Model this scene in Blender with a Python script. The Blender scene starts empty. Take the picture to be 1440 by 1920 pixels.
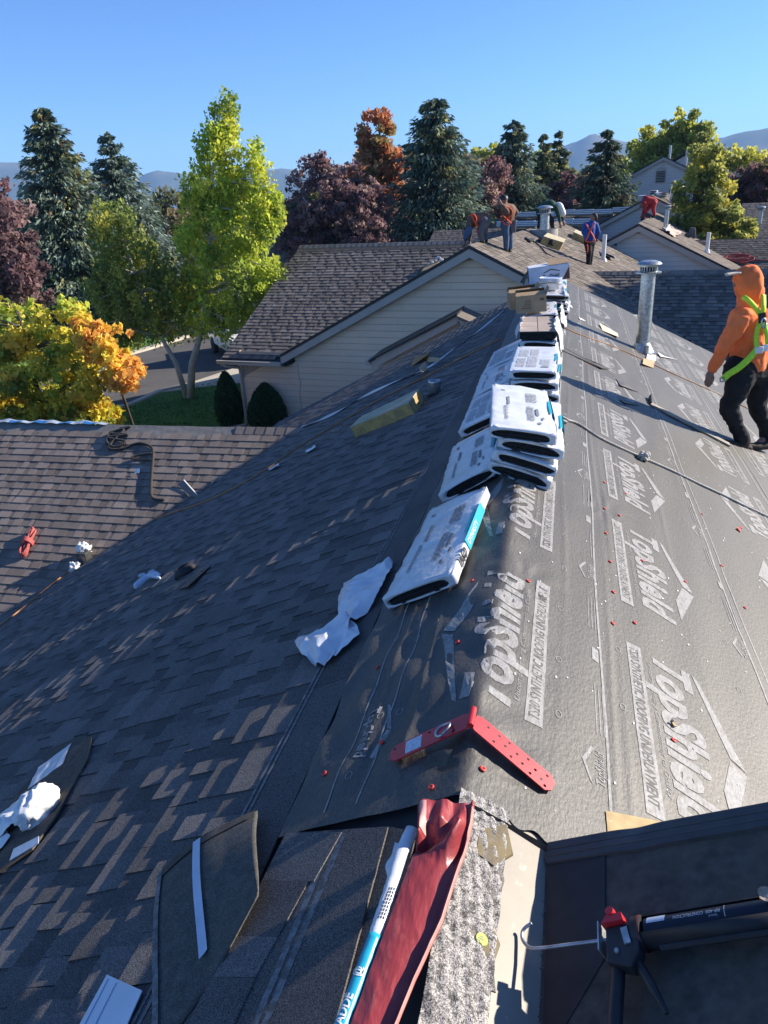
import bpy, bmesh, math, random
import numpy as np
from mathutils import Vector, Matrix, noise as mnoise

random.seed(7)
rng = np.random.default_rng(7)
SC = bpy.context.scene
COL = SC.collection

# ---------------------------------------------------------------- camera, sky, sun, exposure
F_PX, YAW, PITCH, ROLL = 1366.0, math.radians(14.5), math.radians(23.23), math.radians(-3.095)
CAM = np.array([0.232, 0.0, 1.6])
def _axes():
    f = np.array([-math.sin(YAW)*math.cos(PITCH), math.cos(YAW)*math.cos(PITCH), -math.sin(PITCH)])
    r = np.array([math.cos(YAW), math.sin(YAW), 0.0]); u = np.cross(r, f)
    c, s = math.cos(ROLL), math.sin(ROLL)
    return c*r + s*u, -s*r + c*u, f
RGT, UPV, FWD = _axes()
cd = bpy.data.cameras.new('camera')
cam = bpy.data.objects.new('camera', cd); COL.objects.link(cam)
cd.sensor_fit = 'HORIZONTAL'; cd.sensor_width = 36.0; cd.lens = F_PX/1440*36.0
cd.clip_start = 0.05; cd.clip_end = 20000
cam.matrix_world = Matrix(((RGT[0], UPV[0], -FWD[0], CAM[0]), (RGT[1], UPV[1], -FWD[1], CAM[1]), (RGT[2], UPV[2], -FWD[2], CAM[2]), (0, 0, 0, 1)))
SC.camera = cam

SUN_AZ, SUN_EL = math.radians(60.0), math.radians(25.1)      # azimuth from +Y towards +X
world = bpy.data.worlds.new('World'); SC.world = world; world.use_nodes = True
nt = world.node_tree; nt.nodes.clear()
sky = nt.nodes.new('ShaderNodeTexSky'); sky.sky_type = 'NISHITA'; sky.sun_disc = False
sky.sun_elevation = SUN_EL; sky.sun_rotation = SUN_AZ
sky.altitude = 1400; sky.air_density = 1.0; sky.dust_density = 0.1; sky.ozone_density = 3.0
bg = nt.nodes.new('ShaderNodeBackground'); bg.inputs['Strength'].default_value = 0.088
wo = nt.nodes.new('ShaderNodeOutputWorld')
tint = nt.nodes.new('ShaderNodeMix'); tint.data_type = 'RGBA'; tint.blend_type = 'MULTIPLY'; tint.inputs[0].default_value = 1.0; tint.inputs[7].default_value = (.54, .73, 1.02, 1)
nt.links.new(sky.outputs[0], tint.inputs[6]); nt.links.new(tint.outputs[2], bg.inputs[0]); nt.links.new(bg.outputs[0], wo.inputs[0])
ld = bpy.data.lights.new('sun', 'SUN'); ld.energy = 4.5; ld.angle = math.radians(0.5); ld.color = (1.0, 0.91, 0.78)
sun = bpy.data.objects.new('sun', ld); COL.objects.link(sun)
SDIR = Vector((math.sin(SUN_AZ)*math.cos(SUN_EL), math.cos(SUN_AZ)*math.cos(SUN_EL), math.sin(SUN_EL)))
sun.rotation_euler = SDIR.to_track_quat('Z', 'Y').to_euler()
SC.view_settings.view_transform = 'Standard'; SC.view_settings.look = 'None'
SC.view_settings.exposure = 1.2; SC.view_settings.gamma = 1.0; SC.view_settings.use_curve_mapping = False
SC.cycles.max_bounces = 6; SC.cycles.diffuse_bounces = 3; SC.cycles.glossy_bounces = 2
SC.cycles.transmission_bounces = 3; SC.cycles.volume_bounces = 0; SC.cycles.transparent_max_bounces = 8

# ---------------------------------------------------------------- geometry helpers
T = 0.5                                   # roof pitch 6:12
CP = 1/math.sqrt(1+T*T); SP = T*CP
def ray(px, py):
    return RGT*((px-720)/F_PX) - UPV*((py-960)/F_PX) + FWD
def hit(px, py, n, p0):
    n = np.array(n, float); d = ray(px, py)
    return CAM + d*(np.dot(n, np.array(p0, float)-CAM)/np.dot(n, d))
NL = np.array([-SP, 0, CP]); NR = np.array([SP, 0, CP])
def L(px, py, h=0.0): return hit(px, py, NL, NL*h)
def Rr(px, py, h=0.0): return hit(px, py, NR, NR*h)
def G(px, py, z=-4.5): return hit(px, py, (0, 0, 1), (0, 0, z))
def at(px, py, Y): d = ray(px, py); return CAM + d*(Y/d[1])

ROOT = {}
def tag(o, label=None, cat=None, group=None, kind=None):
    if label: o['label'] = label
    if cat: o['category'] = cat
    if group: o['group'] = group
    if kind: o['kind'] = kind
    return o
def empty(name, loc=(0, 0, 0), rz=0.0, rot=None, label=None, cat=None, group=None, parent=None):
    o = bpy.data.objects.new(name, None); COL.objects.link(o); o.empty_display_size = 0.1
    m = rot.to_4x4() if rot is not None else Matrix.Rotation(rz, 4, 'Z')
    m = Matrix.Translation(Vector(loc)) @ m
    o.matrix_world = m; ROOT[o.name] = m.copy()
    tag(o, label, cat, group)
    return o
def frame(x, y, z):
    return Matrix((Vector(x).normalized(), Vector(y).normalized(), Vector(z).normalized())).transposed()
def slopeframe(side, yaw=0.0):
    """rotation whose Z is the slope normal; local y runs along the ridge, turned by yaw"""
    n = Vector(NL if side == 'L' else NR); y = Vector((0, 1, 0)); x = y.cross(n)
    return frame(x, y, n) @ Matrix.Rotation(yaw, 3, 'Z')

class MB:
    def __init__(s): s.v = []; s.f = []; s.m = []; s.t = []
    def add(s, verts, faces, m=0, tone=None):
        b = len(s.v); s.v += [tuple(map(float, p)) for p in verts]
        for k, f in enumerate(faces):
            s.f.append(tuple(i+b for i in f)); s.m.append(m); s.t.append(tone[k] if isinstance(tone, list) else tone)
        return s
    def quad(s, a, b, c, d, m=0, tone=None): return s.add([a, b, c, d], [(0, 1, 2, 3)], m, tone)
    def poly(s, pts, m=0, tone=None): return s.add(pts, [tuple(range(len(pts)))], m, tone)
    def box(s, c, size, R=None, m=0, tone=None, taper=1.0):
        hx, hy, hz = [k/2 for k in size]; R = R or Matrix.Identity(3); c = Vector(c)
        vs = []
        for z in (-1, 1):
            k = taper if z > 0 else 1
            for x, y in ((-1, -1), (1, -1), (1, 1), (-1, 1)):
                vs.append(c + R @ Vector((x*hx*k, y*hy*k, z*hz)))
        return s.add(vs, [(3, 2, 1, 0), (4, 5, 6, 7), (0, 1, 5, 4), (1, 2, 6, 5), (2, 3, 7, 6), (3, 0, 4, 7)], m, tone)
    def beam(s, a, b, w, h, up=(0, 0, 1), m=0, tone=None):
        a = Vector(a); b = Vector(b); d = (b-a); l = d.length; d.normalize()
        x = d.cross(Vector(up)).normalized(); z = x.cross(d).normalized()
        return s.box((a+b)/2, (w, l, h), Matrix((x, d, z)).transposed(), m, tone)
    def prism(s, outline, lo, hi, m=0, tone=None):
        """outline: list of 3D points; lo/hi: offset vectors"""
        n = len(outline); lo = Vector(lo); hi = Vector(hi)
        A = [Vector(p)+lo for p in outline]; B = [Vector(p)+hi for p in outline]
        fs = [tuple(range(n-1, -1, -1)), tuple(range(n, 2*n))] + [(i, (i+1) % n, n+(i+1) % n, n+i) for i in range(n)]
        return s.add(A+B, fs, m, tone)
    def tube(s, path, r, n=8, m=0, tone=None, cap=True, flat=1.0):
        P = [Vector(p) for p in path]; N = len(P); rs = r if isinstance(r, (list, tuple)) else [r]*N
        vs = []; up = None
        for i in range(N):
            d = (P[min(i+1, N-1)]-P[max(i-1, 0)]).normalized()
            if up is None:
                up = Vector((0, 0, 1)) if abs(d.z) < .9 else Vector((1, 0, 0))
            x = d.cross(up).normalized(); up = x.cross(d).normalized()
            for k in range(n):
                a = 2*math.pi*k/n; vs.append(P[i] + x*math.cos(a)*rs[i] + up*math.sin(a)*rs[i]*flat)
        fs = [(i*n+k, i*n+(k+1) % n, (i+1)*n+(k+1) % n, (i+1)*n+k) for i in range(N-1) for k in range(n)]
        if cap: fs += [tuple(range(n-1, -1, -1)), tuple(range((N-1)*n, N*n))]
        return s.add(vs, fs, m, tone)
    def lathe(s, prof, n=24, c=(0, 0, 0), R=None, m=0, tone=None, mats=None):
        c = Vector(c); R = R or Matrix.Identity(3); N = len(prof); vs = []
        for r, z in prof:
            for k in range(n):
                a = 2*math.pi*k/n; vs.append(c + R @ Vector((r*math.cos(a), r*math.sin(a), z)))
        for i in range(N-1):
            pass
        fs = [(i*n+k, i*n+(k+1) % n, (i+1)*n+(k+1) % n, (i+1)*n+k) for i in range(N-1) for k in range(n)]
        if prof[0][0] > 1e-5: fs.append(tuple(range(n-1, -1, -1)))
        if prof[-1][0] > 1e-5: fs.append(tuple(range((N-1)*n, N*n)))
        return s.add(vs, fs, m, tone)
    def grid(s, fn, nu, nv, m=0, tone=None):
        vs = [fn(i/nu, j/nv) for j in range(nv+1) for i in range(nu+1)]
        W = nu+1
        return s.add(vs, [(j*W+i, j*W+i+1, (j+1)*W+i+1, (j+1)*W+i) for j in range(nv) for i in range(nu)], m, tone)
    def mesh(s, name, mats, smooth=False, inv=None):
        me = bpy.data.meshes.new(name)
        V = s.v if inv is None else [tuple(inv @ Vector(p)) for p in s.v]
        me.from_pydata(V, [], s.f)
        for m in (mats if isinstance(mats, (list, tuple)) else [mats]): me.materials.append(m)
        me.polygons.foreach_set('material_index', s.m)
        if any(t is not None for t in s.t) or any(m.get('attr') for m in me.materials if m):
            ca = me.color_attributes.new('Col', 'FLOAT_COLOR', 'CORNER'); buf = []
            for t, f in zip(s.t, s.f):
                if t is None: t = 1.0
                c = (t, t, t, 1) if not isinstance(t, tuple) else (*t, 1)
                buf += list(c)*len(f)
            ca.data.foreach_set('color', buf)
        if smooth: me.polygons.foreach_set('use_smooth', [True]*len(s.f))
        me.update(); return me
    def build(s, name, mats, parent=None, smooth=False, world=False, bevel=0, solid=0, subsurf=0, angle=None, **kw):
        inv = ROOT[parent.name].inverted() if (world and parent is not None) else None
        me = s.mesh(name, mats, smooth, inv)
        o = link(name, me, parent)
        if solid:
            md = o.modifiers.new('s', 'SOLIDIFY'); md.thickness = solid; md.offset = -1
        if subsurf:
            md = o.modifiers.new('u', 'SUBSURF'); md.levels = md.render_levels = subsurf
        if bevel:
            md = o.modifiers.new('b', 'BEVEL'); md.width = bevel; md.segments = 2; md.limit_method = 'ANGLE'; md.angle_limit = math.radians(35)
        if solid or subsurf or bevel: bake(o)
        if angle: o.data.set_sharp_from_angle(angle=math.radians(angle)); o.data.polygons.foreach_set('use_smooth', [True]*len(o.data.polygons))
        return tag(o, **kw)
def link(name, me, parent=None, matrix=None):
    o = bpy.data.objects.new(name, me); COL.objects.link(o)
    if parent is not None: o.parent = parent; ROOT[o.name] = ROOT[parent.name]
    else: ROOT[o.name] = Matrix.Identity(4)
    if matrix is not None: o.matrix_local = matrix
    return o
def bake(o):
    dg = bpy.context.evaluated_depsgraph_get()
    me = bpy.data.meshes.new_from_object(o.evaluated_get(dg))
    o.modifiers.clear(); old = o.data; o.data = me
    bpy.data.meshes.remove(old)
def copy_thing(src, loc, rot=None, rz=0.0, label=None):
    c = src.copy(); COL.objects.link(c)
    m = Matrix.Translation(Vector(loc)) @ (rot.to_4x4() if rot is not None else Matrix.Rotation(rz, 4, 'Z'))
    c.matrix_world = m; ROOT[c.name] = m
    if label: c['label'] = label
    for ch in list(src.children):
        d = ch.copy(); COL.objects.link(d); d.parent = c
        for g in ch.children:
            e = g.copy(); COL.objects.link(e); e.parent = d
    return c

# ---------------------------------------------------------------- materials
def M(name, base, rough=.85, var=.15, scale=6.0, bump=0.0, bscale=300.0, metal=0.0, spec=.3, attr=False, alt=None, altscale=3.0, altamt=(.45, .6), coat=0.0, rnd=0.0, speck=0.0, bdist=.002, aniso=(1, 1, 1), sheen=0.0):
    m = bpy.data.materials.new(name); m.use_nodes = True; n = m.node_tree.nodes; l = m.node_tree.links
    b = n['Principled BSDF']; b.inputs['Roughness'].default_value = rough; b.inputs['Metallic'].default_value = metal
    b.inputs['Specular IOR Level'].default_value = spec
    if coat: b.inputs['Coat Weight'].default_value = coat
    geo = n.new('ShaderNodeNewGeometry'); mp = n.new('ShaderNodeMapping'); l.new(geo.outputs['Position'], mp.inputs[0]); mp.inputs['Scale'].default_value = aniso
    P = mp.outputs[0]
    def noi(sc, det=4, rg=.55):
        t = n.new('ShaderNodeTexNoise'); t.inputs['Scale'].default_value = sc; t.inputs['Detail'].default_value = det; t.inputs['Roughness'].default_value = rg
        l.new(P, t.inputs['Vector']); return t.outputs['Fac']
    def mixc(f, a, bb, mode='MIX'):
        x = n.new('ShaderNodeMix'); x.data_type = 'RGBA'; x.blend_type = mode
        for s, val in ((x.inputs[0], f), (x.inputs[6], a), (x.inputs[7], bb)):
            if hasattr(val, 'is_output'): l.new(val, s)
            else: s.default_value = val if not isinstance(val, tuple) else (*val[:3], 1)
        return x.outputs[2]
    def ramp(f, a, bb, lo=0.0, hi=1.0):
        r = n.new('ShaderNodeMapRange'); r.inputs[1].default_value = a; r.inputs[2].default_value = bb; r.inputs[3].default_value = lo; r.inputs[4].default_value = hi
        l.new(f, r.inputs[0]); return r.outputs[0]
    c = tuple(base)
    col = mixc(ramp(noi(scale), .3, .7), tuple(k*(1-var) for k in c), tuple(min(1, k*(1+var)) for k in c))
    if alt is not None: col = mixc(ramp(noi(altscale, 6, .65), *altamt), col, tuple(alt))
    if speck:
        w = n.new('ShaderNodeTexWhiteNoise'); w.noise_dimensions = '3D'
        sn = n.new('ShaderNodeVectorMath'); sn.operation = 'SCALE'; sn.inputs[3].default_value = 450.0; l.new(P, sn.inputs[0])
        fl = n.new('ShaderNodeVectorMath'); fl.operation = 'FLOOR'; l.new(sn.outputs[0], fl.inputs[0]); l.new(fl.outputs[0], w.inputs[0])
        k = ramp(w.outputs[0], 0, 1, 1-speck, 1+speck)
        cmb = n.new('ShaderNodeCombineColor'); [l.new(k, cmb.inputs[i]) for i in range(3)]
        col = mixc(1.0, col, cmb.outputs[0], 'MULTIPLY')
    if attr:
        a = n.new('ShaderNodeAttribute'); a.attribute_name = 'Col'; col = mixc(1.0, col, a.outputs['Color'], 'MULTIPLY')
    if rnd:
        oi = n.new('ShaderNodeObjectInfo'); k = ramp(oi.outputs['Random'], 0, 1, 1-rnd, 1+rnd)
        cmb = n.new('ShaderNodeCombineColor'); [l.new(k, cmb.inputs[i]) for i in range(3)]
        col = mixc(1.0, col, cmb.outputs[0], 'MULTIPLY')
    l.new(col, b.inputs['Base Color'])
    if bump:
        bp = n.new('ShaderNodeBump'); bp.inputs['Strength'].default_value = bump; bp.inputs['Distance'].default_value = bdist
        l.new(noi(bscale, 3, .6), bp.inputs['Height']); l.new(bp.outputs[0], b.inputs['Normal'])
    m['attr'] = 1 if attr else 0
    return m
def leafmat(name, trans=.35):
    m = bpy.data.materials.new(name); m.use_nodes = True; n = m.node_tree.nodes; l = m.node_tree.links
    b = n['Principled BSDF']; b.inputs['Roughness'].default_value = .6; b.inputs['Specular IOR Level'].default_value = .25
    a = n.new('ShaderNodeAttribute'); a.attribute_name = 'Col'; l.new(a.outputs['Color'], b.inputs['Base Color'])
    t = n.new('ShaderNodeBsdfTranslucent'); l.new(a.outputs['Color'], t.inputs['Color'])
    x = n.new('ShaderNodeMixShader'); x.inputs[0].default_value = trans
    l.new(b.outputs[0], x.inputs[1]); l.new(t.outputs[0], x.inputs[2]); l.new(x.outputs[0], n['Material Output'].inputs['Surface'])
    return m

m_shingle = M('asphalt_shingle', (.155, .143, .135), .95, .12, 3.0, .9, 260, attr=True, rnd=.12, speck=.65, bdist=.004, spec=.15)
m_shingle_old = M('weathered_shingle', (.228, .187, .160), .95, .12, 2.5, .7, 200, attr=True, rnd=.10, speck=.3, bdist=.003, spec=.15)
m_shingle_far = M('grey_shingle', (.185, .158, .136), .95, .15, 1.5, .5, 60, attr=True, rnd=.08, speck=.2, bdist=.004, spec=.15)
m_shingle_tan = M('tan_shingle', (.22, .195, .165), .95, .15, 1.2, .5, 60, attr=True, speck=.2, bdist=.004, spec=.15)
m_deck = M('roof_deck_felt', (.035, .035, .037), .9, .2, 8)
m_paper = M('synthetic_underlayment', (.060, .054, .045), .56, .30, 110, .50, 85, alt=(.046, .042, .036), altscale=1.3, altamt=(.45, .75), bdist=.004, spec=.72, aniso=(1, .5, 1), speck=.28)
m_print = M('grey_print', (.26, .255, .25), .6, .25, 110, .5, 85, alt=(.17, .16, .145), altscale=40, altamt=(.48, .66), spec=.5, bdist=.004, aniso=(1, .5, 1))
m_printdark = M('dark_print', (.085, .08, .072), .6, .2, 60, alt=(.24, .23, .215), altscale=40, altamt=(.5, .72))
m_felt = M('black_felt', (.088, .080, .070), .85, .35, 30, .3, 120, alt=(.11, .095, .075), altscale=9, altamt=(.4, .75), spec=.15)
m_metal_black = M('black_metal', (.06, .058, .056), .34, .2, 12, .15, 20, spec=.5, alt=(.06, .055, .05), altscale=14, altamt=(.6, .8))
m_tan_metal = M('tan_metal', (.27, .235, .19), .5, .08, 10, .1, 60, alt=(.36, .32, .27), altscale=30, altamt=(.62, .68), spec=.4)
m_granule = M('bare_granules', (.33, .315, .30), .95, .2, 25, .8, 190, alt=(.11, .105, .10), altscale=60, altamt=(.5, .6), speck=.75, bdist=.004)
m_osb = M('plywood', (.42, .31, .16), .8, .2, 20, .2, 90)
m_siding = M('beige_siding', (.78, .59, .43), .75, .05, 1.2, .05, 30, rnd=.03)
m_siding_grey = M('grey_siding', (.62, .585, .545), .75, .05, 1.2)
m_trim = M('taupe_trim', (.42, .375, .33), .6, .06, 2)
m_trim_dark = M('dark_drip_edge', (.03, .03, .03), .5, .1, 4)
m_white_plastic = M('white_plastic', (.66, .67, .69), .28, .08, 9, .45, 20, spec=.6, bdist=.008, alt=(.54, .56, .58), altscale=14, altamt=(.52, .7))
m_white = M('white_paint', (.75, .75, .74), .5, .06, 8)
m_ink = M('grey_ink', (.22, .23, .24), .6, .2, 40)
m_inklight = M('pale_ink', (.42, .43, .45), .6, .2, 40)
m_teal = M('teal_ink', (.02, .36, .45), .45, .1, 10)
m_stack = M('shingle_edges', (.028, .027, .028), .95, .4, 60, .6, 150)
m_card = M('cardboard', (.42, .29, .17), .8, .1, 8, .15, 50)
m_card_in = M('cardboard_inside', (.34, .24, .14), .85, .12, 8)
m_galv = M('galvanised_steel', (.50, .54, .56), .42, .16, 20, .12, 30, metal=.75, spec=.5, alt=(.32, .35, .37), altscale=18, altamt=(.45, .6))
m_black = M('black_plastic', (.028, .028, .03), .45, .2, 20, .1, 60)
m_rubber = M('black_rubber', (.03, .03, .033), .7, .25, 20, .2, 60)
m_red = M('red_paint', (.55, .022, .03), .35, .1, 14, .08, 60, spec=.5, alt=(.62, .2, .18), altscale=60, altamt=(.68, .72))
m_redcap = M('red_plastic_cap', (.62, .06, .05), .4, .15, 30)
m_redwrap = M('red_plastic_wrap', (.30, .040, .045), .42, .15, 7, .5, 60, spec=.5, alt=(.42, .10, .09), altscale=40, altamt=(.55, .75), bdist=.004, aniso=(1, .3, 1))
m_redrope = M('red_rope', (.42, .10, .09), .85, .15, 40, .5, 200)
m_orangerope = M('orange_cord', (.38, .19, .08), .8, .2, 30)
m_whiterope = M('white_rope', (.48, .44, .38), .85, .18, 60, .6, 180)
m_darkrope = M('dark_rope', (.06, .055, .05), .85, .25, 40, .5, 160)
m_foam = M('yellow_foam', (.45, .32, .13), .9, .25, 8, .4, 40, alt=(.30, .22, .11), altscale=5, altamt=(.45, .65))
m_foam_top = M('foam_tread', (.42, .38, .27), .9, .2, 10, .4, 60)
m_lime = M('lime_webbing', (.42, .78, .06), .7, .1, 30)
m_limeyellow = M('yellow_webbing', (.68, .80, .05), .7, .1, 30)
m_orangeweb = M('orange_webbing', (.85, .12, .04), .7, .1, 30)
m_orange = M('orange_fabric', (.90, .20, .06), .9, .10, 5, .5, 45, bdist=.008, alt=(.72, .14, .045), altscale=7, altamt=(.5, .75))
m_skin = M('skin', (.36, .20, .14), .55, .08, 12)
m_skin_dark = M('tanned_skin', (.26, .15, .11), .6, .1, 12)
m_trousers = M('black_trousers', (.016, .016, .018), .85, .3, 8, .3, 30, bdist=.01)
m_denim = M('blue_denim', (.07, .11, .18), .85, .2, 10, .2, 40)
m_brownshirt = M('brown_shirt', (.16, .09, .06), .85, .15, 8)
m_greyshirt = M('grey_shirt', (.12, .12, .13), .85, .2, 8)
m_greenshirt = M('dark_green_shirt', (.02, .06, .045), .85, .2, 8)
m_blueshirt = M('blue_shirt', (.02, .07, .30), .8, .15, 8)
m_redshirt = M('red_shirt', (.42, .03, .035), .8, .15, 8)
m_boot = M('dark_boot', (.035, .025, .02), .75, .3, 20)
m_cream = M('cream_cap', (.62, .50, .38), .8, .08, 20)
m_asphalt = M('asphalt', (.085, .08, .078), .92, .15, 1.5, .3, 60, alt=(.11, .105, .1), altscale=.6, altamt=(.4, .7))
m_concrete = M('concrete', (.48, .43, .36), .9, .1, 2, .1, 40)
m_lawn = M('lawn_grass', (.06, .15, .03), .95, .3, 6, .8, 40, alt=(.085, .19, .035), altscale=1.5, bdist=.03)
m_earth = M('dry_grass', (.10, .11, .05), .95, .3, .3, .3, 3)
m_bark = M('bark', (.10, .085, .07), .9, .3, 12, .6, 40)
m_birchbark = M('birch_bark', (.46, .41, .35), .85, .15, 8, .4, 30, alt=(.08, .07, .06), altscale=7, altamt=(.60, .66))
m_leaf = leafmat('leaf', .52)
m_needle = leafmat('needle', .25)
m_mount = M('mountain_forest', (.060, .075, .05), .95, .3, .002, alt=(.14, .13, .09), altscale=.0016, altamt=(.5, .62))
m_glass = M('window_glass', (.03, .04, .05), .1, .1, 2, spec=.6)
m_truck = M('white_car_paint', (.75, .75, .75), .3, .03, 3, coat=.5)
m_greyfilm = M('release_film', (.66, .68, .70), .3, .1, 12, .4, 40, spec=.5)
m_alu = M('aluminium_flashing', (.55, .60, .68), .36, .05, 4, metal=.3)
m_sealant = M('grey_sealant_line', (.20, .20, .20), .8, .3, 60, alt=(.11, .105, .1), altscale=40, altamt=(.45, .6))
m_yellow_label = M('yellow_label', (.44, .50, .12), .6, .1, 20)
m_tar = M('torn_shingle_mat', (.17, .15, .12), .95, .4, 30, .7, 120, alt=(.2, .16, .09), altscale=14)
m_grit = M('loose_grit', (.16, .15, .14), .95, .4, 40, .8, 160, speck=.6)

# ---------------------------------------------------------------- lettering
_font_cache = {}
def text_mesh(body, size=1.0, shear=0.0, bold=0.0, xs=1.0, step=0.0):
    """(verts, faces) of flat lettering, x along reading, y up, origin at lower left"""
    key = (body, size, shear, bold, xs, step)
    if key in _font_cache: return _font_cache[key]
    fc = bpy.data.curves.new('lettering', 'FONT'); fc.body = body; fc.size = size; fc.shear = shear; fc.offset = bold*size; fc.resolution_u = 3
    fo = bpy.data.objects.new('lettering', fc); COL.objects.link(fo)
    bpy.context.view_layer.update()
    me = bpy.data.meshes.new_from_object(fo.evaluated_get(bpy.context.evaluated_depsgraph_get()))
    bm = bmesh.new(); bm.from_mesh(me)
    for v in bm.verts: v.co.x *= xs; v.co.z = 0
    bmesh.ops.remove_doubles(bm, verts=bm.verts[:], dist=1e-5)
    if step:
        xsn = [v.co.x for v in bm.verts]; ysn = [v.co.y for v in bm.verts]
        for axis, lo, hi in ((0, min(xsn), max(xsn)), (1, min(ysn), max(ysn))):
            k = lo+step
            while k < hi:
                nrm = (1, 0, 0) if axis == 0 else (0, 1, 0); co = (k, 0, 0) if axis == 0 else (0, k, 0)
                bmesh.ops.bisect_plane(bm, geom=bm.verts[:]+bm.edges[:]+bm.faces[:], plane_co=co, plane_no=nrm); k += step
    bm.verts.index_update()
    out = ([tuple(v.co)[:2] for v in bm.verts], [tuple(v.index for v in f.verts) for f in bm.faces])
    bm.free(); bpy.data.objects.remove(fo); bpy.data.meshes.remove(me); bpy.data.curves.remove(fc)
    _font_cache[key] = out
    return out
def put_text(mb, body, fn, width=None, height=1.0, shear=0.0, bold=0.0, step=0.0, m=0, x0=0.0, y0=0.0):
    """fit text to width x cap height, mapped through fn(x, y)->3D"""
    vs, fs = text_mesh(body, 1.0, shear, bold)
    xs = [p[0] for p in vs]; ys = [p[1] for p in vs]; w = max(xs)-min(xs); h = .69
    if step: vs, fs = text_mesh(body, 1.0, shear, bold, 1.0, step/(width/w if width else height/h))
    a = (width/w) if width else height/h; mx = min(xs)
    mb.add([fn(x0+(x-mx)*a, y0+y*height/h) for x, y in vs], fs, m)

def cap(b, p, q, r0, r1, n=10):
    p, q = Vector(p), Vector(q); d = (q-p); l = d.length or 1e-6; d /= l
    path, rad = [], []
    for k in range(4): a = math.pi/2*(1-k/3); path.append(p-d*r0*math.sin(a)); rad.append(max(1e-4, r0*math.cos(a)))
    for k in range(4): a = math.pi/2*(k/3); path.append(q+d*r1*math.sin(a)); rad.append(max(1e-4, r1*math.cos(a)))
    b.tube(path, rad, n)
def blob(name, caps, vox, mat, parent, it=6, fac=.5):
    b = MB()
    for p, q, r0, r1 in caps: cap(b, p, q, r0, r1, 12)
    me = b.mesh(name, mat); o = link(name, me, parent)
    md = o.modifiers.new('r', 'REMESH'); md.mode = 'VOXEL'; md.voxel_size = vox
    ms = o.modifiers.new('s', 'SMOOTH'); ms.iterations = it; ms.factor = fac
    bake(o); o.data.polygons.foreach_set('use_smooth', [True]*len(o.data.polygons)); o.data.update()
    if not o.data.materials: o.data.materials.append(mat)
    else: o.data.materials[0] = mat
    return o
# ---------------------------------------------------------------- shingle courses
def strip(r, length, e, hb=.009, tooth=.004, TN=(1,), base=.80, plain=False, ends=True):
    """one laminated shingle: base slab plus raised tabs. u along course, v up slope (0 = butt edge), w out of roof"""
    b = MB(); lap = .012
    b.add([(0, -.004, hb), (length, -.004, hb), (length, e+lap, .001), (0, e+lap, .001), (0, -.004, -.003), (length, -.004, -.003)],
          [(0, 1, 2, 3), (4, 5, 1, 0), (4, 0, 3), (1, 5, 2)], 0, [base*r.uniform(.86, 1.02), .5, .5, .5])
    if plain: return b
    u = r.uniform(-.12, .06)
    while u < length:
        w = r.uniform(.11, .27); a, c = max(0, u), min(length, u+w)
        if c-a > .03:
            sh = r.uniform(-.012, .012); t = r.choice(TN)*r.uniform(.94, 1.06); h1, h0 = hb+tooth, .001+tooth*.7
            b.add([(a, -.006, h1), (c, -.006, h1), (min(length, c+sh), e+lap, h0), (max(0, a+sh), e+lap, h0), (a, -.006, -.003), (c, -.006, -.003), (min(length, c+sh), e+lap, 0), (max(0, a+sh), e+lap, 0)],
                  [(0, 1, 2, 3), (4, 5, 1, 0), (1, 5, 6, 2), (4, 0, 3, 7)], 0, [t, .55, .6, .6])
        u += w + (r.uniform(.07, .17) if r.random() < .62 else 0.004)
    return b
def shingle_field(part, O, V, N, e, s_list, ranges, mat, n_ind=300, hb=.009, tooth=.004, slen=1.0, bisect=None, keep=None, seed=1, tones=None):
    """s_list: v coordinate of each butt edge; ranges(v) -> [(u0,u1)] in metres along U = V x N"""
    r = random.Random(seed); O = Vector(O); V = Vector(V); N = Vector(N); U = V.cross(N).normalized()
    inv = ROOT[part.name].inverted()
    W0 = Matrix((U, V, N)).transposed().to_4x4()
    TN = tones or (.78, .95, 1.0, 1.08, 1.2)
    variants = [strip(r, slen, e, hb, tooth, TN) for _ in range(14)]
    vmesh = None; items = []
    for k, v in enumerate(s_list):
        for (u0, u1) in ranges(v):
            u = u0 - r.uniform(0, slen)
            while u < u1:
                a, c = max(u, u0), min(u+slen, u1)
                if c-a > .04:
                    ctr = O + U*((a+c)/2) + V*v
                    if keep is None or keep(ctr):
                        items.append((( ctr-Vector(CAM)).length, a, c, v, ctr))
                u += slen
    full = [i for i in items if i[2]-i[1] > slen-1e-6 and (bisect is None or all((i[4]-Vector(co)).dot(Vector(no)) < -(slen/2+.1) for co, no in bisect))]
    full.sort(key=lambda i: i[0]); ind = set(id(i) for i in full[:n_ind])
    st = MB()
    for it in items:
        _, a, c, v, ctr = it
        Wm = Matrix.Translation(O + U*a + V*v + N*r.uniform(0, .001)) @ W0
        if id(it) in ind:
            if vmesh is None: vmesh = [x.mesh('shingle', mat) for x in variants]
            link('shingle', r.choice(vmesh), part, inv @ Wm)
        else:
            s = r.choice(variants) if c-a > slen-1e-6 else strip(r, c-a, e, hb, tooth, TN)
            st.add([Wm @ Vector(p) for p in s.v], s.f, 0, [(t or 1) for t in s.t])
    if st.v:
        o = st.build('shingles', mat, part, world=True)
        if bisect:
            bm = bmesh.new(); bm.from_mesh(o.data)
            for co, no in bisect:
                lc = inv @ Vector(co); ln = inv.to_3x3() @ Vector(no)
                bmesh.ops.bisect_plane(bm, geom=bm.verts[:]+bm.edges[:]+bm.faces[:], plane_co=lc, plane_no=ln, clear_outer=True)
            bm.to_mesh(o.data); bm.free()
        o['kind'] = 'stuff'

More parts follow.
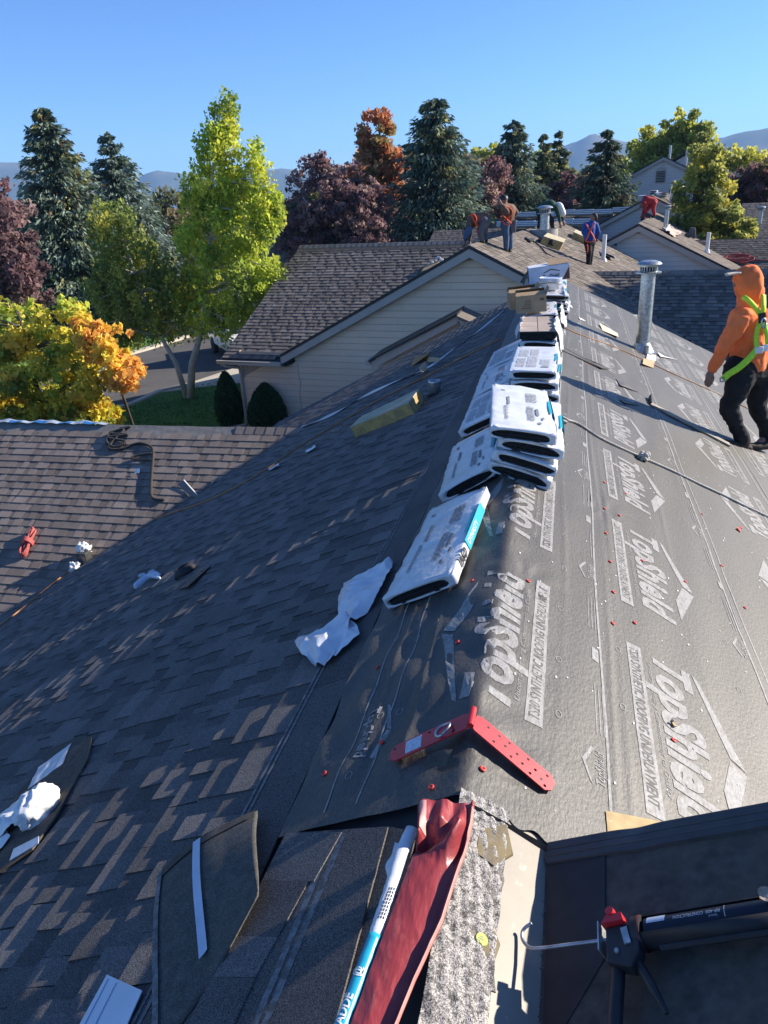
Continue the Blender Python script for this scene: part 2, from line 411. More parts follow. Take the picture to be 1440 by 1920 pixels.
# ---------------------------------------------------------------- the building we stand on
YF = 15.6                                   # far rake
VX, VY, VZ = -4.23, 11.86, -2.115           # where the side wing's ridge meets our slope
home = empty('apartment_building', (0, 0, -4.5), label='apartment building being reroofed, its ridge running away from the camera under white bundles', cat='building')
deck = MB()
for a, b_ in (((0, -.6, -.012), (0, YF, -.012)),):
    for sx in (-1, 1):
        xe = -6.5 if sx < 0 else 6.6
        y0 = -0.6 if sx < 0 else 1.0
        deck.prism([(0, y0, -.012), (xe, y0, -abs(xe)*T-.012), (xe, YF-.02, -abs(xe)*T-.012), (0, YF-.02, -.012)], (0, 0, -.12), (0, 0, 0))
# continuation of the left slope down to the valley
deck.prism([(-6.5, -.6, -3.262), (-9.6, -.6, -4.812), (-9.6, 6.5, -4.812), (-6.5, 9.6, -3.262)], (0, 0, -.12), (0, 0, 0))
roof = deck.build('roof', m_deck, home, world=True)
def main_ranges(v):
    s = -v; x = -s*CP
    ymin = max(-.5, (-x-2.4)/1.12)
    if x > VX: return [(-(YF), -ymin)]
    yv = VY-(VX-x); out = []
    if yv > ymin: out.append((-(yv+.12), -ymin))
    if x > -6.3: out.append((-YF, -(VY+(VX-x)-.1)))
    return out
E1 = .155
sl = [-(1.04+E1*k) for k in range(52)]
vn = Vector((1, -1, 0)).normalized()
shingle_field(roof, (0, 0, 0), (CP, 0, SP), NL, E1, sl, main_ranges, m_shingle, n_ind=215, seed=11, hb=.013, tooth=.0065, tones=(.90, .97, 1.0, 1.04, 1.10))
# headlap of the last course and its sealant lines
hl = MB(); ln = MB(); r0 = random.Random(3)
y = -.5
while y < YF:
    y1 = min(y+1.0, YF)
    P = lambda s, yy, h: Vector((-s*CP, yy, -s*SP)) + Vector(NL)*h
    hl = MB(); hl.prism([P(.67, y, 0), P(.67, y1-.004, 0), P(.895, y1-.004, 0), P(.895, y, 0)], Vector(NL)*.002, Vector(NL)*(.0075+r0.uniform(0, .001)), 0, .8)
    o = hl.build('shingle', m_shingle, roof, world=True)
    l2 = MB()
    for s0, s1 in ((.865, .877), (.892, .904)):
        l2.quad(P(s1, y, .0112), P(s1, y1, .0112), P(s0, y1, .0106), P(s0, y, .0106))
    l2.build('sealant_line', m_sealant, o, world=True) if False else ln.add(l2.v, l2.f)
    y = y1
ln.build('sealant_line', m_sealant, roof, world=True)
# near top course, laid over the paper beside the bottle
def near_shingle(px, h, tone, nm='shingle', th=.006, mt=None):
    b = MB(); b.prism([L(x, y_, h) for x, y_ in px], Vector(NL)*-th, (0, 0, 0), 0, tone); return b.build(nm, mt or m_shingle, roof, world=True)
near_shingle([(536, 1562), (727, 1550), (617, 1960), (330, 1960)], .020, .82)
near_shingle([(536, 1562), (640, 1560), (588, 1652), (492, 1650)], .0245, 1.1)
near_shingle([(492, 1650), (578, 1652), (520, 1757), (440, 1755)], .0245, .7)
near_shingle([(440, 1755), (520, 1757), (478, 1832), (400, 1832)], .0245, 1.0)
near_shingle([(400, 1832), (478, 1834), (420, 1960), (330, 1960)], .0245, .75)
sl2 = MB()
for (a, b_) in (((628, 1562), (462, 1960)), ((645, 1561), (482, 1960))):
    w = 5
    sl2.quad(L(a[0]-w, a[1], .0212), L(b_[0]-w-3, b_[1], .0212), L(b_[0]+w, b_[1], .0212), L(a[0]+w, a[1], .0212))
sl2.build('sealant_line', m_sealant, roof, world=True)
near_shingle([(640, 1555), (728, 1549), (770, 1490), (770, 1530), (690, 1960), (617, 1960), (727, 1550)][:2]+[(780, 1560), (690, 1960), (617, 1960)], .012, .6)

# side wing of the building, left
wing = MB()
def Wp(x, y, h=0.0): return Vector((x, y, VZ+(y-VY)*T)) + Vector((0, -SP, CP))*h
wing.prism([Wp(-3.9, VY, -.012), Wp(-16, VY, -.012), Wp(-16, 4.6, -.012), Wp(-11.5, 4.6, -.012)], (0, 0, -.12), (0, 0, 0))
wing.prism([(-4.2, VY, VZ-.02), (-7.6, VY+3.4, VZ-1.72), (-16, VY+3.4, VZ-1.72), (-16, VY, VZ-.02)], (0, 0, -.12), (0, 0, 0))
wroof = wing.build('roof', m_deck, home, world=True)
EW = .168
def wing_ranges(v):
    y = VY + v*CP
    return [(-13.2, VX-(VY-y)+.25)]
shingle_field(wroof, (0, VY, VZ), (0, CP, SP), (0, -SP, CP), EW, [-(.34+EW*k) for k in range(42)], wing_ranges, m_shingle_old, n_ind=80, seed=23, hb=.012, tooth=.005, tones=(.84, .95, 1.0, 1.05, 1.12),
              bisect=[((VX+.02, VY, 0), (.7071, -.7071, 0))], keep=lambda c: c.x > -12.2+.28*(VY-c.y))
def wingpt(x, s, h): return Wp(x, VY-s*CP, h)
r1 = random.Random(9)
x = -5.52
while x < -3.9:          # ridge caps near our slope
    b = MB(); w = .196; k = r1.uniform(.85, 1.15)
    pr = [(-.02, .17, .018), (0, .10, .026), (.02, 0, .034), (.02, -.06, .03)]
    A = [Wp(x, VY-.17*CP, .014), Wp(x, VY-.05, .022), Vector((x, VY+.0, VZ+.030)), Vector((x, VY+.15, VZ-.06))]
    B = [Wp(x+w+.012, VY-.175*CP, .006), Wp(x+w+.012, VY-.05, .014), Vector((x+w+.012, VY+.0, VZ+.022)), Vector((x+w+.012, VY+.15, VZ-.068))]
    n = len(A)
    b.add(A+B+[p-Vector((0, 0, .02)) for p in A], [(i, i+1, n+i+1, n+i) for i in range(n-1)]+[(2*n+i, 2*n+i+1, i+1, i) for i in range(n-1)], 0, k)
    b.build('ridge_cap', m_shingle_old, wroof, world=True); x += w
b = MB()                 # bare underlayment strip along the wing's ridge
b.grid(lambda u, v: wingpt(-13.2+u*7.66, -.01+v*.36, .006+.004*math.sin(u*60+v*5)), 60, 3)
b.build('ridge_underlayment', M('grey_felt', (.19, .18, .165), .9, .2, 6, .4, 50), wroof, world=True)
b = MB()
rr = random.Random(4)
def filmz(u, v): return Vector((-13.2+u*5.0, VY-.05+v*.12, VZ+.03+.018*math.sin(u*37)*v+.010*math.sin(u*91+2)+.015*v))
b.grid(filmz, 90, 3)
b.build('torn_film', M('dull_blue_film', (.34, .40, .48), .5, .25, 14, .3, 40), wroof, world=True, smooth=True)
b = MB()
for k in range(9):
    u = k/9+.01; b.grid(lambda a, c: filmz(min(1, u+a*.055), c*.7)+Vector((0, -.004, .006)), 5, 2)
b.build('film_print', M('blue_ink', (.03, .16, .42), .5, .2, 20), wroof, world=True)

# valley: bare metal strip and uncut flaps
b = MB()
b.quad(*[Vector(p)+Vector((0, 0, .012)) for p in ((VX-.05, VY-.1, VZ-.05), (VX+.08, VY-.02, VZ+.03), (-8.42, 7.78, -4.17), (-8.55, 7.66, -4.28))])
b.build('valley_flashing', m_felt, home, world=True)
# walls below
b = MB()
b.box((.2, 8.2, -3.7), (9.6, 14.2, 1.7)); b.box((-11, 11.8, -4.3), (9.0, 3.6, .7))
b.build('wall', m_siding, home, world=True)

# ---------------------------------------------------------------- underlayment on the right slope and over the ridge
def xs_ridge(s):
    return s*CP
def wrinkle(s, y):
    near = math.exp(-max(0, y-2.2)/2.0)
    edge = math.exp(-(s/.22)**2)
    w = .004*math.sin(7*y+9*s+2*math.sin(3*y)) + .003*math.sin(23*s-3*y)
    w += edge*(.007*math.sin(14*y+26*s+2.2*math.sin(5*y))+.004*math.sin(31*y-22*s))*(.35+near)
    if s < -.05: w += near*min(1, (-s-.05)*6)*(.010*math.sin(17*y+21*s)+.008*math.sin(9*y-33*s+1))
    for s0, k_, a_ in ((.525, 1.3, .006), (.57, .9, .004), (.30, 1.7, .004), (1.32, .8, .006), (1.42, 1.1, .005), (1.02, 1.5, .003), (2.3, .7, .006), (-.25, 2.1, .009), (-.42, 1.6, .008)):
        w += a_*(1+.6*math.sin(2.3*y+s0*40))*math.exp(-((s-s0-.018*math.sin(k_*y+s0*30))/.013)**2)
    for cy, cs in ((3.0, .11), (1.73, .05), (4.37, .58)):
        d = math.hypot(y-cy, s-cs)
        if d < .45: w += .010*math.cos(9*math.atan2(y-cy, s-cs))*math.exp(-(d/.2)**2)*min(1, d*9) - .008*math.exp(-(d/.06)**2)
    return .010 + w*(.30 if s > .02 else .60)*min(1, .15+max(0, y-1.62)*3)
def RS(s, y, h=0.0):
    """point on the sheet; s across the ridge (+ right, - left), y along it"""
    x = s*CP; eps = .014
    z = -T*(math.sqrt(x*x+eps*eps)-eps)
    n = Vector((T*x/math.sqrt(x*x+eps*eps), 0, 1)).normalized()
    return Vector((x, y, z)) + n*(wrinkle(s, y)+h)
def y_edge(s):
    if s < 0: return 1.60 + .006*math.sin(9*s)
    if s < .26: return 1.60 - .05*s + .012*math.sin(60*s)
    if s < .42: return 1.587 - (s-.26)*.4
    return 1.17 + s*CP*1.0
SM = 7.0
def sval(u):           # denser near the ridge
    return -.66 + u*1.9 if u <= 1 else 1.24 + (u-1)*(SM-1.24)
paper = MB()
NU, NU2, NVv = 170, 60, 230
us = [i/NU for i in range(NU)] + [1+i/NU2 for i in range(NU2+1)]
vv = [(k/NVv)**1.7 for k in range(NVv+1)]
def Pp(u, v):
    s = sval(u); y0 = y_edge(s); return RS(s, y0+(YF-y0)*v)
W_ = len(us); paper.add([Pp(u, v) for v in vv for u in us], [(j*W_+i, j*W_+i+1, (j+1)*W_+i+1, (j+1)*W_+i) for j in range(NVv) for i in range(W_-1)])
under = paper.build('underlayment', m_paper, home, world=True, smooth=True)
# laps between the rolls
for s0, wd in ((.485, .010), (1.335, .010), (1.385, .008), (2.24, .012), (2.29, .008), (3.12, .012), (3.17, .01)):
    b = MB(); y0 = y_edge(s0)+.02
    b.grid(lambda u, v: RS(s0+(u-.5)*wd+.006*math.sin(v*40), y0+(YF-.05-y0)*v, .0022), 1, 140)
    b.build('lap_line', m_print, under, world=True)
# printed rows
def emblem(mb, f):
    mb.poly([f(.0, .215), f(.06, .245), f(.50, .335), f(.47, .300)])
    mb.poly([f(.495, .332), f(.56, .325), f(.85, .215), f(.62, .245)])
def print_row(y0, kind, s_txt):
    mb = MB(); md = MB()
    if kind > 0: f = lambda X, Y: RS(s_txt+.165-Y, y0+X, .0019)           # reads away from us, tops to the left
    else: f = lambda X, Y: RS(s_txt+Y, y0-X, .0019)                        # reads towards us, tops to the right
    g = lambda X, Y: f(X, Y)+Vector((0, 0, .0009))
    put_text(mb, 'TopShield', f, .97, .165, .22, .040, .07)
    def dense(pts, n=8):
        out = []
        for i in range(len(pts)):
            a, c = pts[i], pts[(i+1) % len(pts)]
            for k in range(n): out.append((a[0]+(c[0]-a[0])*k/n, a[1]+(c[1]-a[1])*k/n))
        return out
    for q in (((.0, .185), (.03, .21), (.52, .335), (.48, .275)), ((.50, .268), (.69, .205), (.89, .208), (.7, .3), (.54, .332))):
        for k in range(10):       # cut along x so it follows the sheet
            a, c = k/10, (k+1)/10
            if len(q) == 4:
                top = lambda t: (q[1][0]+(q[2][0]-q[1][0])*t, q[1][1]+(q[2][1]-q[1][1])*t); bot = lambda t: (q[0][0]+(q[3][0]-q[0][0])*t, q[0][1]+(q[3][1]-q[0][1])*t)
            else:
                top = lambda t: (q[4][0]+(q[2][0]-q[4][0])*t, q[4][1]+(q[2][1]-q[4][1])*t); bot = lambda t: (q[0][0]+(q[1][0]-q[0][0])*t, q[0][1]+(q[1][1]-q[0][1])*t)
            mb.quad(f(*bot(a)), f(*bot(c)), f(*top(c)), f(*top(a)))
    put_text(mb, 'Uncompromising Commitment to Quality', f, .80, .020, .2, .004, .0, 0, .08, -.040)
    for k in range(22): mb.quad(f(k/22*1.0, -.135), f((k+1)/22*1.0, -.135), f((k+1)/22*1.0, -.066), f(k/22*1.0, -.066))
    mb.build('printed_logo', m_print, under, world=True)
    put_text(md, 'TS20 SYNTHETIC ROOFING UNDERLAYMENT', g, .93, .042, .18, .010, .0, 0, .03, -.122)
    md.build('printed_wording', m_printdark, under, world=True)
for k in range(10):
    y0 = 2.05+1.355*k
    if y0+.97 < YF-.1: print_row(y0, 1, -.06)
    y2 = 2.905+1.362*k
    if y2 < YF-.15: print_row(y2, -1, .755)
    y3 = 3.55+1.36*k
    if y3+.97 < YF-.1: print_row(y3+ .46, 1, 1.85)
    y4 = 5.6+1.36*k
    if y4 < YF-.15 and y4 > 4.8: print_row(y4, -1, 2.52)
    if y4 < YF-1.2 and k > 1: print_row(y4+.5, 1, 3.6)
for k in range(18):          # small emblems and dashes beside the laps
    y0 = 1.92+.70*k
    if y0 > YF-.6: break
    for sb, sg in ((.40, 1), (1.26, 1)):
        if y0 < y_edge(sb)+.1: continue
        mb = MB(); f = lambda X, Y: RS(sb+.075-Y, y0+X, .0019)
        if k % 2 == 0:
            put_text(mb, 'TopShield', f, .16, .034, .2, .01, .05)
            mb.quad(f(-.01, .045), f(.0, .055), f(.09, .085), f(.085, .072)); mb.quad(f(.09, .085), f(.17, .05), f(.165, .04), f(.085, .07))
        else:
            mb.quad(f(0, .0), f(.09, .0), f(.10, .03), f(.01, .03))
        for j in range(4):
            if rr.random() < .8: mb.quad(f(.25, -.01+j*.016), f(.25+rr.uniform(.2, .42), -.01+j*.016), f(.25+.3, -.006+j*.016), f(.25, -.006+j*.016))
        mb.build('printed_emblem', m_print, under, world=True)
mb = MB()
def ring(s, y, a=.017, b_=.010, t=.003):
    n = 12
    for k in range(n):
        A, B = 2*math.pi*k/n, 2*math.pi*(k+1)/n
        mb.quad(RS(s+math.cos(A)*b_, y+math.sin(A)*a, .0024), RS(s+math.cos(B)*b_, y+math.sin(B)*a, .0024), RS(s+math.cos(B)*(b_+t), y+math.sin(B)*(a+t), .0024), RS(s+math.cos(A)*(b_+t), y+math.sin(A)*(a+t), .0024))
for s in (.30, .565, 1.2, 1.5, 2.1):
    y = 1.9+s*.9
    while y < 10: ring(s+rr.uniform(-.01, .01), y); y += .37+rr.uniform(-.04, .04)
for s in (-.30, -.40, -.47):
    for y in (1.9, 2.2, 2.6, 3.1): ring(s+rr.uniform(-.05, .05), y+rr.uniform(-.1, .1))
mb.build('nail_marks', m_print, under, world=True, kind='stuff')
# left part of the print that spills over the ridge
mb = MB(); f = lambda X, Y: RS(-.46+Y, 2.16-X, .0019)
put_text(mb, 'TopShield', f, .27, .05, .2, .03, .05); mb.build('printed_wording', m_print, under, world=True)
mb = MB(); mb.quad(f(-.01, .07), f(.0, .085), f(.15, .125), f(.14, .105)); mb.build('printed_emblem', m_print, under, world=True)
mb = MB(); mb.quad(f(.155, .125), f(.28, .08), f(.27, .065), f(.145, .105)); mb.build('printed_emblem', m_print, under, world=True)
for s0 in (-.375, -.50):
    b = MB(); b.grid(lambda u, v: RS(s0+(u-.5)*.007+.012*math.sin(v*7), 1.66+4*v, .0019), 1, 90); b.build('lap_line', m_print, under, world=True)
# red plastic cap nails
capme = MB().lathe([(0, .001), (.0105, .001), (.0112, .003), (.0085, .0045), (.004, .006), (.004, .003), (0, .003)], 14).mesh('cap_nail', m_redcap, True)
caps = [(.05, 1.73), (.13, 3.0), (.60, 4.85), (.58, 4.37), (.68, 4.37), (.57, 3.99), (.58, 3.64), (.58, 3.31), (.56, 3.0), (.68, 3.11), (.79, 3.86), (1.06, 3.87), (1.40, 5.21), (1.39, 4.39), (1.44, 3.92), (1.74, 5.35), (.78, 2.36), (.76, 4.84),
        (-.14, 2.96), (-.14, 2.46), (-.52, 2.47), (-.57, 1.86), (-.10, 1.65), (-.36, 1.95)]
for s, y in caps + [(rr.choice((.3, .57, 1.1, 1.42, 2.0)), rr.uniform(5.4, 13)) for _ in range(4)]:
    p = RS(s, y, .002); n = (RS(s+.02, y)-RS(s-.02, y)).cross(RS(s, y+.02)-RS(s, y-.02)).normalized()
    if n.z < 0: n = -n
    link('cap_nail', capme, under, ROOT[home.name].inverted() @ (Matrix.Translation(p) @ n.to_track_quat('Z', 'Y').to_matrix().to_4x4()))
fl = MB()
for k in range(260):
    s = rr.uniform(.05, 2.6); y = y_edge(max(.27, s))+rr.random()**1.6*9+.05; a = rr.uniform(.002, .007); q_ = rr.random()*3
    fl.add([RS(s+a*math.cos(q_+j*2.1)*rr.uniform(.5, 1.2), y+a*math.sin(q_+j*2.1)*1.3, .003+.002*(j == 0)) for j in range(3)], [(0, 1, 2)])
fl.build('flecks', m_white, under, world=True, kind='stuff')
# loose folds of paper
for k, (pts, h) in enumerate((([(1020, 640), (1052, 648), (1090, 665), (1128, 690), (1145, 692), (1100, 672), (1085, 668)], .02),
                              ([(1155, 710), (1176, 722), (1197, 735), (1163, 722)], .02), ([(1162, 748), (1180, 752), (1198, 760), (1170, 755)], .015))):
    b = MB(); c = sum((Rr(*p) for p in pts))/len(pts)
    b.prism([Rr(x, y, .016+(h if i % 2 else .006)) for i, (x, y) in enumerate(pts)], (0, 0, -.004), (0, 0, 0))
    b.build('paper_fold', m_paper, under, world=True)

# ---------------------------------------------------------------- valley, felt and drip edge at our feet
b = MB()
b.grid(lambda u, v: RS(.0+u*.150, .55+v*1.07 - .0*u, .004+.003*math.sin(u*30+v*40)+.002*math.sin(v*90+u*9)), 24, 80)
b.build('bare_roof_patch', m_granule, home, world=True, smooth=True)
for px, mt, h in (([(900, 1555), (950, 1545), (962, 1600), (925, 1622), (893, 1598)], m_tar, .016), ([(888, 1605), (940, 1620), (946, 1650), (925, 1720), (900, 1660)], m_grit, .012),
                  ([(880, 1745), (925, 1738), (938, 1770), (925, 1805), (878, 1780)], m_tar, .013), ([(865, 1790), (925, 1815), (930, 1860), (880, 1840)], m_grit, .012), ([(846, 1772), (858, 1775), (868, 1830), (850, 1815)], m_greyfilm, .010)):
    b = MB(); b.prism([Rr(x, y, h+.003+.004*(i % 2)) for i, (x, y) in enumerate(px)], (0, 0, -.012), (0, 0, 0)); b.build('torn_shingle_patch', mt, home, world=True)
b = MB(); c = Rr(903, 1762, .0185); b.lathe([(0, .003), (.0155, .003), (.0165, 0)], 24, c, slopeframe('R')); b.build('sticker', m_yellow_label, home, world=True)
b = MB()
for k, w in ((-1, .012), (0, .018), (1, .010)):
    put_text(b, 'oooo', lambda X, Y: Vector(c)+slopeframe('R') @ Vector((-.010+X+.004*k, .006*k+Y-.002, .0036)), w*.8, .004, 0, .02)
b.build('sticker_print', m_ink, home, world=True)
MX, MZ, MT = .245, -.125, .60                 # felt sheet rising to the right
nM = Vector((-MT, 0, 1)).normalized()
def Mm(px, py, h=0.0): return Vector(hit(px, py, nM, Vector((MX, 0, MZ))+nM*h))
b = MB()
b.grid(lambda u, v: RS(.150+u*.125, .35+v*1.25, .0)*1.0+Vector((0, 0, -.004-.010*u-.5*.0)), 3, 4); b.build('valley_flashing', m_tan_metal, home, world=True, smooth=True)
b = MB()
e0, e1 = Mm(1022, 1612), Mm(1560, 1527); tt = (1.15-e0.x)/(e1.x-e0.x); e1 = e0+(e1-e0)*tt
b.prism([(MX-.012, .2, MZ), (1.15, .2, MZ+(1.15-MX)*MT), tuple(e1), tuple(e0)], -nM*.03, nM*.002)
b.build('felt_sheet', m_felt, home, world=True)
b = MB(); b.prism([Mm(1030, 1612, .004), Mm(1135, 1600, .004), Mm(1136, 1795, .004), Mm(1040, 1960, .004), Mm(1018, 1960, .004)], (0, 0, 0), nM*.0025); b.build('felt_patch', m_black, home, world=True)
b = MB()
for k in range(160):
    u = rr.random(); p = Vector((MX+rr.gauss(.004, .006), .3+u*1.2, MZ+.004)); q = rr.uniform(.002, .006); b.box(p+Vector((0, 0, q/3)), (q, q*1.2, q*.8), Matrix.Rotation(rr.random()*3, 3, 'Z'))
b.build('crumbs', m_grit, home, world=True, kind='stuff')
# drip edge, ribbed black metal lying along the edge of the felt
b = MB()
prof = [(-.012, .0), (-.008, .010), (.006, .013), (.008, .009), (.012, .013), (.026, .015), (.028, .010), (.032, .015), (.052, .017), (.058, .012), (.061, -.03)]
A0, A1 = Mm(1028, 1618), Mm(1475, 1543); dirE = (A1-A0).normalized(); upE = nM; outE = dirE.cross(upE).normalized()
if outE.y < 0: outE = -outE
n = 30; vs = []
for i in range(n+1):
    p = A0 + (A1-A0)*(i/n)
    dent = .5*math.exp(-((i/n-.42)/.07)**2)
    for a, h in prof: vs.append(p + outE*(a*1.0-.006*dent) + upE*(h+.006*dent*math.sin(a*90)))
K = len(prof); b.add(vs, [(i*K+j, i*K+j+1, (i+1)*K+j+1, (i+1)*K+j) for i in range(n) for j in range(K-1)])
b.build('drip_edge', m_metal_black, home, world=True, solid=.0019)
b = MB(); b.prism([Rr(1136, 1520, .02), Rr(1240, 1540, .02), Rr(1150, 1570, .02), Rr(1140, 1568, .02)], (0, 0, -.012), (0, 0, 0)); b.build('sheathing_panel', m_osb, home, world=True)
b = MB(); b.prism([Rr(884, 1506, .03), Rr(960, 1548, .022), Rr(1035, 1590, .02), Rr(1030, 1612, -.01), Rr(965, 1572, -.005), Rr(920, 1545, .0)], (0, 0, -.01), (0, 0, 0)); b.build('torn_edge', m_felt, home, world=True)
m_sheath = M('siding_gap_shade', (.44, .355, .28), .9)  # backing darker than the boards: shade of the board gaps in its colour
# ---------------------------------------------------------------- ground, road, mountains
b = MB(); b.quad((-6000, -300, -4.62), (6000, -300, -4.62), (6000, 9000, -4.62), (-6000, 9000, -4.62)); tag(b.build('ground', m_earth), kind='structure')
b = MB(); b.poly([(-60, 14, -4.53), (-8, 14, -4.53), (-8, 27, -4.53), (-13.0, 25.5, -4.53), (-14.1, 23.9, -4.53), (-14.2, 22.2, -4.53), (-14.9, 20.0, -4.53), (-17, 16, -4.53)])
tag(b.build('lawn', m_lawn), kind='structure')
gr = MB(); rg = random.Random(2)
for k in range(9000):
    x = rg.uniform(-17, -8.4); y = rg.uniform(16, 25.5)
    if x < -14.0-(22-y)*.28: continue
    h = rg.uniform(.03, .07); a = rg.random()*3.14; dx, dy = math.cos(a)*.02, math.sin(a)*.02
    gr.add([(x-dx, y-dy, -4.53), (x+dx, y+dy, -4.53), (x+rg.uniform(-.03, .03), y+rg.uniform(-.03, .03), -4.53+h)], [(0, 1, 2)])
tag(gr.build('grass', m_lawn), kind='stuff')
b = MB(); b.poly([(-17.2, 15, -4.57), (-15.0, 20, -4.57), (-14.3, 22.2, -4.57), (-14.2, 24, -4.57), (-13.4, 25.0, -4.57), (-11, 29.5, -4.57), (-12.5, 40, -4.57), (-18.5, 41, -4.57), (-19.5, 33.4, -4.57), (-20.2, 28.7, -4.57), (-26, 15, -4.57)])
tag(b.build('road', m_asphalt), kind='structure')
def kerb(pts, w=.3, z=-4.6, h=.16):
    b = MB()
    for a, c in zip(pts, pts[1:]): b.beam((a[0], a[1], z+h/2), (c[0], c[1], z+h/2), w, h)
    tag(b.build('kerb', m_concrete), kind='structure')
kerb([(-17.1, 15.5), (-14.95, 20.0), (-14.3, 22.1), (-14.2, 23.9), (-13.5, 25.0)], .22, -4.62)
kerb([(-23, 22), (-20.3, 28.7), (-19.6, 31.5), (-19.3, 33.4), (-18.8, 38)], .35, -4.62)
b = MB(); b.poly([(-14.15, 23.6, -4.515), (-12.9, 24.5, -4.515), (-9.3, 26.4, -4.515), (-9.3, 31, -4.515), (-12.6, 29.4, -4.515), (-13.4, 26.3, -4.515)]); tag(b.build('driveway', m_concrete), kind='structure')
b = MB(); b.quad((-30, 20, -4.55), (-20.5, 28.6, -4.55), (-19.2, 40, -4.55), (-45, 40, -4.55)); tag(b.build('lawn', m_lawn), kind='structure')
b = MB(); b.quad((-23.5, 40.5, -4.5), (-20, 36.5, -4.5), (-18.2, 37.6, -4.5), (-21.5, 41.8, -4.5)); tag(b.build('pavement', m_concrete), kind='structure')

def ridge_profile(az):
    knots = [(-60, 3.0), (-45, 3.4), (-38, 3.3), (-34, 2.7), (-31, 2.1), (-29, 2.45), (-26.5, 2.2), (-24, 2.2), (-20.7, 2.3), (-18, 2.0), (-15, 1.7), (-9, 1.6), (-4, 1.7), (-1.5, 2.5), (1.2, 3.2), (3.5, 2.7), (5.5, 2.55), (8.5, 2.45), (11, 2.75), (14, 3.0), (25, 3.1), (45, 2.6)]
    for (a, e), (c, f) in zip(knots, knots[1:]):
        if a <= az <= c:
            t = (az-a)/(c-a); t = t*t*(3-2*t); return e+(f-e)*t
    return 2.5
b = MB(); na, nd = 260, 14
for i in range(na+1):
    az = -60+105*i/na
    for j in range(nd+1):
        t = j/nd; R = 2700+1500*t
        h = math.tan(math.radians(ridge_profile(az)))*4000
        e = (t/.8)**1.4 if t < .8 else 1-(t-.8)*1.5
        nz = mnoise.fractal(Vector((az*.22, t*2.2, 3.0)), .8, 2.1, 5)
        z = -30 + (h+32)*e*(1+.30*nz*(1-e*.85)) + 10*mnoise.noise(Vector((az*1.3, t*5, 1)))*e
        b.v.append((math.sin(math.radians(az))*R, math.cos(math.radians(az))*R, z))
for i in range(na):
    for j in range(nd):
        k = i*(nd+1)+j; b.f.append((k, k+nd+1, k+nd+2, k+1)); b.m.append(0); b.t.append(None)
tag(b.build('mountains', m_mount, smooth=True), kind='structure')

# ---------------------------------------------------------------- neighbouring buildings
HY = math.radians(8.9)
def board_wall(wall, y, zb, xl, xr, mat, step=.172, zt=-.30, blen=3.7, seed=1, apexx=0.0):
    r = random.Random(seed); z = zb
    while z < zt:
        z1 = min(z+step, zt)
        a0, c0 = max(xl, apexx+z/T), min(xr, apexx-z/T); a1, c1 = max(xl, apexx+z1/T), min(xr, apexx-z1/T)
        if c0-a0 < .1: break
        x = a0 - r.uniform(0, blen)
        while x < c0:
            s, e = max(x, a0), min(x+blen-.004, c0)
            if e-s > .02:
                tl, tr = max(s, a1), min(e, c1)
                if tr > tl:
                    b = MB(); b.add([(s, y-.030, z), (e, y-.030, z), (tr, y-.022, z1-.011), (tl, y-.022, z1-.011), (s, y+.01, z), (e, y+.01, z), (tr, y+.0, z1-.011), (tl, y+.0, z1-.011)], [(0, 1, 2, 3), (4, 5, 1, 0)])
                    b.build('siding_board', mat, wall)
            x += blen
        z = z1
def rake(part, y, WL, WR, mat_t=None, ov=.22, h=.20):
    """fascia boards and drip edge along a front gable, apex at origin"""
    for sx, w in ((-1, WL), (1, WR)):
        b = MB(); q = lambda x, z: (x, y-ov, z)
        b.prism([q(0, -.06), q(sx*w, -w*T-.06), q(sx*w, -w*T-.06-h), q(0, -.06-h)] if sx > 0 else [q(0, -.06-h), q(sx*w, -w*T-.06-h), q(sx*w, -w*T-.06), q(0, -.06)], (0, -.02, 0), (0, .02, 0))
        b.build('rake_board', m_trim, part)
        b = MB(); b.prism([q(0, .02), q(sx*w, -w*T+.02), q(sx*w, -w*T-.058), q(0, -.058)], (0, -.035, 0), (0, .02, 0)); b.build('drip_edge', m_trim_dark, part)
        b = MB(); b.prism([q(0, -.13), q(sx*w, -w*T-.13), q(sx*w, -w*T-.16), q(0, -.16)], (0, .02, 0), (0, ov+.01, 0)); b.build('soffit', m_trim, part)
def slab(pts, th=.14):
    b = MB(); b.prism(pts, (0, 0, -th), (0, 0, -.012)); return b
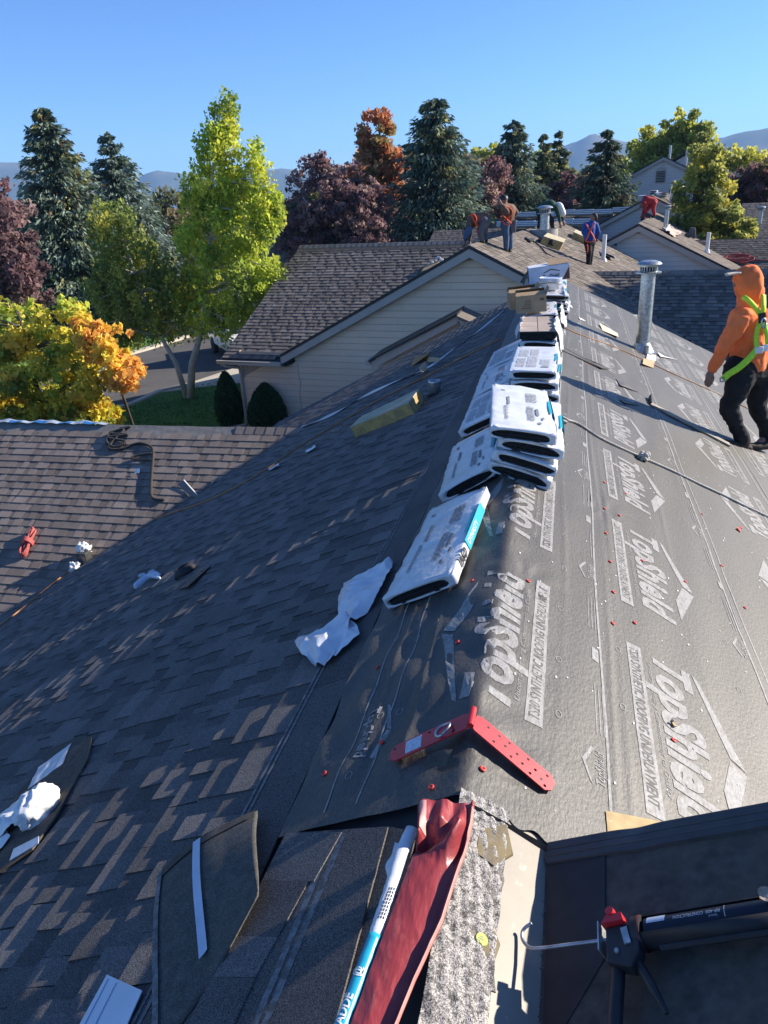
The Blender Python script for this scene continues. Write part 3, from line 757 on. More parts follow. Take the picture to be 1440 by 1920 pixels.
def house(O, label, zb, WL, WR, D, wingR=None, crossL=None, seed=1, sidmat=None, n_ind=0, ranges_R=None):
    h = empty('apartment_building', (O[0], O[1], O[2]), -HY, label=label, cat='building')
    sid = sidmat or m_siding
    b = MB(); b.poly([(-WL+.5, 0, zb), (WR-.5, 0, zb), (WR-.5, 0, -(WR-.5)*T-.25), (0, 0, -.25), (-WL+.5, 0, -(WL-.5)*T-.25)]) if not crossL else b.poly([(-6.95, 0, zb), (WR-.5, 0, zb), (WR-.5, 0, -(WR-.5)*T-.25), (0, 0, -.25), (-4.9, 0, -2.7), (-6.95, 0, -2.7)])
    b.quad((WR-.5, 0, zb), (WR-.5, D, zb), (WR-.5, D, -(WR-.5)*T-.25), (WR-.5, 0, -(WR-.5)*T-.25))
    b.quad((-WL+.5, 0, zb), (-WL+.5, D, zb), (-WL+.5, D, -(WL-.5)*T-.25), (-WL+.5, 0, -(WL-.5)*T-.25))
    w = b.build('wall', m_sheath, h)
    board_wall(w, -.004, zb, -6.95 if crossL else -WL+.5, WR-.5, sid, seed=seed)
    b = slab([(0, -.22, 0), (WR, -.22, -WR*T), (WR, D, -WR*T), (0, D, 0)])
    lft = [(0, -.22, 0), (0, 5.4, 0), (-WL, .2, -WL*T), (-WL, -.22, -WL*T)] if crossL else [(0, -.22, 0), (0, D, 0), (-WL, D, -WL*T), (-WL, -.22, -WL*T)]
    b2 = slab(lft); b.add(b2.v, b2.f)
    rf = b.build('roof', m_deck, h)
    rake(rf, 0, WL, WR)
    return h, rf, w
IV = lambda h: ROOT[h.name]
def dirs(h, v): return IV(h).to_3x3() @ Vector(v)
def pos(h, p): return IV(h) @ Vector(p)

# building two: workers on its ridge
h2, rf2, w2 = house((-2.026, 18.5, .475), 'apartment building with beige gable wall where four workers stand on the ridge', -4.97, 5.45, 5.6, 12.2, crossL=True, seed=3)
ZC, YC = -.215, 5.15
b = slab([(-7.45, -.22, -2.90), (-5.3, -.22, -2.90), (0, 5.15, ZC), (-7.45, 5.15, ZC)]); bb = slab([(-7.45, 5.15, ZC), (1, 5.15, ZC), (1, 10.5, -2.89), (-7.45, 10.5, -2.89)]); b.add(bb.v, bb.f)
rfc = b.build('roof', m_deck, h2)
EH = .157
shingle_field(rfc, pos(h2, (0, YC, ZC)), dirs(h2, (0, CP, SP)), dirs(h2, (0, -SP, CP)), EH, [-(.30+EH*k) for k in range(37)], lambda v: [(-7.45, -.36+v*CP)], m_shingle_far, n_ind=170, seed=5, hb=.014, tooth=.008)
b = MB()
for k in range(38):
    x = -7.45+k*.197; b.prism([(x, YC-.15, ZC-.055), (x+.205, YC-.15, ZC-.06), (x+.205, YC, ZC+.035), (x, YC, ZC+.045)], (0, 0, -.01), (0, 0, .01), 0, rr.uniform(.9, 1.25))
b.build('ridge_caps', m_shingle_far, rfc, kind='stuff')
b = MB(); b.quad((-7.4, YC-.36, ZC-.158), (0, YC-.36, ZC-.158), (0, YC-.15, ZC-.05), (-7.4, YC-.15, ZC-.05)); b.build('ridge_felt', m_felt, rfc)
# gutter, downspout, soffit, end rake
b = MB(); b.prism([(-7.55, -.34, -2.92), (-5.42, -.34, -2.92), (-5.42, -.34, -3.03), (-7.55, -.30, -3.03)], (0, -.0, 0), (0, .12, 0)); b.build('gutter', m_trim, h2)
b = MB(); b.prism([(-7.48, -.22, -2.95), (-5.4, -.22, -2.95), (-5.4, 0, -2.95), (-7.48, 0, -2.95)], (0, 0, -.03), (0, 0, 0)); b.build('soffit', m_trim, h2)
b = MB(); b.tube([(-7.35, -.28, -3.03), (-7.3, -.26, -3.10), (-6.98, -.07, -3.16), (-6.93, -.06, -3.3), (-6.93, -.06, -4.80), (-6.97, -.1, -4.87), (-7.5, -.42, -4.93)], .045, 6, 0); b.build('downspout', m_trim, h2)
b = MB(); b.prism([(-7.46, -.22, -2.93), (-7.46, 5.15, -.24), (-7.46, 5.15, -.42), (-7.46, -.22, -3.11)], (-.02, 0, 0), (.02, 0, 0)); b.build('rake_board', m_trim, h2)
b = MB(); b.quad((-6.95, 0, -4.97), (-6.95, 0, -2.7), (-6.95, 10, -2.7), (-6.95, 10, -4.97)); b.box((-6.95, -.02, -3.9), (.12, .06, 2.1)); b.build('wall', m_siding, h2)
b = MB(); b.tube([(-5.05, -.03, -2.98), (-5.04, -.03, -3.35), (-5.0, -.03, -3.55), (-5.06, -.03, -3.8), (-5.02, -.03, -4.9)], .012, 5); b.build('cable', m_trim, h2)
# right slope, lit
shingle_field(rf2, pos(h2, (0, 0, 0)), dirs(h2, (-CP, 0, SP)), dirs(h2, (SP, 0, CP)), EH, [-(.12+EH*k) for k in range(38)],
              lambda v: [(-.2, 12.2)] if -v*CP < 2.25 else [(-.2, 4.8-(-v*CP-2.3)+.05), (4.8+(-v*CP-2.3)-.05, 12.2)], m_shingle_far, n_ind=110, seed=8, hb=.012, tooth=.006)
# right wing of building two
b = slab([(2.3, 4.8, -1.15), (15, 4.8, -1.15), (15, -2, -4.55), (9.1, -2, -4.55)]); bb = slab([(2.3, 4.8, -1.15), (15, 4.8, -1.15), (15, 10.8, -4.15), (2.3, 10.8, -4.15)]); b.add(bb.v, bb.f)
rfw = b.build('roof', m_deck, h2)
shingle_field(rfw, pos(h2, (0, 4.8, -1.15)), dirs(h2, (0, CP, SP)), dirs(h2, (0, -SP, CP)), EH, [-(.24+EH*k) for k in range(44)], lambda v: [(2.3-v*CP-.1, 13.0)], m_shingle_far, n_ind=0, seed=15, hb=.014, tooth=.008)
b = MB()
for k in range(60):
    x = 2.2+k*.197; b.prism([(x, 4.65, -1.20), (x+.205, 4.65, -1.205), (x+.205, 4.8, -1.115), (x, 4.8, -1.105)], (0, 0, -.01), (0, 0, .01), 0, rr.uniform(.9, 1.25))
b.build('ridge_caps', m_shingle_far, rfw, kind='stuff')

# low return roof between the two buildings
small = empty('porch_roof', (-4.0, 16.4, -2.2), label='small low return roof with beige rake board against the beige gable wall', cat='roof')
A, B = at(697, 692, 16.6), at(858, 606, 16.6)
A, B = Vector(A), Vector(B); up = Vector((0, 0, .17))
b = MB(); b.prism([A, B, B+up, A+up], (0, -.03, 0), (0, .03, 0)); b.build('rake_board', m_trim, small, world=True)
b = MB(); b.prism([A+up+Vector((-.05, 0, .0)), B+up, B+up+Vector((0, 0, .05)), A+up+Vector((-.05, 0, .05))], (0, -.08, 0), (0, 1.2, 0)); b.build('roof', m_trim_dark, small, world=True)
b = MB(); b.prism([B+up, B+up+Vector((.55, 0, -.24)), B+up+Vector((.55, 0, -.30)), B+Vector((0, 0, .1))], (0, -.08, 0), (0, 1.3, 0)); b.build('hip_end', m_shingle_far, small, world=True)
b = MB(); b.prism([A+Vector((.05, 0, 0)), B, B+Vector((0, 0, -1.5)), A+Vector((.05, 0, -.6))], (0, .3, 0), (0, .34, 0)); b.build('wall', m_siding_grey, small, world=True)
b = MB(); b.beam(A+up+Vector((-.07, -.05, -.02)), A+up+Vector((-.07, .5, -.02)), .12, .1); b.build('gutter_end', m_trim, small, world=True)

# building three and four further along, and the tall one at the end
h3, rf3, w3 = house((2.777, 31.0, .249), 'grey sided apartment building whose near ridge carries the worker in red', -4.8, 6.0, 6.2, 14.0, seed=7, sidmat=m_siding_grey)
shingle_field(rf3, pos(h3, (0, 0, 0)), dirs(h3, (-CP, 0, SP)), dirs(h3, (SP, 0, CP)), .16, [-(.12+.16*k) for k in range(42)], lambda v: [(-.2, 14.0)] if -v*CP < 1.9 else [(-.2, 5.3-(-v*CP-1.9)), (5.3+(-v*CP-1.9), 14.0)], m_shingle_far, n_ind=0, seed=18)
b = slab([(1.9, 5.3, -.95), (16, 5.3, -.95), (16, -1.5, -4.35), (8, -1.5, -4.35)]); bb = slab([(1.9, 5.3, -.95), (16, 5.3, -.95), (16, 12, -4.3), (1.9, 12, -4.3)]); b.add(bb.v, bb.f)
r3w = b.build('roof', m_deck, h3)
shingle_field(r3w, pos(h3, (0, 5.3, -.95)), dirs(h3, (0, CP, SP)), dirs(h3, (0, -SP, CP)), .16, [-(.26+.16*k) for k in range(36)], lambda v: [(1.9-v*CP-.1, 10.0)], m_shingle_far, n_ind=0, seed=19)
h4, rf4, w4 = house((4.25, 43.0, 1.062), 'grey sided apartment building behind the worker in red, pipes and bundles on its roof', -5.5, 6.4, 6.4, 14.0, seed=9, sidmat=m_siding_grey)
shingle_field(rf4, pos(h4, (0, 0, 0)), dirs(h4, (-CP, 0, SP)), dirs(h4, (SP, 0, CP)), .17, [-(.12+.17*k) for k in range(40)], lambda v: [(-.2, 14.0)], m_shingle_far, n_ind=0, seed=20)
h5, rf5, w5 = house((6.635, 62.0, 3.43), 'tall grey house with arched gable vent rising behind the other roofs', -8.0, 5.0, 5.0, 9.0, seed=10, sidmat=m_siding_grey)
b = MB(); n = 12; arch = [(-.36, -1.75), (.36, -1.75), (.36, -1.05)] + [(.36*math.cos(math.pi*k/n), -1.05+.36*math.sin(math.pi*k/n)) for k in range(1, n)] + [(-.36, -1.05)]
b.prism([(x-.1, -.05, z) for x, z in arch], (0, -.03, 0), (0, .03, 0)); lv = b.build('gable_vent', m_trim, h5)
b = MB()
for k in range(7): b.box((-.1, -.10, -1.68+k*.11), (.60, .03, .05), Matrix.Rotation(.5, 3, 'X'))
b.build('louvre', m_trim_dark, lv)
b = slab([(1.5, 3, .35), (6.6, 3, -2.2), (6.6, 10, -2.2), (1.5, 10, .35)]); bb = slab([(1.5, 3, .35), (-2, 3, -1.4), (-2, 10, -1.4), (1.5, 10, .35)]); b.add(bb.v, bb.f); b.build('roof', m_deck, h5)
b = MB(); b.poly([(-2, 3.2, -1.6), (1.5, 3.2, .1), (6.2, 3.2, -2.3), (6.2, 3.2, -8), (-2, 3.2, -8)]); b.build('wall', m_siding_grey, h5)
b = MB(); b.prism([(1.5, 2.9, .36), (6.6, 2.9, -2.19), (6.6, 2.9, -2.45), (1.5, 2.9, .10)], (0, 0, 0), (0, .05, 0)); b.build('rake_board', m_trim, h5)
shingle_field(rf5, pos(h5, (0, 0, 0)), dirs(h5, (-CP, 0, SP)), dirs(h5, (SP, 0, CP)), .2, [-(.12+.2*k) for k in range(26)], lambda v: [(-.2, 9.0)], m_shingle_far, n_ind=0, seed=21)

def long_roof(_, O, yaw, x0, x1, depth, zb, label, mat=m_shingle_far, seed=1):
    h = empty('apartment_building', O, yaw, label=label, cat='building')
    b = slab([(x0, 0, 0), (x1, 0, 0), (x1, -depth, -depth*T), (x0, -depth, -depth*T)]); bb = slab([(x0, 0, 0), (x1, 0, 0), (x1, depth, -depth*T), (x0, depth, -depth*T)]); b.add(bb.v, bb.f)
    r = b.build('roof', m_deck, h)
    shingle_field(r, pos(h, (0, 0, 0)), dirs(h, (0, CP, SP)), dirs(h, (0, -SP, CP)), .18, [-(.2+.18*k) for k in range(int(depth/CP/.18))], lambda v: [(x0, x1)], mat, n_ind=0, seed=seed)
    b = MB(); b.box(((x0+x1)/2, 0, (zb-depth*T)/2-.4), (x1-x0-.8, 2*depth-1.2, abs(zb+depth*T)-.2)); b.build('wall', m_siding_grey, h)
    return h
far_a = long_roof('a', (0, 46, .18), -HY, -4.5, 8.0, 5.0, -4.6, 'long low roof behind the workers, farther row of white bundles along its ridge', seed=31)
far_b = long_roof('b', (-1, 41, -.12), -HY, -6, 2.4, 4.0, -4.4, 'low roof just behind the workers, nearer row of white bundles along its ridge', seed=32)
far_c = long_roof('c', (12, 52, .25), -HY, -1.6, 14, 8.0, -4.6, 'dark shingled roof at the right edge beyond the round yellow green tree', seed=33)
far_d = long_roof('d', (-21, 52, .3), -HY, -4.6, 5, 6.0, -4.8, 'dark roof glimpsed between the blue spruce and the tall birch', seed=34)
# ---------------------------------------------------------------- trees
def leaf_mesh(name, mat, P, D, Nn, ln, wd, colr, parent):
    """P centres, D leaf axis, Nn second axis (unit), ln/wd half sizes (N,), colr (N,3)"""
    n = len(P); D = D/np.linalg.norm(D, axis=1, keepdims=True)
    W = np.cross(D, Nn); W /= (np.linalg.norm(W, axis=1, keepdims=True)+1e-9)
    up = np.cross(W, D)*(wd[:, None]*.35)
    a = P - D*ln[:, None]; c = P + D*ln[:, None]; b = P + W*wd[:, None] - D*(ln*.15)[:, None]+up; d = P - W*wd[:, None] - D*(ln*.15)[:, None]+up
    V = np.stack([a, b, c, d], 1).reshape(-1, 3) - np.array(ROOT[parent.name].translation)
    me = bpy.data.meshes.new(name); me.vertices.add(4*n); me.vertices.foreach_set('co', V.astype(np.float32).ravel())
    me.loops.add(4*n); me.loops.foreach_set('vertex_index', np.arange(4*n, dtype=np.int32)); me.polygons.add(n)
    me.polygons.foreach_set('loop_start', np.arange(0, 4*n, 4, dtype=np.int32))
    me.materials.append(mat); me.update(calc_edges=True)
    ca = me.color_attributes.new('Col', 'FLOAT_COLOR', 'POINT')
    C4 = np.ones((n, 4, 4), np.float32); C4[:, :, :3] = colr[:, None, :]
    ca.data.foreach_set('color', C4.ravel())
    return link(name, me, parent)
def unit(n):
    v = rng.normal(size=(n, 3)); return v/np.linalg.norm(v, axis=1, keepdims=True)
def deciduous(name, base, blobs, n, size, cols, label, trunks=None, group=None, ncl=60, clr=.55, droop=0.0, bark=None, tr=.14, limbs=14, hollow=.75, cat='tree', topcols=None, bright=1.65):
    """blobs: [(cx,cy,cz, rx,ry,rz, weight)] world; cols: list of (rgb, weight)"""
    n = int(n*.52); size *= 1.08
    t = empty(name, base, label=label, cat=cat, group=group)
    B = np.array([b[:6] for b in blobs], float); w = np.array([b[6] if len(b) > 6 else b[3]*b[4]*b[5] for b in blobs]); w = w/w.sum()
    bi = rng.choice(len(B), ncl, p=w); u = unit(ncl); rad = hollow + (1.08-hollow)*rng.random(ncl); rad[rng.random(ncl) < .22] *= .55; rad[rng.random(ncl) < .14] *= 1.17
    CC = B[bi, :3] + u*B[bi, 3:6]*rad[:, None]
    cr = clr*rng.uniform(.45, 1.3, ncl); cr[rad > 1.05] *= .7; pw = cr**2/np.sum(cr**2); ci = rng.choice(ncl, n, p=pw)
    q = unit(n)*(cr[ci]*rng.random(n)**.45)[:, None]; q[:, 2] *= .8
    if droop: q[:, 2] -= droop*rng.random(n)**2; 
    P = CC[ci] + q
    D = unit(n); D[:, 2] -= .5 + droop
    cw = np.array([c[1] for c in cols], float); cw /= cw.sum(); pal = np.array([c[0] for c in cols], float)
    cc = pal[rng.choice(len(pal), ncl, p=cw)]
    if topcols is not None:
        zmin, zmax = CC[:, 2].min(), CC[:, 2].max()
        for (rgb, lo, ax, prob) in topcols:
            f = (CC[:, 2]-zmin)/(zmax-zmin); sel = (f > lo) & (rng.random(ncl) < prob); cc[sel] = rgb
    mixl = pal[rng.choice(len(pal), n, p=cw)]
    k = rng.random(n)[:, None]*.45
    col = (cc[ci]*(1-k)+mixl*k)*rng.uniform(.7, 1.25, n)[:, None]*bright
    ln = size*np.exp(rng.normal(-.04, .36, n)).clip(.35, 1.9); leaf_mesh('crown', m_leaf, P, D, unit(n), ln, ln*rng.uniform(.5, .8, n), col, t)
    bk = bark or m_bark
    cen = CC.mean(0)
    for path in (trunks or [[(base[0], base[1], base[2]), (cen[0], cen[1], cen[2]), (cen[0], cen[1], CC[:, 2].max()-.3)]]):
        b = MB(); k = len(path); b.tube(path, [tr*(1-.85*i/(k-1)) for i in range(k)], 8)
        P0 = [Vector(p) for p in path]
        for j in rng.choice(ncl, min(limbs, ncl), replace=False):
            e = Vector(CC[j]); s = P0[-1]
            cand = [p.lerp(q_, f) for p, q_ in zip(P0, P0[1:]) for f in (.2, .5, .8)]
            cand = [c for c in cand if c.z < e.z+.2] or cand
            s = min(cand, key=lambda c: (c-e).length)
            if (s-e).length < .25: continue
            m = s.lerp(e, .5)+Vector((0, 0, .12*(s-e).length)); b.tube([s, m, e], [tr*.28, tr*.18, tr*.07], 5)
        b.build('trunk', bk, t, world=True, smooth=True)
    return t
def spruce(base, top, R, label, cols, n=22000, group='spruce trees behind the roofs', ragged=.26, cones=0, topw=.05, size=.16, lean=(0, 0)):
    base = np.array(base, float); Hh = top-base[2]
    t = empty('spruce_tree', base, label=label, cat='tree', group=group)
    b = MB(); b.tube([base, base+np.array([0, 0, Hh*.5]), base+np.array([lean[0], lean[1], Hh*.98])], [.22, .12, .02], 8); b.build('trunk', m_bark, t, world=True)
    nb = int(n/40); z = rng.random(nb)**.75                 # 0 top .. 1 bottom
    az = rng.random(nb)*2*np.pi
    lev = np.floor(z*16)/16+ rng.normal(0, .012, nb); lev = np.clip(.6*lev+.4*z, 0.004, 1)
    Rb = (topw*R + R*lev**.70)*rng.uniform(1-ragged*2, 1+ragged, nb)
    k = 40; s = rng.random((nb, k))**.7
    x = Rb[:, None]*s
    zz = top - Hh*.93*lev[:, None] - .30*Rb[:, None]*s + .22*Rb[:, None]*s**3 + rng.normal(0, .05, (nb, k))
    da = rng.normal(0, .09, (nb, k))*(.3+s)
    hang = rng.random((nb, k))**2*.30*Rb.clip(.3, 1.6)[:, None]
    X = base[0]+lean[0]*(1-lev[:, None])+x*np.cos(az[:, None]+da); Y = base[1]+x*np.sin(az[:, None]+da); Z = zz-hang
    P = np.stack([X, Y, Z], -1).reshape(-1, 3); n = len(P)
    D = np.stack([np.cos(az[:, None]+da*3), np.sin(az[:, None]+da*3), -.75+.9*s*rng.random((nb, k))-hang], -1).reshape(-1, 3)+rng.normal(0, .30, (n, 3))
    pal = np.array([c[0] for c in cols]); cw = np.array([c[1] for c in cols], float); cw /= cw.sum()
    cb = pal[rng.choice(len(pal), nb, p=cw)]
    col = np.repeat(cb, k, 0)*rng.uniform(.6, 1.4, n)[:, None]*2.6
    tip = (s.reshape(-1) > .8); col[tip] *= 1.25
    if cones:
        m = (np.repeat(lev, k) < .45) & (rng.random(n) < cones) & (s.reshape(-1) > .55); col[m] = np.array((.20, .12, .06))*rng.uniform(.7, 1.2, m.sum())[:, None]
    ln = size*rng.uniform(.6, 1.4, n)
    leaf_mesh('crown', m_needle, P, D, unit(n), ln, ln*rng.uniform(.25, .45, n), col, t)
    return t

GY, GD, YL, YO, OR = (.26, .32, .05), (.13, .19, .045), (.52, .44, .06), (.58, .40, .07), (.56, .31, .08)
# yellow maple behind the wing
deciduous('maple_tree', (-13.6, 17.5, -4.5), [(-14.6, 17.4, -2.6, 1.9, 1.5, 1.6), (-13.0, 17.3, -.9, .75, .8, .9), (-12.3, 17.2, -2.6, .9, 1.0, 1.3), (-15.0, 17.4, -1.2, 1.2, 1.1, .8), (-12.8, 17.2, -3.6, .9, 1.0, .8), (-14, 17, -4.0, 2.0, 1.2, .8)],
          46000, .07, [(GY, 3.2), (YL, 4.4), (YO, 2.0), (GD, 2)], 'low maple turning yellow and green behind the ridge of the left wing', ncl=300, clr=.34, tr=.13, limbs=40)
deciduous('maple_tree', (-11.4, 17.6, -4.5), [(-11.35, 17.0, -1.55, .55, .6, .5), (-11.1, 17.0, -2.2, .5, .6, .6), (-11.9, 17.1, -1.35, .4, .5, .45)], 5200, .08, [(OR, 4), (YO, 4), (YL, 1.5)],
          'orange tipped young maple beside the yellow one', ncl=40, clr=.28, tr=.05, limbs=14)
BG, BY, BD = (.30, .36, .045), (.44, .44, .06), (.14, .20, .04)
tb = [(-12.5, 22.9, -4.5), (-12.25, 22.9, -3.3), (-11.75, 23, -2.2), (-11.2, 23.2, .2), (-10.8, 23.4, 2.6), (-10.3, 23.5, 4.6)]
deciduous('birch_tree', (-12.4, 22.9, -4.5), [(-10.3, 23.6, 4.3, .32, .4, .75, .7), (-10.55, 23.6, 3.3, .62, .7, .9, 1.3), (-10.8, 23.6, 2.3, .85, .8, .9, 1.6), (-9.5, 23.6, 2.7, .45, .5, .8, .7), (-9.35, 23.6, 1.6, .6, .7, .8, .9), (-10.5, 23.5, .9, 1.35, 1.2, 1.0, 2.8), (-10.2, 23.4, -.5, 1.5, 1.3, 1.1, 3.0), (-10.9, 23.4, -1.6, 1.5, 1.2, .8, 2.4), (-12.0, 23.3, -.9, .6, .7, .8, .8), (-11.75, 23.5, 2.0, .5, .6, .7, .6), (-11.9, 23.5, .7, .5, .6, .6, .6)],
          62000, .052, [(BG, 4), (BY, 3), (BD, 2)], 'tall yellow green birch with pale leaning trunk rising from the lawn', trunks=[tb], ncl=520, clr=.27, droop=.4, bark=m_birchbark, tr=.15, limbs=60)
tb2 = [(-12.65, 22.9, -4.5), (-12.85, 22.9, -3.3), (-13.4, 23, -2.2), (-13.9, 23.1, -.6), (-14.2, 23.2, .9)]
deciduous('birch_tree', (-12.65, 22.9, -4.5), [(-14.5, 23.3, 1.2, .7, .8, .8, 1.0), (-13.9, 23.3, .2, 1.2, 1.1, .8, 2), (-14.9, 23.3, -.7, 1.2, 1.2, 1.0, 2), (-13.6, 23.3, -1.3, 1.5, 1.2, 1.0, 2.6), (-15.3, 23.4, -1.9, .8, 1.0, .7, 1.2), (-12.6, 23.3, -.6, .8, .8, .8, 1)],
          40000, .052, [((.20, .23, .05), 4), ((.12, .16, .045), 4), ((.36, .33, .06), 2)], 'dark weeping birch leaning left from the same foot as the tall one', trunks=[tb2], ncl=330, clr=.27, droop=.6, bark=m_birchbark, tr=.11, limbs=50)
BS, BS2, DS, OL = (.058, .078, .060), (.085, .105, .092), (.030, .045, .030), (.10, .10, .042)
spruce((-26.8, 38, -4.6), 6.75, 4.0, 'big blue spruce heavy with brown cones left of the birches', [(BS, 4), (DS, 3), (OL, 1.4)], 46000, cones=.10, ragged=.3)
spruce((-27.0, 44, -4.6), 6.0, 3.8, 'narrower blue spruce just right of the cone laden one', [(BS2, 4), (BS, 4), (DS, 2)], 30000, ragged=.3)
spruce((-7.45, 46, -4.6), 6.55, 3.6, 'large dark spruce with twin tips behind the worker in cap', [(DS, 4), (BS, 2.5), (OL, 1.2)], 46000, cones=.06, ragged=.3, topw=.16)
spruce((-3.8, 56, -4.6), 5.95, 3.3, 'bushy spruce with spiky top behind the bending green worker', [(DS, 3), (BS, 3), (OL, 1.5)], 30000, cones=.05, topw=.12)
spruce((-1.95, 61, -4.6), 5.3, 2.4, 'thin brown topped spruce, first of the slim pair above the far white bundles', [(DS, 3), (OL, 3)], 16000, cones=.12)
spruce((-.85, 62, -4.6), 5.5, 2.6, 'thin dark spruce, second of the slim pair above the far white bundles', [(DS, 4), (OL, 2)], 16000, cones=.08)
spruce((2.15, 50, -4.6), 4.6, 3.3, 'dark broken looking spruce just left of the tall grey house', [(DS, 4), ((.03, .045, .025), 3), ((.06, .055, .03), 1)], 26000, cones=.06, ragged=.36)
PU, PU2, PU3 = (.17, .098, .100), (.25, .175, .155), (.095, .058, .064)
PC = [(PU, 4), (PU2, 2.5), (PU3, 2.5)]
deciduous('plum_tree', (-24.6, 30, -4.5), [(-25.0, 30, 1.6, 1.8, 1.6, 1.8), (-24.6, 30, -.8, 1.9, 1.6, 1.6)], 22000, .10, PC, 'purple leaved plum at the left edge before the big spruce', ncl=130, clr=.5, limbs=50, group='purple plum trees', hollow=.55)
deciduous('plum_tree', (-13, 42, -4.5), [(-13.4, 42, 1.9, 1.7, 1.6, 1.8), (-11.2, 42, 1.1, 1.9, 1.8, 1.9), (-14.3, 42, -.2, 1.5, 1.6, 1.9), (-11.6, 42, -1.2, 2.7, 2, 1.6), (-12.9, 42, 3.9, .45, .6, 1.0), (-13.8, 42, 3.5, .35, .5, .9), (-12.2, 42, 3.4, .35, .5, .9)], 46000, .085, PC, 'wide purple leaved plum behind the beige building ridge', ncl=420, clr=.38, limbs=110, group='purple plum trees', hollow=.6)
deciduous('plum_tree', (-5.2, 52, -4.5), [(-5.3, 52, 1.8, 1.5, 1.5, 1.9), (-4.9, 52, -.3, 1.5, 1.5, 1.5)], 15000, .12, [(PU2, 4), ((.14, .07, .06), 2), (PU, 3)], 'purple plum between the dark twin tipped spruce and the bushy spruce', ncl=90, clr=.55, limbs=40, group='purple plum trees', hollow=.6)
deciduous('plum_tree', (.1, 58, -4.5), [(.1, 58, .8, 1.4, 1.4, 1.7)], 9000, .12, PC, 'small purple plum under the slim pair of spruces', ncl=60, clr=.5, limbs=30, group='purple plum trees')
deciduous('plum_tree', (13.2, 60, -4.5), [(13.3, 60, .8, 2.6, 2, 2.2), (11.4, 60, .6, 1.4, 1.5, 1.6)], 22000, .12, [(PU, 3), ((.13, .06, .045), 3), (PU3, 2), ((.10, .09, .03), 1)], 'purple plum beyond the dark roof at the right edge', ncl=140, clr=.55, limbs=50, group='purple plum trees', hollow=.6)
deciduous('maple_tree', (-11.4, 48, -4.5), [(-11.4, 48, 4.9, 1.0, 1.0, 1.4, 2), (-11.9, 48, 2.6, 1.8, 1.5, 1.7, 3), (-10.6, 48, 3.2, 1.2, 1.2, 1.5, 2)], 15000, .13, [((.34, .13, .06), 4), ((.20, .16, .06), 3), ((.36, .19, .09), 2)], 'red orange maple top showing above the purple plum', ncl=110, clr=.5, limbs=50)
YG = [((.27, .29, .06), 4), ((.36, .34, .06), 2), ((.16, .19, .05), 3)]
deciduous('cottonwood_tree', (7.4, 76, -4.5), [(7.4, 76, 3.6, 2.2, 2, 2.6), (5.6, 76, 1.6, 1.6, 1.6, 2.2)], 18000, .16, YG, 'rounded yellow green cottonwood behind the tall grey house', ncl=130, clr=.7, limbs=40, group='cottonwoods by the tall house')
deciduous('cottonwood_tree', (10.3, 75, -4.5), [(10.0, 75, 5.3, 1.4, 1.4, 1.9), (10.6, 75, 2.6, 2.0, 1.8, 2.5)], 18000, .16, YG, 'taller pointed cottonwood behind the tall grey house', ncl=130, clr=.7, limbs=40, group='cottonwoods by the tall house')
deciduous('linden_tree', (6.5, 39.5, -4.5), [(6.2, 40, 2.2, .7, .8, 1.2, 1), (6.4, 40, .8, 1.35, 1.3, 1.3, 2.2), (6.6, 40, -.6, 1.8, 1.6, 1.2, 3), (7.2, 40, -1.3, 1.5, 1.4, .9, 1.6)], 32000, .10, [((.24, .25, .06), 4), ((.36, .32, .06), 2.6), ((.12, .14, .045), 3)], 'dense yellow green linden beside the red worker roof', ncl=210, clr=.42, limbs=50)
MU = [((.13, .13, .05), 3), ((.17, .13, .08), 2), ((.09, .10, .045), 3)]
for k, (x, y, z, r, hz, c, lb) in enumerate([(-18.5, 62, -1, 3, 2.6, YG, 'pale green tree glimpsed left of the tall birch'), (-2.4, 84, 1.4, 2.6, 3.4, YG, 'yellowing tree top between the dark spruces'), (3.8, 88, 1.6, 2.6, 2.4, YG, 'yellow tree left of the tall house roofline'), (-8, 80, 2.6, 2.6, 3.0, YG, 'bright yellow green tree top right of the red maple'),
                                       (-15.5, 60, 1.6, 3.2, 3.0, PC, 'purple crown seen right of the tall birch'), (14.5, 80, 1.2, 3.5, 3.2, YG, 'dull green tree behind the far purple plum'), (-20, 75, -.8, 4.5, 2.4, YG, 'low green tree under the mountains'),
    (-27.5, 68, .2, 4, 2.6, MU, 'dull brown green tree between the two blue spruces'), (-16.8, 50, -.6, 1.8, 2.6, MU, 'dull tree filling the gap right of the tall birch'), (-9.2, 66, 1.4, 2.4, 3.0, MU, 'olive tree just left of the dark twin tipped spruce'), (-5.6, 74, 2.4, 2.2, 2.8, MU, 'olive crown right of the dark twin tipped spruce'), (.6, 78, .6, 3.0, 2.4, MU, 'olive tree behind the slim spruce pair'), (4.6, 66, -.4, 2.0, 2.4, MU, 'olive tree between broken spruce and tall grey house'), (17.5, 70, .6, 3.4, 2.6, MU, 'brown green tree at the far right edge'), (-34, 62, .2, 4, 2.8, MU, 'brown green tree at the far left behind the spruce')]):
    deciduous('shade_tree', (x, y, -4.6), [(x, y, z, r, r*.8, hz)], 9000, .20, c, lb, ncl=80, clr=.8, limbs=30, group='trees far behind the roofs')
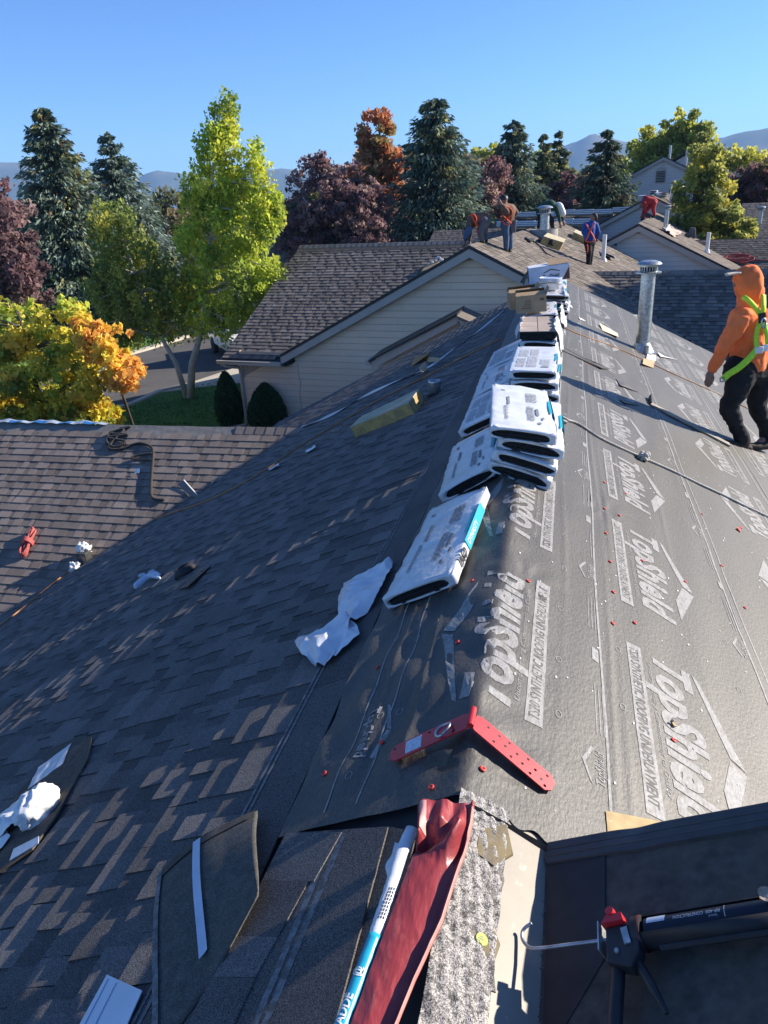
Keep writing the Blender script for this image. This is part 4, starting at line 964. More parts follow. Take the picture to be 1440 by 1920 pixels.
# far wood line closing the view
P = []; n = 60000
azs = np.radians(rng.uniform(-62, 30, n)); RR = rng.uniform(95, 170, n)
hh = 3.6*np.abs(np.sin(azs*37))*rng.random(n)+2.6*rng.random(n)+1.0*np.sin(azs*91)+.6
wood = empty('far_wood', (0, 100, -4.6)); wood['kind'] = 'stuff'
Pn = np.stack([RR*np.sin(azs), RR*np.cos(azs), -4.8+1.25*(hh.clip(0, 6))], 1)
pal = 1.5*np.array([(.05, .075, .03), (.10, .11, .04), (.08, .045, .04), (.03, .05, .035), (.13, .12, .04)])
tree_id = (azs*60).astype(int) % 5
o = leaf_mesh('foliage', m_leaf, Pn, unit(n)+np.array([0, 0, .3]), unit(n), rng.uniform(.3, .6, n), rng.uniform(.2, .4, n), pal[tree_id]*rng.uniform(.6, 1.3, n)[:, None], wood); o['kind'] = 'stuff'
# unseen tree added out of frame to shade building two's wing
deciduous('shade_tree', (17, 26.6, -4.6), [(17, 26.6, 4.2, 3.4, 3.4, 3.6), (19, 27.6, 3.0, 3.4, 3.2, 3.2), (21.5, 29.4, 4, 3, 3, 3.5)], 34000, .34, YG, 'broad unseen tree added east of the buildings to shade the right wing', ncl=150, clr=1.3, limbs=30, tr=.3, hollow=.4)
# clipped shrubs at the beige wall
def shrub(base, r, h, label, n=9000):
    t = empty('shrub', base, label=label, cat='shrub', group='clipped conifers at the beige wall')
    z = rng.random(n); R = r*np.sin(np.pi*np.clip(z*.86+.14, 0, 1))**.6*(1-.30*z)*1.25*rng.uniform(.75, 1.05, n)
    a = rng.random(n)*2*np.pi; P = np.stack([base[0]+R*np.cos(a), base[1]+R*np.sin(a), base[2]+z*h], 1)
    D = np.stack([np.cos(a)*.4, np.sin(a)*.4, np.ones(n)], 1)+rng.normal(0, .3, (n, 3))
    col = np.array((.05, .105, .042))*rng.uniform(.5, 1.5, n)[:, None]
    ln = rng.uniform(.04, .08, n); leaf_mesh('crown', m_needle, P, D, unit(n), ln, ln*.4, col, t)
    b = MB(); b.tube([base, (base[0], base[1], base[2]+h*.8)], [.05, .01], 6); b.build('trunk', m_bark, t, world=True)
shrub((-8.05, 19.15, -4.5), .50, 1.42, 'plump clipped conifer standing against the beige gable wall')
shrub((-9.45, 19.6, -4.5), .36, 1.65, 'narrow dark conifer at the wall corner by the downspout', 7000)
# ---------------------------------------------------------------- bundles of shingles
BW, BL, BH = .395, 1.05, .073
def rrect(n, w, h, r):
    pts = []
    for k in range(n):
        a = 2*math.pi*k/n; c, s = math.cos(a), math.sin(a); e = .21
        pts.append((w/2*math.copysign(abs(c)**e, c), h/2*math.copysign(abs(s)**e, s)))
    return pts
def wrapper_mesh(seed):
    b = MB(); n, m = 40, 34; pr = rrect(n, BW, BH, .02); r = random.Random(seed); off = Vector((seed*3.1, seed*1.7, 0))
    vs = []
    for j in range(m+1):
        y = -BL/2+BL*j/m
        for k, (x, z) in enumerate(pr):
            w = mnoise.noise(Vector((x*9, y*16, z*9))+off)*.005 + mnoise.noise(Vector((x*22, y*40, z*20))+off)*.0028
            w += .004*math.exp(-((abs(y)-BL/2)/.05)**2)*math.sin(k*1.7+seed)
            sag = -.005*(2*x/BW)**2*(1 if z > 0 else 0)
            vs.append((x*(1+w*2), y, z+BH/2+w+sag))
    fs = [(j*n+k, j*n+(k+1) % n, (j+1)*n+(k+1) % n, (j+1)*n+k) for j in range(m) for k in range(n)]
    b.add(vs, fs)
    for end in (0, m):
        y = -BL/2 if end == 0 else BL/2; sg = 1 if end == 0 else -1; base = len(b.v); ring = []
        for k in range(n):
            a = 2*math.pi*k/n; c, s = math.cos(a), math.sin(a)
            ex = BW/2*.87*math.copysign(abs(c)**.75, c)*(1+.05*math.sin(3*a+seed)); ez = BH/2*.82*math.copysign(abs(s)**.9, s)*(1+.10*math.sin(2*a+seed*2))
            ring.append((ex+.012*math.sin(seed), y-.004*sg, ez+BH/2-.004))
        ring2 = [(x, yy+.03*sg, z) for x, yy, z in ring]
        b.v += ring+ring2
        for k in range(n):
            k2 = (k+1) % n
            for f in ((end*n+k, end*n+k2, base+k2, base+k), (base+k, base+k2, base+n+k2, base+n+k)):
                b.f.append(f if sg < 0 else f[::-1]); b.m.append(0); b.t.append(None)
    return b
def stack_mesh(seed):
    b = MB(); r = random.Random(seed); k = 13; h = BH*.70/k
    for i in range(k): b.box((r.uniform(-.004, .004), r.uniform(-.006, .006), .011+h*(i+.5)), (BW*.86, BL-.012, h*.78))
    return b
def make_bundle(seed, stripe=True, plainb=False):
    t = empty('shingle_bundle')
    wrapper_mesh(seed).build('wrapper', m_white_plastic, t, smooth=True)
    stack_mesh(seed).build('shingle_stack', m_stack, t)
    r = random.Random(seed+50)
    top = lambda X, Y: Vector((X, Y, BH+.0045-.005*(2*X/BW)**2))
    mi = m_inklight if seed % 2 else m_ink
    if plainb: return t
    def block(x0, x1, y0, y1, rows):
        b = MB(); hh = (y1-y0)/rows*.34
        for i in range(rows):
            y = y0+(y1-y0)*(i+.5)/rows; x = x0
            while x < x1-.004:
                w = min(r.uniform(.006, .03), x1-x); b.quad(top(x, y-hh), top(x+w, y-hh), top(x+w, y+hh), top(x, y+hh)); x += w+.005
        b.build('print', mi, t)
    def bar(x, y, sx, sy): b = MB(); b.box(top(x, y), (sx, sy, .0006)); b.build('print_bar', m_ink, t)
    if seed % 2:
        block(-.145, -.07, -.38, -.02, 22); block(-.055, .03, -.38, .05, 26); block(-.145, -.06, .05, .36, 18); block(-.045, .03, .10, .36, 15); block(.055, .14, -.30, -.06, 12)
        b = MB(); put_text(b, 'IKO', lambda X, Y: top(.06+X, .22+Y), .07, .03, 0, .03); b.build('brand_print', mi, t)
        bar(.10, -.38, .07, .02); bar(.10, -.335, .05, .012)
    else:
        b = MB()
        for x0, y0, x1, y1 in ((.03, .08, .11, .34),):
            for (p, q) in (((x0, y0), (x1, y0)), ((x1, y0), (x1, y1)), ((x1, y1), (x0, y1)), ((x0, y1), (x0, y0))):
                d = .0022; b.quad(top(p[0]-d, p[1]-d), top(q[0]+d, q[1]-d), top(q[0]+d, q[1]+d), top(p[0]-d, p[1]+d))
        b.build('print_frame', m_ink, t)
        block(.035, .105, .12, .33, 12); block(.03, .075, -.32, .0, 24); block(-.11, -.09, -.34, -.03, 30)
        for q in ((.095, -.12, .018, .16), (-.085, .10, .016, .2), (-.12, .36, .025, .035), (.1, -.36, .02, .04), (.125, -.25, .014, .05)): bar(*q)
    if stripe:
        b = MB(); b.grid(lambda u, v: Vector((BW/2+.0048, -.20+u*.48, .010+v*.062)), 6, 2); b.grid(lambda u, v: top(BW/2-.022+v*.018, -.1+u*.3)+Vector((0, 0, .001)), 6, 1)
        b.build('teal_band', m_teal, t)
        b = MB(); sidef = lambda X, Y: Vector((BW/2+.0066, -.17+X, .028+Y)); put_text(b, 'DYNASTY', sidef, .25, .030, 0, .012); b.build('lettering', m_white, t)
        b = MB(); put_text(b, 'IKO', lambda X, Y: Vector((BW/2+.0066, -.40+X, .022+Y)), .15, .042, .2, .05); b.build('brand_lettering', m_black, t)
    return t
RZ = lambda a: Matrix.Rotation(math.radians(a), 3, 'Z'); RY = lambda a: Matrix.Rotation(math.radians(a), 3, 'Y'); RX = lambda a: Matrix.Rotation(math.radians(a), 3, 'X')
protos = [make_bundle(1), make_bundle(2), make_bundle(3), make_bundle(4), make_bundle(5, False, True), make_bundle(6, False, True)]
used = [False]*6; GB = 'white wrapped shingle bundles along the ridge'
def bundle(k, loc, rot, label, group=GB):
    if used[k]: o = copy_thing(protos[k], loc, rot, label=label)
    else:
        o = protos[k]; used[k] = True; m = Matrix.Translation(Vector(loc)) @ rot.to_4x4(); o.matrix_world = m; ROOT[o.name] = m; o['label'] = label
    o['category'] = 'bundle'; o['group'] = group; return o
def onL(s, y, h): return Vector((-s*CP, y, -s*SP))+Vector(NL)*h
bundle(3, onL(.372, 3.50, .026), slopeframe('L', math.radians(-3)) @ RY(-1), 'lone bundle with teal lettered side nearest the camera, beside the torn white film')
# leaning tier on the left slope
bundle(1, onL(.37, 4.83, .03), slopeframe('L', math.radians(4)) @ RY(-4), 'bundle leaning left below the tall fanned out stack')
bundle(0, onL(.42, 6.26, .03), slopeframe('L', math.radians(1)), 'bundle on the left slope above the fanned stack, blue shaded face')
bundle(1, onL(.45, 7.38, .03), slopeframe('L', math.radians(2)), 'bundle on the left slope beside the printed flat top stack')
bundle(2, onL(.45, 8.5, .03), slopeframe('L', math.radians(-1)), 'bundle on the left slope below the opened bundle')
# stack A, fanned
LA = ['bottom bundle of the fanned out stack, sliding to the right', 'second bundle from the bottom of the fanned out stack', 'third bundle from the bottom of the fanned out stack', 'top bundle of the fanned out stack, bright with teal edge tag']
for i, (z, tl, x, y, yaw) in enumerate(((-.01, 17, .02, 4.72, -3), (.075, 15, .03, 4.70, -1), (.155, 12, .04, 4.74, 2), (.245, 8, -.03, 4.70, 5))):
    bundle((2, 0, 2, 1)[i] if i < 3 else 3, (x, y, z), RZ(yaw) @ RY(tl), LA[i])
# stack B
for i, (z, x, y, yaw) in enumerate(((-.02, .0, 6.62, 1), (.066, .01, 6.65, -1), (.155, -.02, 6.66, 0))):
    bundle((1, 2, 0)[i], (x, y, z), RZ(yaw) @ RY((5, 3, 1)[i]), ['bottom bundle under the printed flat top stack', 'middle bundle of the printed flat top stack', 'top bundle of the flat stack printed with columns of small text'][i])
# stack C, top one opened
for i, (z, x, y) in enumerate(((-.02, -.02, 8.4), (.068, -.03, 8.42))):
    bundle((3, 1)[i], (x, y, z), RZ(-2+2*i) @ RY(3), ['bottom bundle under the opened one', 'wrapped bundle directly under the bare brown shingles'][i])
ob = empty('opened_bundle', (-.07, 8.42, .16), rz=math.radians(3), label='opened bundle with bare brown shingles on top and torn wrap hanging off', cat='bundle')
b = MB()
for i in range(10): b.box((rr.uniform(-.006, .006), rr.uniform(-.01, .01), .004+i*.0075), (.37, 1.0, .0062))
b.build('shingle_stack', m_stack, ob)
for i, (x0, x1, y0, y1, t) in enumerate(((-.19, .0, -.5, -.18, 1.3), (-.19, .0, -.175, .16, 1.45), (-.19, .0, .165, .5, 1.25), (.004, .19, -.5, .5, 1.4))):
    b = MB(); b.prism([(x0, y0, .079), (x1-.003, y0, .079), (x1-.003, y1-.004, .079), (x0, y1-.004, .079)], (0, 0, 0), (0, 0, .006), 0, t*1.3); b.build('shingle', m_shingle_old, ob)
def crumple(name, fn, nu, nv, amp, freq, mat, parent, seed=0, thick=0, world=True, amp2=.35):
    b = MB(); o = Vector((seed*7.3, seed*2.9, seed))
    def f(u, v):
        p = Vector(fn(u, v)); q = p*freq+o
        d = Vector((mnoise.noise(q), mnoise.noise(q+Vector((31, 0, 0))), mnoise.noise(q+Vector((0, 57, 0)))+.35))
        r = 1-abs(mnoise.noise(q*2.1+Vector((9, 9, 9))))*2
        return p+d*amp+Vector((0, 0, 1))*r*amp*amp2
    b.grid(f, nu, nv); return b.build(name, mat, parent, smooth=True, world=world)
def bil(a, b_, c, d):
    a, b_, c, d = map(Vector, (a, b_, c, d)); return lambda u, v: (a*(1-u)+b_*u)*(1-v)+(d*(1-u)+c*u)*v
crumple('torn_wrap', bil((.13, 7.92, .25), (.20, 7.95, -.02), (.22, 8.95, -.05), (.13, 8.95, .26)), 14, 30, .035, 9, m_white_plastic, ob, 1)
crumple('torn_wrap', bil((-.27, 7.9, .16), (-.24, 8.1, .26), (-.25, 8.95, .25), (-.33, 8.9, .12)), 10, 24, .025, 10, m_white_plastic, ob, 2)
# stack D with boxes, stack E with pail, stack F
for i, (z, x, y, tl) in enumerate(((-.03, -.02, 9.75, -3), (.056, -.06, 9.72, -5), (.145, -.07, 9.76, -6))):
    bundle((0, 2, 1)[i], (x, y, z), RZ(4-i) @ RY(tl), ['bottom bundle under the cardboard boxes', 'middle bundle under the cardboard boxes', 'top bundle carrying the two cardboard boxes'][i])
for i, (z, x, y, tl) in enumerate(((-.04, .06, 10.9, 8), (.047, .08, 10.88, 7), (.135, .05, 10.92, 5), (.225, .04, 10.95, 2))):
    bundle((3, 1, 2, 0)[i], (x, y, z), RZ(-3+i*2) @ RY(tl), ['lowest bundle in the stack that carries the white pail', 'second bundle up in the stack that carries the white pail', 'third bundle up in the stack that carries the white pail', 'uppermost bundle right under the white pail'][i])
for i, (z, x, y) in enumerate(((-.0, 0, 12.15), (.09, .01, 12.18), (.19, .0, 12.16))):
    bundle((2, 0, 3)[i], (x, y, z), RZ(i*2-2), ['lowest bundle under the lettered white carton', 'middle bundle under the lettered white carton', 'bundle the lettered white carton lies on'][i])
for i, (z, x, y) in enumerate(((-.02, -.02, 13.35), (.055, -.01, 13.37), (.13, -.02, 13.33), (-.02, .01, 14.45), (.055, .0, 14.43), (.13, .02, 14.46))):  # mostly hidden stacks, added to carry the ridge shadow farther
    bundle((1, 3, 0)[i % 3], (x, y, z), RZ(i*2-5), '%s bundle of the %s hidden stack behind the lettered carton' % (('bottom', 'middle', 'top')[i % 3], ('nearer', 'farther')[i//3]))
for k, (pts, sd) in enumerate(((((.2, 10.4, .29), (.26, 10.4, .05), (.27, 11.4, .05), (.19, 11.4, .30)), 3), (((.17, 9.3, .2), (.24, 9.3, -.05), (.23, 10.2, -.05), (.17, 10.2, .22)), 4), (((.15, 7.2, .2), (.2, 7.2, -.03), (.2, 7.75, -.03), (.14, 7.75, .2)), 5))):
    t = empty('torn_wrapper', pts[0], label=['crumpled white and teal film beside the white pail', 'crumpled white film hanging right of the cardboard boxes', 'white film scrap between the flat top stack and the opened bundle'][k], cat='plastic film', group='torn bundle film on the ridge')
    crumple('film', bil(*pts), 16, 26, .04, 10, m_white_plastic, t, sd)
    if k == 0:
        b = MB(); f = bil(*[Vector(p)+Vector((.035, 0, .03)) for p in pts]); b.grid(lambda u, v: f(.15+u*.4, .1+v*.5), 4, 8); b.build('teal_print', m_teal, t, world=True)

# cardboard boxes, pail, carton
def carton(loc, rz, sx, sy, sz, label, tilt=0):
    t = empty('cardboard_box', loc, rot=(RZ(rz) @ RY(tilt)), label=label, cat='box', group='cardboard boxes on the ridge')
    w = .006; b = MB()
    for c, s in (((0, -sy/2, sz/2), (sx, w, sz)), ((0, sy/2, sz/2), (sx, w, sz)), ((-sx/2+w/2, 0, sz/2), (w, sy-w, sz)), ((sx/2-w/2, 0, sz/2), (w, sy-w, sz)), ((0, 0, w/2), (sx-2*w, sy-w, w))): b.box(c, s)
    b.build('carton', m_card, t)
    for c, s, R in (((0, -sy/2+.06, sz+.018), (sx-.01, .12, .005), RX(14)), ((0, sy/2-.05, sz+.03), (sx-.01, .11, .005), RX(-28)), ((sx/2+.02, 0, sz+.035), (.005, sy-.02, .10), RY(25)), ((-sx/2+.04, 0, sz+.006), (.09, sy-.02, .005), RY(-5))):
        b = MB(); b.box(c, s, R); b.build('flap', m_card, t)
    b = MB()
    for i in range(5): b.box((-.06+.006*i, -sy/2-.0045, sz*.28+i*.022), (.12-.014*i, .001, .009))
    mi_ = M('box_ink', (.16, .10, .06), .8); b.build('print', mi_, t); b = MB(); b.box((.13, -sy/2-.0045, sz*.75), (.05, .001, .03)); b.build('print_mark', mi_, t)
    return t
carton((-.19, 9.42, .238), 6, .36, .30, .20, 'front cardboard box with printed label and upright flap', -4)
carton((-.31, 9.80, .235), 10, .36, .32, .20, 'rear cardboard box half hidden behind the labelled one', -4)
t = empty('pail', (.0, 10.9, .318), label='white round pail with flat lid on a bundle stack', cat='pail')
MB().lathe([(.13, 0), (.148, .12), (.15, .125)], 28).build('bucket', m_white, t, smooth=True)
MB().lathe([(.158, .115), (.160, .15), (.150, .158), (.142, .148), (0, .150)], 28).build('lid', m_alu, t, angle=30)
b = MB(); b.tube([(.152*math.cos(a), .152*math.sin(a), .06-.04*math.sin(a*1.0)) for a in [math.pi*(1+k/12) for k in range(13)]], .004, 6); b.build('handle', m_metal_black, t)
t = empty('lettered_carton', (-.05, 12.1, .30), rot=RZ(8) @ RY(-6), label='white carton lettered TopShield lying on the farthest bundle stack', cat='box')
b = MB(); b.box((0, 0, .12), (.62, .26, .23)); b.build('carton', M('blue_white_card', (.52, .56, .66), .5), t, bevel=.006)
b = MB(); b.prism([(.19, -.1305, .008), (.307, -.1305, .008), (.307, -.1305, .2), ], (0, -.001, 0), (0, 0, 0)); b.build('brown_corner', M('brown_card', (.12, .055, .04), .6), t)
b = MB(); f = lambda X, Y: Vector((-.10+X, -.1330, .055+Y)); put_text(b, 'TopShield', f, .25, .058, .15, .03); b.build('lettering', m_black, t)
b = MB(); b.poly([f(.0, .085), f(.13, .135), f(.26, .095), f(.26, .083), f(.13, .120), f(.03, .083)]); b.build('roof_emblem', m_black, t)
b = MB(); b.prism([(-.30, -.12, .236), (.0, -.12, .236), (.0, .12, .250), (-.30, .12, .25)], (0, 0, 0), (0, 0, .006)); b.build('flap', m_white, t)
b = MB(); b.prism([(.0, -.12, .238), (.31, -.12, .238), (.30, .10, .29), (.02, .10, .30)], (0, 0, 0), (0, 0, .006)); b.build('flap', m_card, t)
crumple('loose_film', bil((-.40, -.15, -.02), (-.30, -.13, .2), (-.30, .1, .22), (-.42, .1, 0)), 8, 8, .03, 9, m_black, t, 8, world=False)

# ---------------------------------------------------------------- things lying on the left slope
def foam(pts_bottom, N_, h, label, grp, mt=m_foam):
    """wedge cushion; four ground corners, heights per corner"""
    c = sum((Vector(p) for p in pts_bottom), Vector())/4; t = empty('foam_cushion', c, label=label, cat='foam cushion', group=grp)
    b = MB(); A = [Vector(p) for p in pts_bottom]; B = [a+N_*k for a, k in zip(A, h)]
    b.add(A+B, [(3, 2, 1, 0), (0, 1, 5, 4), (1, 2, 6, 5), (2, 3, 7, 6), (3, 0, 4, 7)]); b.build('foam_block', mt, t, world=True)
    b = MB(); b.add([B[0]+N_*.0, B[1], B[2], B[3]]+[x+N_*.012 for x in B], [(4, 5, 6, 7), (0, 1, 5, 4), (1, 2, 6, 5), (2, 3, 7, 6), (3, 0, 4, 7)]); b.build('tread', m_foam_top, t, world=True)
    return t
nl, nr = Vector(NL), Vector(NR)
GF = 'foam roof cushions'
foam([L(668, 822), L(778, 778), L(798, 752), L(690, 800)], nl, (.15, .15, .16, .15), 'foam cushion on the shaded slope by the short metal stub', GF)
t = empty('vent_stub', L(815, 742), label='short dark metal pipe stub standing on the shaded slope', cat='vent pipe')
R3 = Matrix.Identity(3)
MB().lathe([(.075, -.1), (.075, .16), (.078, .165), (.078, .19), (.070, .195), (.066, .18), (.066, .02)], 24).build('pipe', m_galv, t, smooth=True)
b = MB(); b.lathe([(.0, .004), (.13, .004), (.14, .0)], 20, (0, 0, 0), slopeframe('L')); b.lathe([(.105, .004), (.079, .05)], 20, (0, 0, 0), slopeframe('L')); b.build('boot', m_rubber, t)
t = empty('folded_card', L(785, 692), label='folded cardboard piece standing on the shaded slope far down', cat='cardboard')
for pts in ([(768, 690), (800, 675), (808, 660), (775, 672)], [(800, 675), (805, 690), (790, 700), (785, 688)], [(795, 668), (800, 680), (826, 676), (824, 671)]):
    b = MB(); b.prism([L(*pts[0], .0), L(*pts[1], .0), L(*pts[2], .14), L(*pts[3], .14)], (0, -.004, 0), (0, .004, 0)); b.build('panel', m_card, t, world=True)
# torn white film, large piece in two lobes
t = empty('torn_film', L(690, 1110), label='large torn sheet of white film crumpled left of the lone bundle', cat='plastic film')
def patch(pts, n, fold, seed, mat, parent, name='sheet', amp=.010, h=.02, freq=5.5):
    """pts: outline quad strips [(left px),(right px)] from top to bottom"""
    Ls = [L(*p[0], h) for p in pts]; Rs = [L(*p[1], h) for p in pts]; m = len(pts)-1
    def f(u, v):
        k = min(int(v*m), m-1); q = v*m-k; a = Vector(Ls[k])*(1-q)+Vector(Ls[k+1])*q; c = Vector(Rs[k])*(1-q)+Vector(Rs[k+1])*q
        return a*(1-u)+c*u + nl*(fold*math.sin(u*math.pi)*(.5+.5*math.sin(v*9+seed)) + fold*.6*abs(math.sin(u*5+v*4+seed)))
    return crumple(name, f, 40, 60, amp, freq, mat, parent, seed, amp2=1.2)
m_film = M('crumpled_film', (.66, .68, .72), .28, .05, 10, .3, 18, spec=.5, bdist=.006)
patch([((728, 1056), (735, 1055)), ((690, 1078), (733, 1072)), ((645, 1095), (722, 1100)), ((634, 1130), (700, 1135)), ((640, 1170), (670, 1165))], 20, .025, 1, m_film, t)
patch([((650, 1163), (662, 1165)), ((600, 1185), (660, 1183)), ((556, 1212), (655, 1200)), ((572, 1240), (630, 1228)), ((590, 1252), (615, 1250))], 20, .045, 2, m_film, t)
patch([((655, 1165), (672, 1180)), ((625, 1190), (676, 1196)), ((590, 1235), (630, 1232))], 12, .02, 3, m_film, t)
t = empty('glove', L(272, 1088), label='pale blue work glove lying in the shade left of the pipe boot', cat='glove')
caps_ = []
for p, q, r0, r1 in (((258, 1098), (275, 1084), .055, .06), ((275, 1084), (292, 1076), .05, .04), ((290, 1074), (300, 1078), .025, .02), ((286, 1080), (299, 1084), .025, .02), ((280, 1074), (288, 1070), .025, .02), ((262, 1080), (270, 1076), .025, .02)):
    caps_.append((L(*p, .03)-L(272, 1088), L(*q, .03)-L(272, 1088), r0*.8, r1*.8))
blob('cloth', caps_, .009, M('pale_cloth', (.52, .58, .66), .8, .1, 20, .4, 60), t, 2)
def boot_flash(px, side, pts, label, r=.07, mt=m_rubber):
    t = empty('pipe_boot', (L if side == 'L' else Rr)(*px), label=label, cat='pipe flashing'); fn = L if side == 'L' else Rr
    n_ = nl if side == 'L' else nr
    b = MB(); b.prism([fn(x, y, .012+.05*(i == len(pts)-2)) for i, (x, y) in enumerate(pts)], -n_*.002, n_*.002); b.build('base_plate', m_metal_black, t, world=True)
    b = MB(); b.lathe([(r*1.25, .012), (r*1.05, .05), (r*.72, .085), (r*.60, .085), (r*.60, .03)], 20, fn(*px), slopeframe(side)); b.build('collar', mt, t, world=True, smooth=True)
    return t
boot_flash((350, 1076), 'L', [(303, 1110), (340, 1088), (405, 1048), (398, 1058), (352, 1100), (335, 1105)], 'black pipe boot on its plate lying loose on the shaded slope', .10)
# scrap with white bag at the left edge
t = empty('shingle_scrap', L(100, 1500), label='black torn shingle scrap with silver tape under the white bag', cat='shingle scrap')
b = MB(); b.prism([L(x, y, .03) for x, y in ((172, 1382), (165, 1420), (135, 1475), (105, 1530), (60, 1592), (-40, 1660), (-60, 1600), (40, 1480), (75, 1440), (100, 1402), (150, 1380))], -nl*.008, nl*.002); b.build('sheet', m_felt, t, world=True)
crumple('tape', bil(L(134, 1393, .034), L(118, 1432, .034), L(52, 1480, .034), L(72, 1440, .034)), 8, 16, .004, 20, m_greyfilm, t, 3)
b = MB(); b.prism([L(x, y, .036) for x, y in ((73, 1568), (72, 1582), (18, 1614), (26, 1592))], -nl*.001, nl*.002); b.build('tape', m_greyfilm, t, world=True)
t = empty('plastic_bag', L(60, 1515), label='balled white plastic bag resting on the black shingle scrap', cat='plastic bag')
gb = MB()
def ball(u, v):
    a, e = u*2*math.pi, (v-.5)*math.pi; d = Vector((math.cos(a)*math.cos(e), math.sin(a)*math.cos(e), math.sin(e)))
    q = d*2.3; k = 1+.26*(1-abs(mnoise.noise(q*.8))*2.4)+.06*(1-abs(mnoise.noise(q*1.9))*2.4)
    return Vector(L(70, 1512, .075))+Vector((d.x*.075*k, d.y*.10*k, d.z*.07*k))
gb.grid(ball, 48, 28); gb.build('ball', m_white, t, world=True, smooth=True)
crumple('tail', bil(L(50, 1500, .05), L(60, 1530, .05), L(-30, 1590, .035), L(-30, 1540, .035)), 14, 20, .03, 12, m_white, t, 6)
crumple('tail', bil(L(10, 1555, .04), L(20, 1570, .04), L(-40, 1640, .035), L(-40, 1600, .035)), 8, 12, .012, 14, m_greyfilm, t, 7)
# loose shingle turned over, and the metal plate in the corner
t = empty('loose_shingle', L(400, 1690), label='overturned grey shingle with white tape strip curling on the slope', cat='shingle')
tl, tr_, br_, bl_ = [Vector(L(*p, .02)) for p in ((300, 1637), (488, 1528), (500, 1700), (280, 1990))]
def curl(u, v):
    p = (tl*(1-u)+tr_*u)*(1-v)+(bl_*(1-u)+br_*u)*v
    return p+nl*(.035*math.sin(u*3.1)*(1-v)+.07*max(0, u-.45)*max(0, v-.1)*1.6+.012*math.sin(v*5)+.05*max(0, u-.7)*(1-v))
b = MB(); b.grid(curl, 24, 24); b.build('sheet', M('shingle_back', (.095, .09, .078), .9, .2, 30, .6, 220, speck=.5), t, world=True, smooth=True, solid=.004)
b = MB(); b.grid(lambda u, v: curl(.40+u*.075-.0*v, .02+v*.80)+nl*.012, 3, 16); b.build('tape', M('tape_white', (.52, .58, .68), .5, .05, 20, .2, 60), t, world=True, smooth=True)
b = MB(); b.grid(lambda u, v: curl(.0+u*.05, .02+v*.96)+nl*.010, 3, 20); b.build('sealant_strip', m_sealant, t, world=True, smooth=True)
b = MB(); b.grid(lambda u, v: curl(.05+u*.93, .0+v*.075)+nl*.009, 16, 2); b.build('edge_band', m_felt, t, world=True, smooth=True)
t = empty('metal_plate', L(190, 1880), label='flat bluish metal plate lying in the near left corner', cat='metal plate')
b = MB(); b.prism([L(x, y, .022) for x, y in ((201, 1828), (267, 1858), (215, 1975), (120, 1975))], -nl*.001, nl*.002); b.build('plate', m_alu, t, world=True)
for d in (14, 44):
    b = MB(); b.beam(L(201+d*.5-6, 1832+d*.25, .0255), L(120+d*.7, 1975, .0255), .004, .003, nl); b.build('rib', m_alu, t, world=True)
# ---------------------------------------------------------------- near ridge: red wrap, rolled film
t = empty('red_wrap', Rr(840, 1600), label='red plastic wrap folded along the ridge beside the rolled white film', cat='plastic wrap')
def rw(u, v):
    pts = [((783, 1502), (890, 1512)), ((782, 1580), (886, 1560)), ((772, 1600), (862, 1640)), ((735, 1700), (830, 1740)), ((690, 1820), (780, 1850)), ((640, 1960), (735, 1960))]
    m = len(pts)-1; k = min(int(v*m), m-1); q = v*m-k
    l_ = (pts[k][0][0]*(1-q)+pts[k+1][0][0]*q, pts[k][0][1]*(1-q)+pts[k+1][0][1]*q); r_ = (pts[k][1][0]*(1-q)+pts[k+1][1][0]*q, pts[k][1][1]*(1-q)+pts[k+1][1][1]*q)
    px, py = l_[0]*(1-u)+r_[0]*u, l_[1]*(1-u)+r_[1]*u
    p = hit(px, py, (0, 0, 1), (0, 0, .045))
    pinch = math.exp(-((v-.25)/.10)**2)
    z = .012*math.sin(u*math.pi) + .03*math.exp(-((v-.02)/.06)**2)*0 + .030*pinch*math.sin(u*7+v*12) + .012*math.sin(u*16+v*9)*math.exp(-((v-.15)/.16)**2) - .05*abs(u-.5)**2*2*0
    q3 = Vector((px*.02, py*.009, 2.0)); fr = math.exp(-((v-.13)/.15)**2); z += .016*(1-abs(mnoise.noise(q3))*2.2)*(.12+fr) + .006*(1-abs(mnoise.noise(q3*2.7))*2)*(.15+fr)
    edge = .025*math.exp(-((u-.97)/.04)**2)
    return Vector(p)+Vector((0, 0, z+edge-.02*(u < .03)))
b = MB(); b.grid(rw, 60, 160); b.build('film', m_redwrap, t, world=True, smooth=True)
b = MB(); b.grid(lambda u, v: rw(.02+u*.14, .012+v*.17)+Vector((0, 0, .004)), 6, 20); b.build('frayed_edge', M('faded_red', (.62, .30, .27), .5, .2, 20, .5, 60, aniso=(1, .3, 1)), t, world=True, smooth=True)
b = MB(); b.grid(lambda u, v: rw(.955+u*.045, .06+v*.93)+Vector((0, 0, .004)), 3, 90); b.build('bright_hem', M('pale_red', (.66, .26, .22), .45, .15, 30, .3, 60), t, world=True, smooth=True)
t = empty('rolled_film', L(700, 1750), label='rolled tube of white and teal bundle film with white letters', cat='plastic film')
def axis(py, h=.035):
    k = [(1552, 775), (1600, 752), (1660, 735), (1757, 703), (1960, 628)]
    for (a, x), (c, x2) in zip(k, k[1:]):
        if a <= py <= c: return hit(x+(x2-x)*(py-a)/(c-a), py, (0, 0, 1), (0, 0, h))
def roll(p0, p1, name, mt, ra, rb, n=24, flat=1.0):
    path = [axis(p0+(p1-p0)*i/n) for i in range(n+1)]; rd = [(ra+(rb-ra)*i/n)*(1+.10*mnoise.noise(Vector((i*.8, ra*99, 0)))) for i in range(n+1)]
    b = MB(); b.tube(path, rd, 14, flat=flat); return b.build(name, mt, t, world=True, smooth=True)
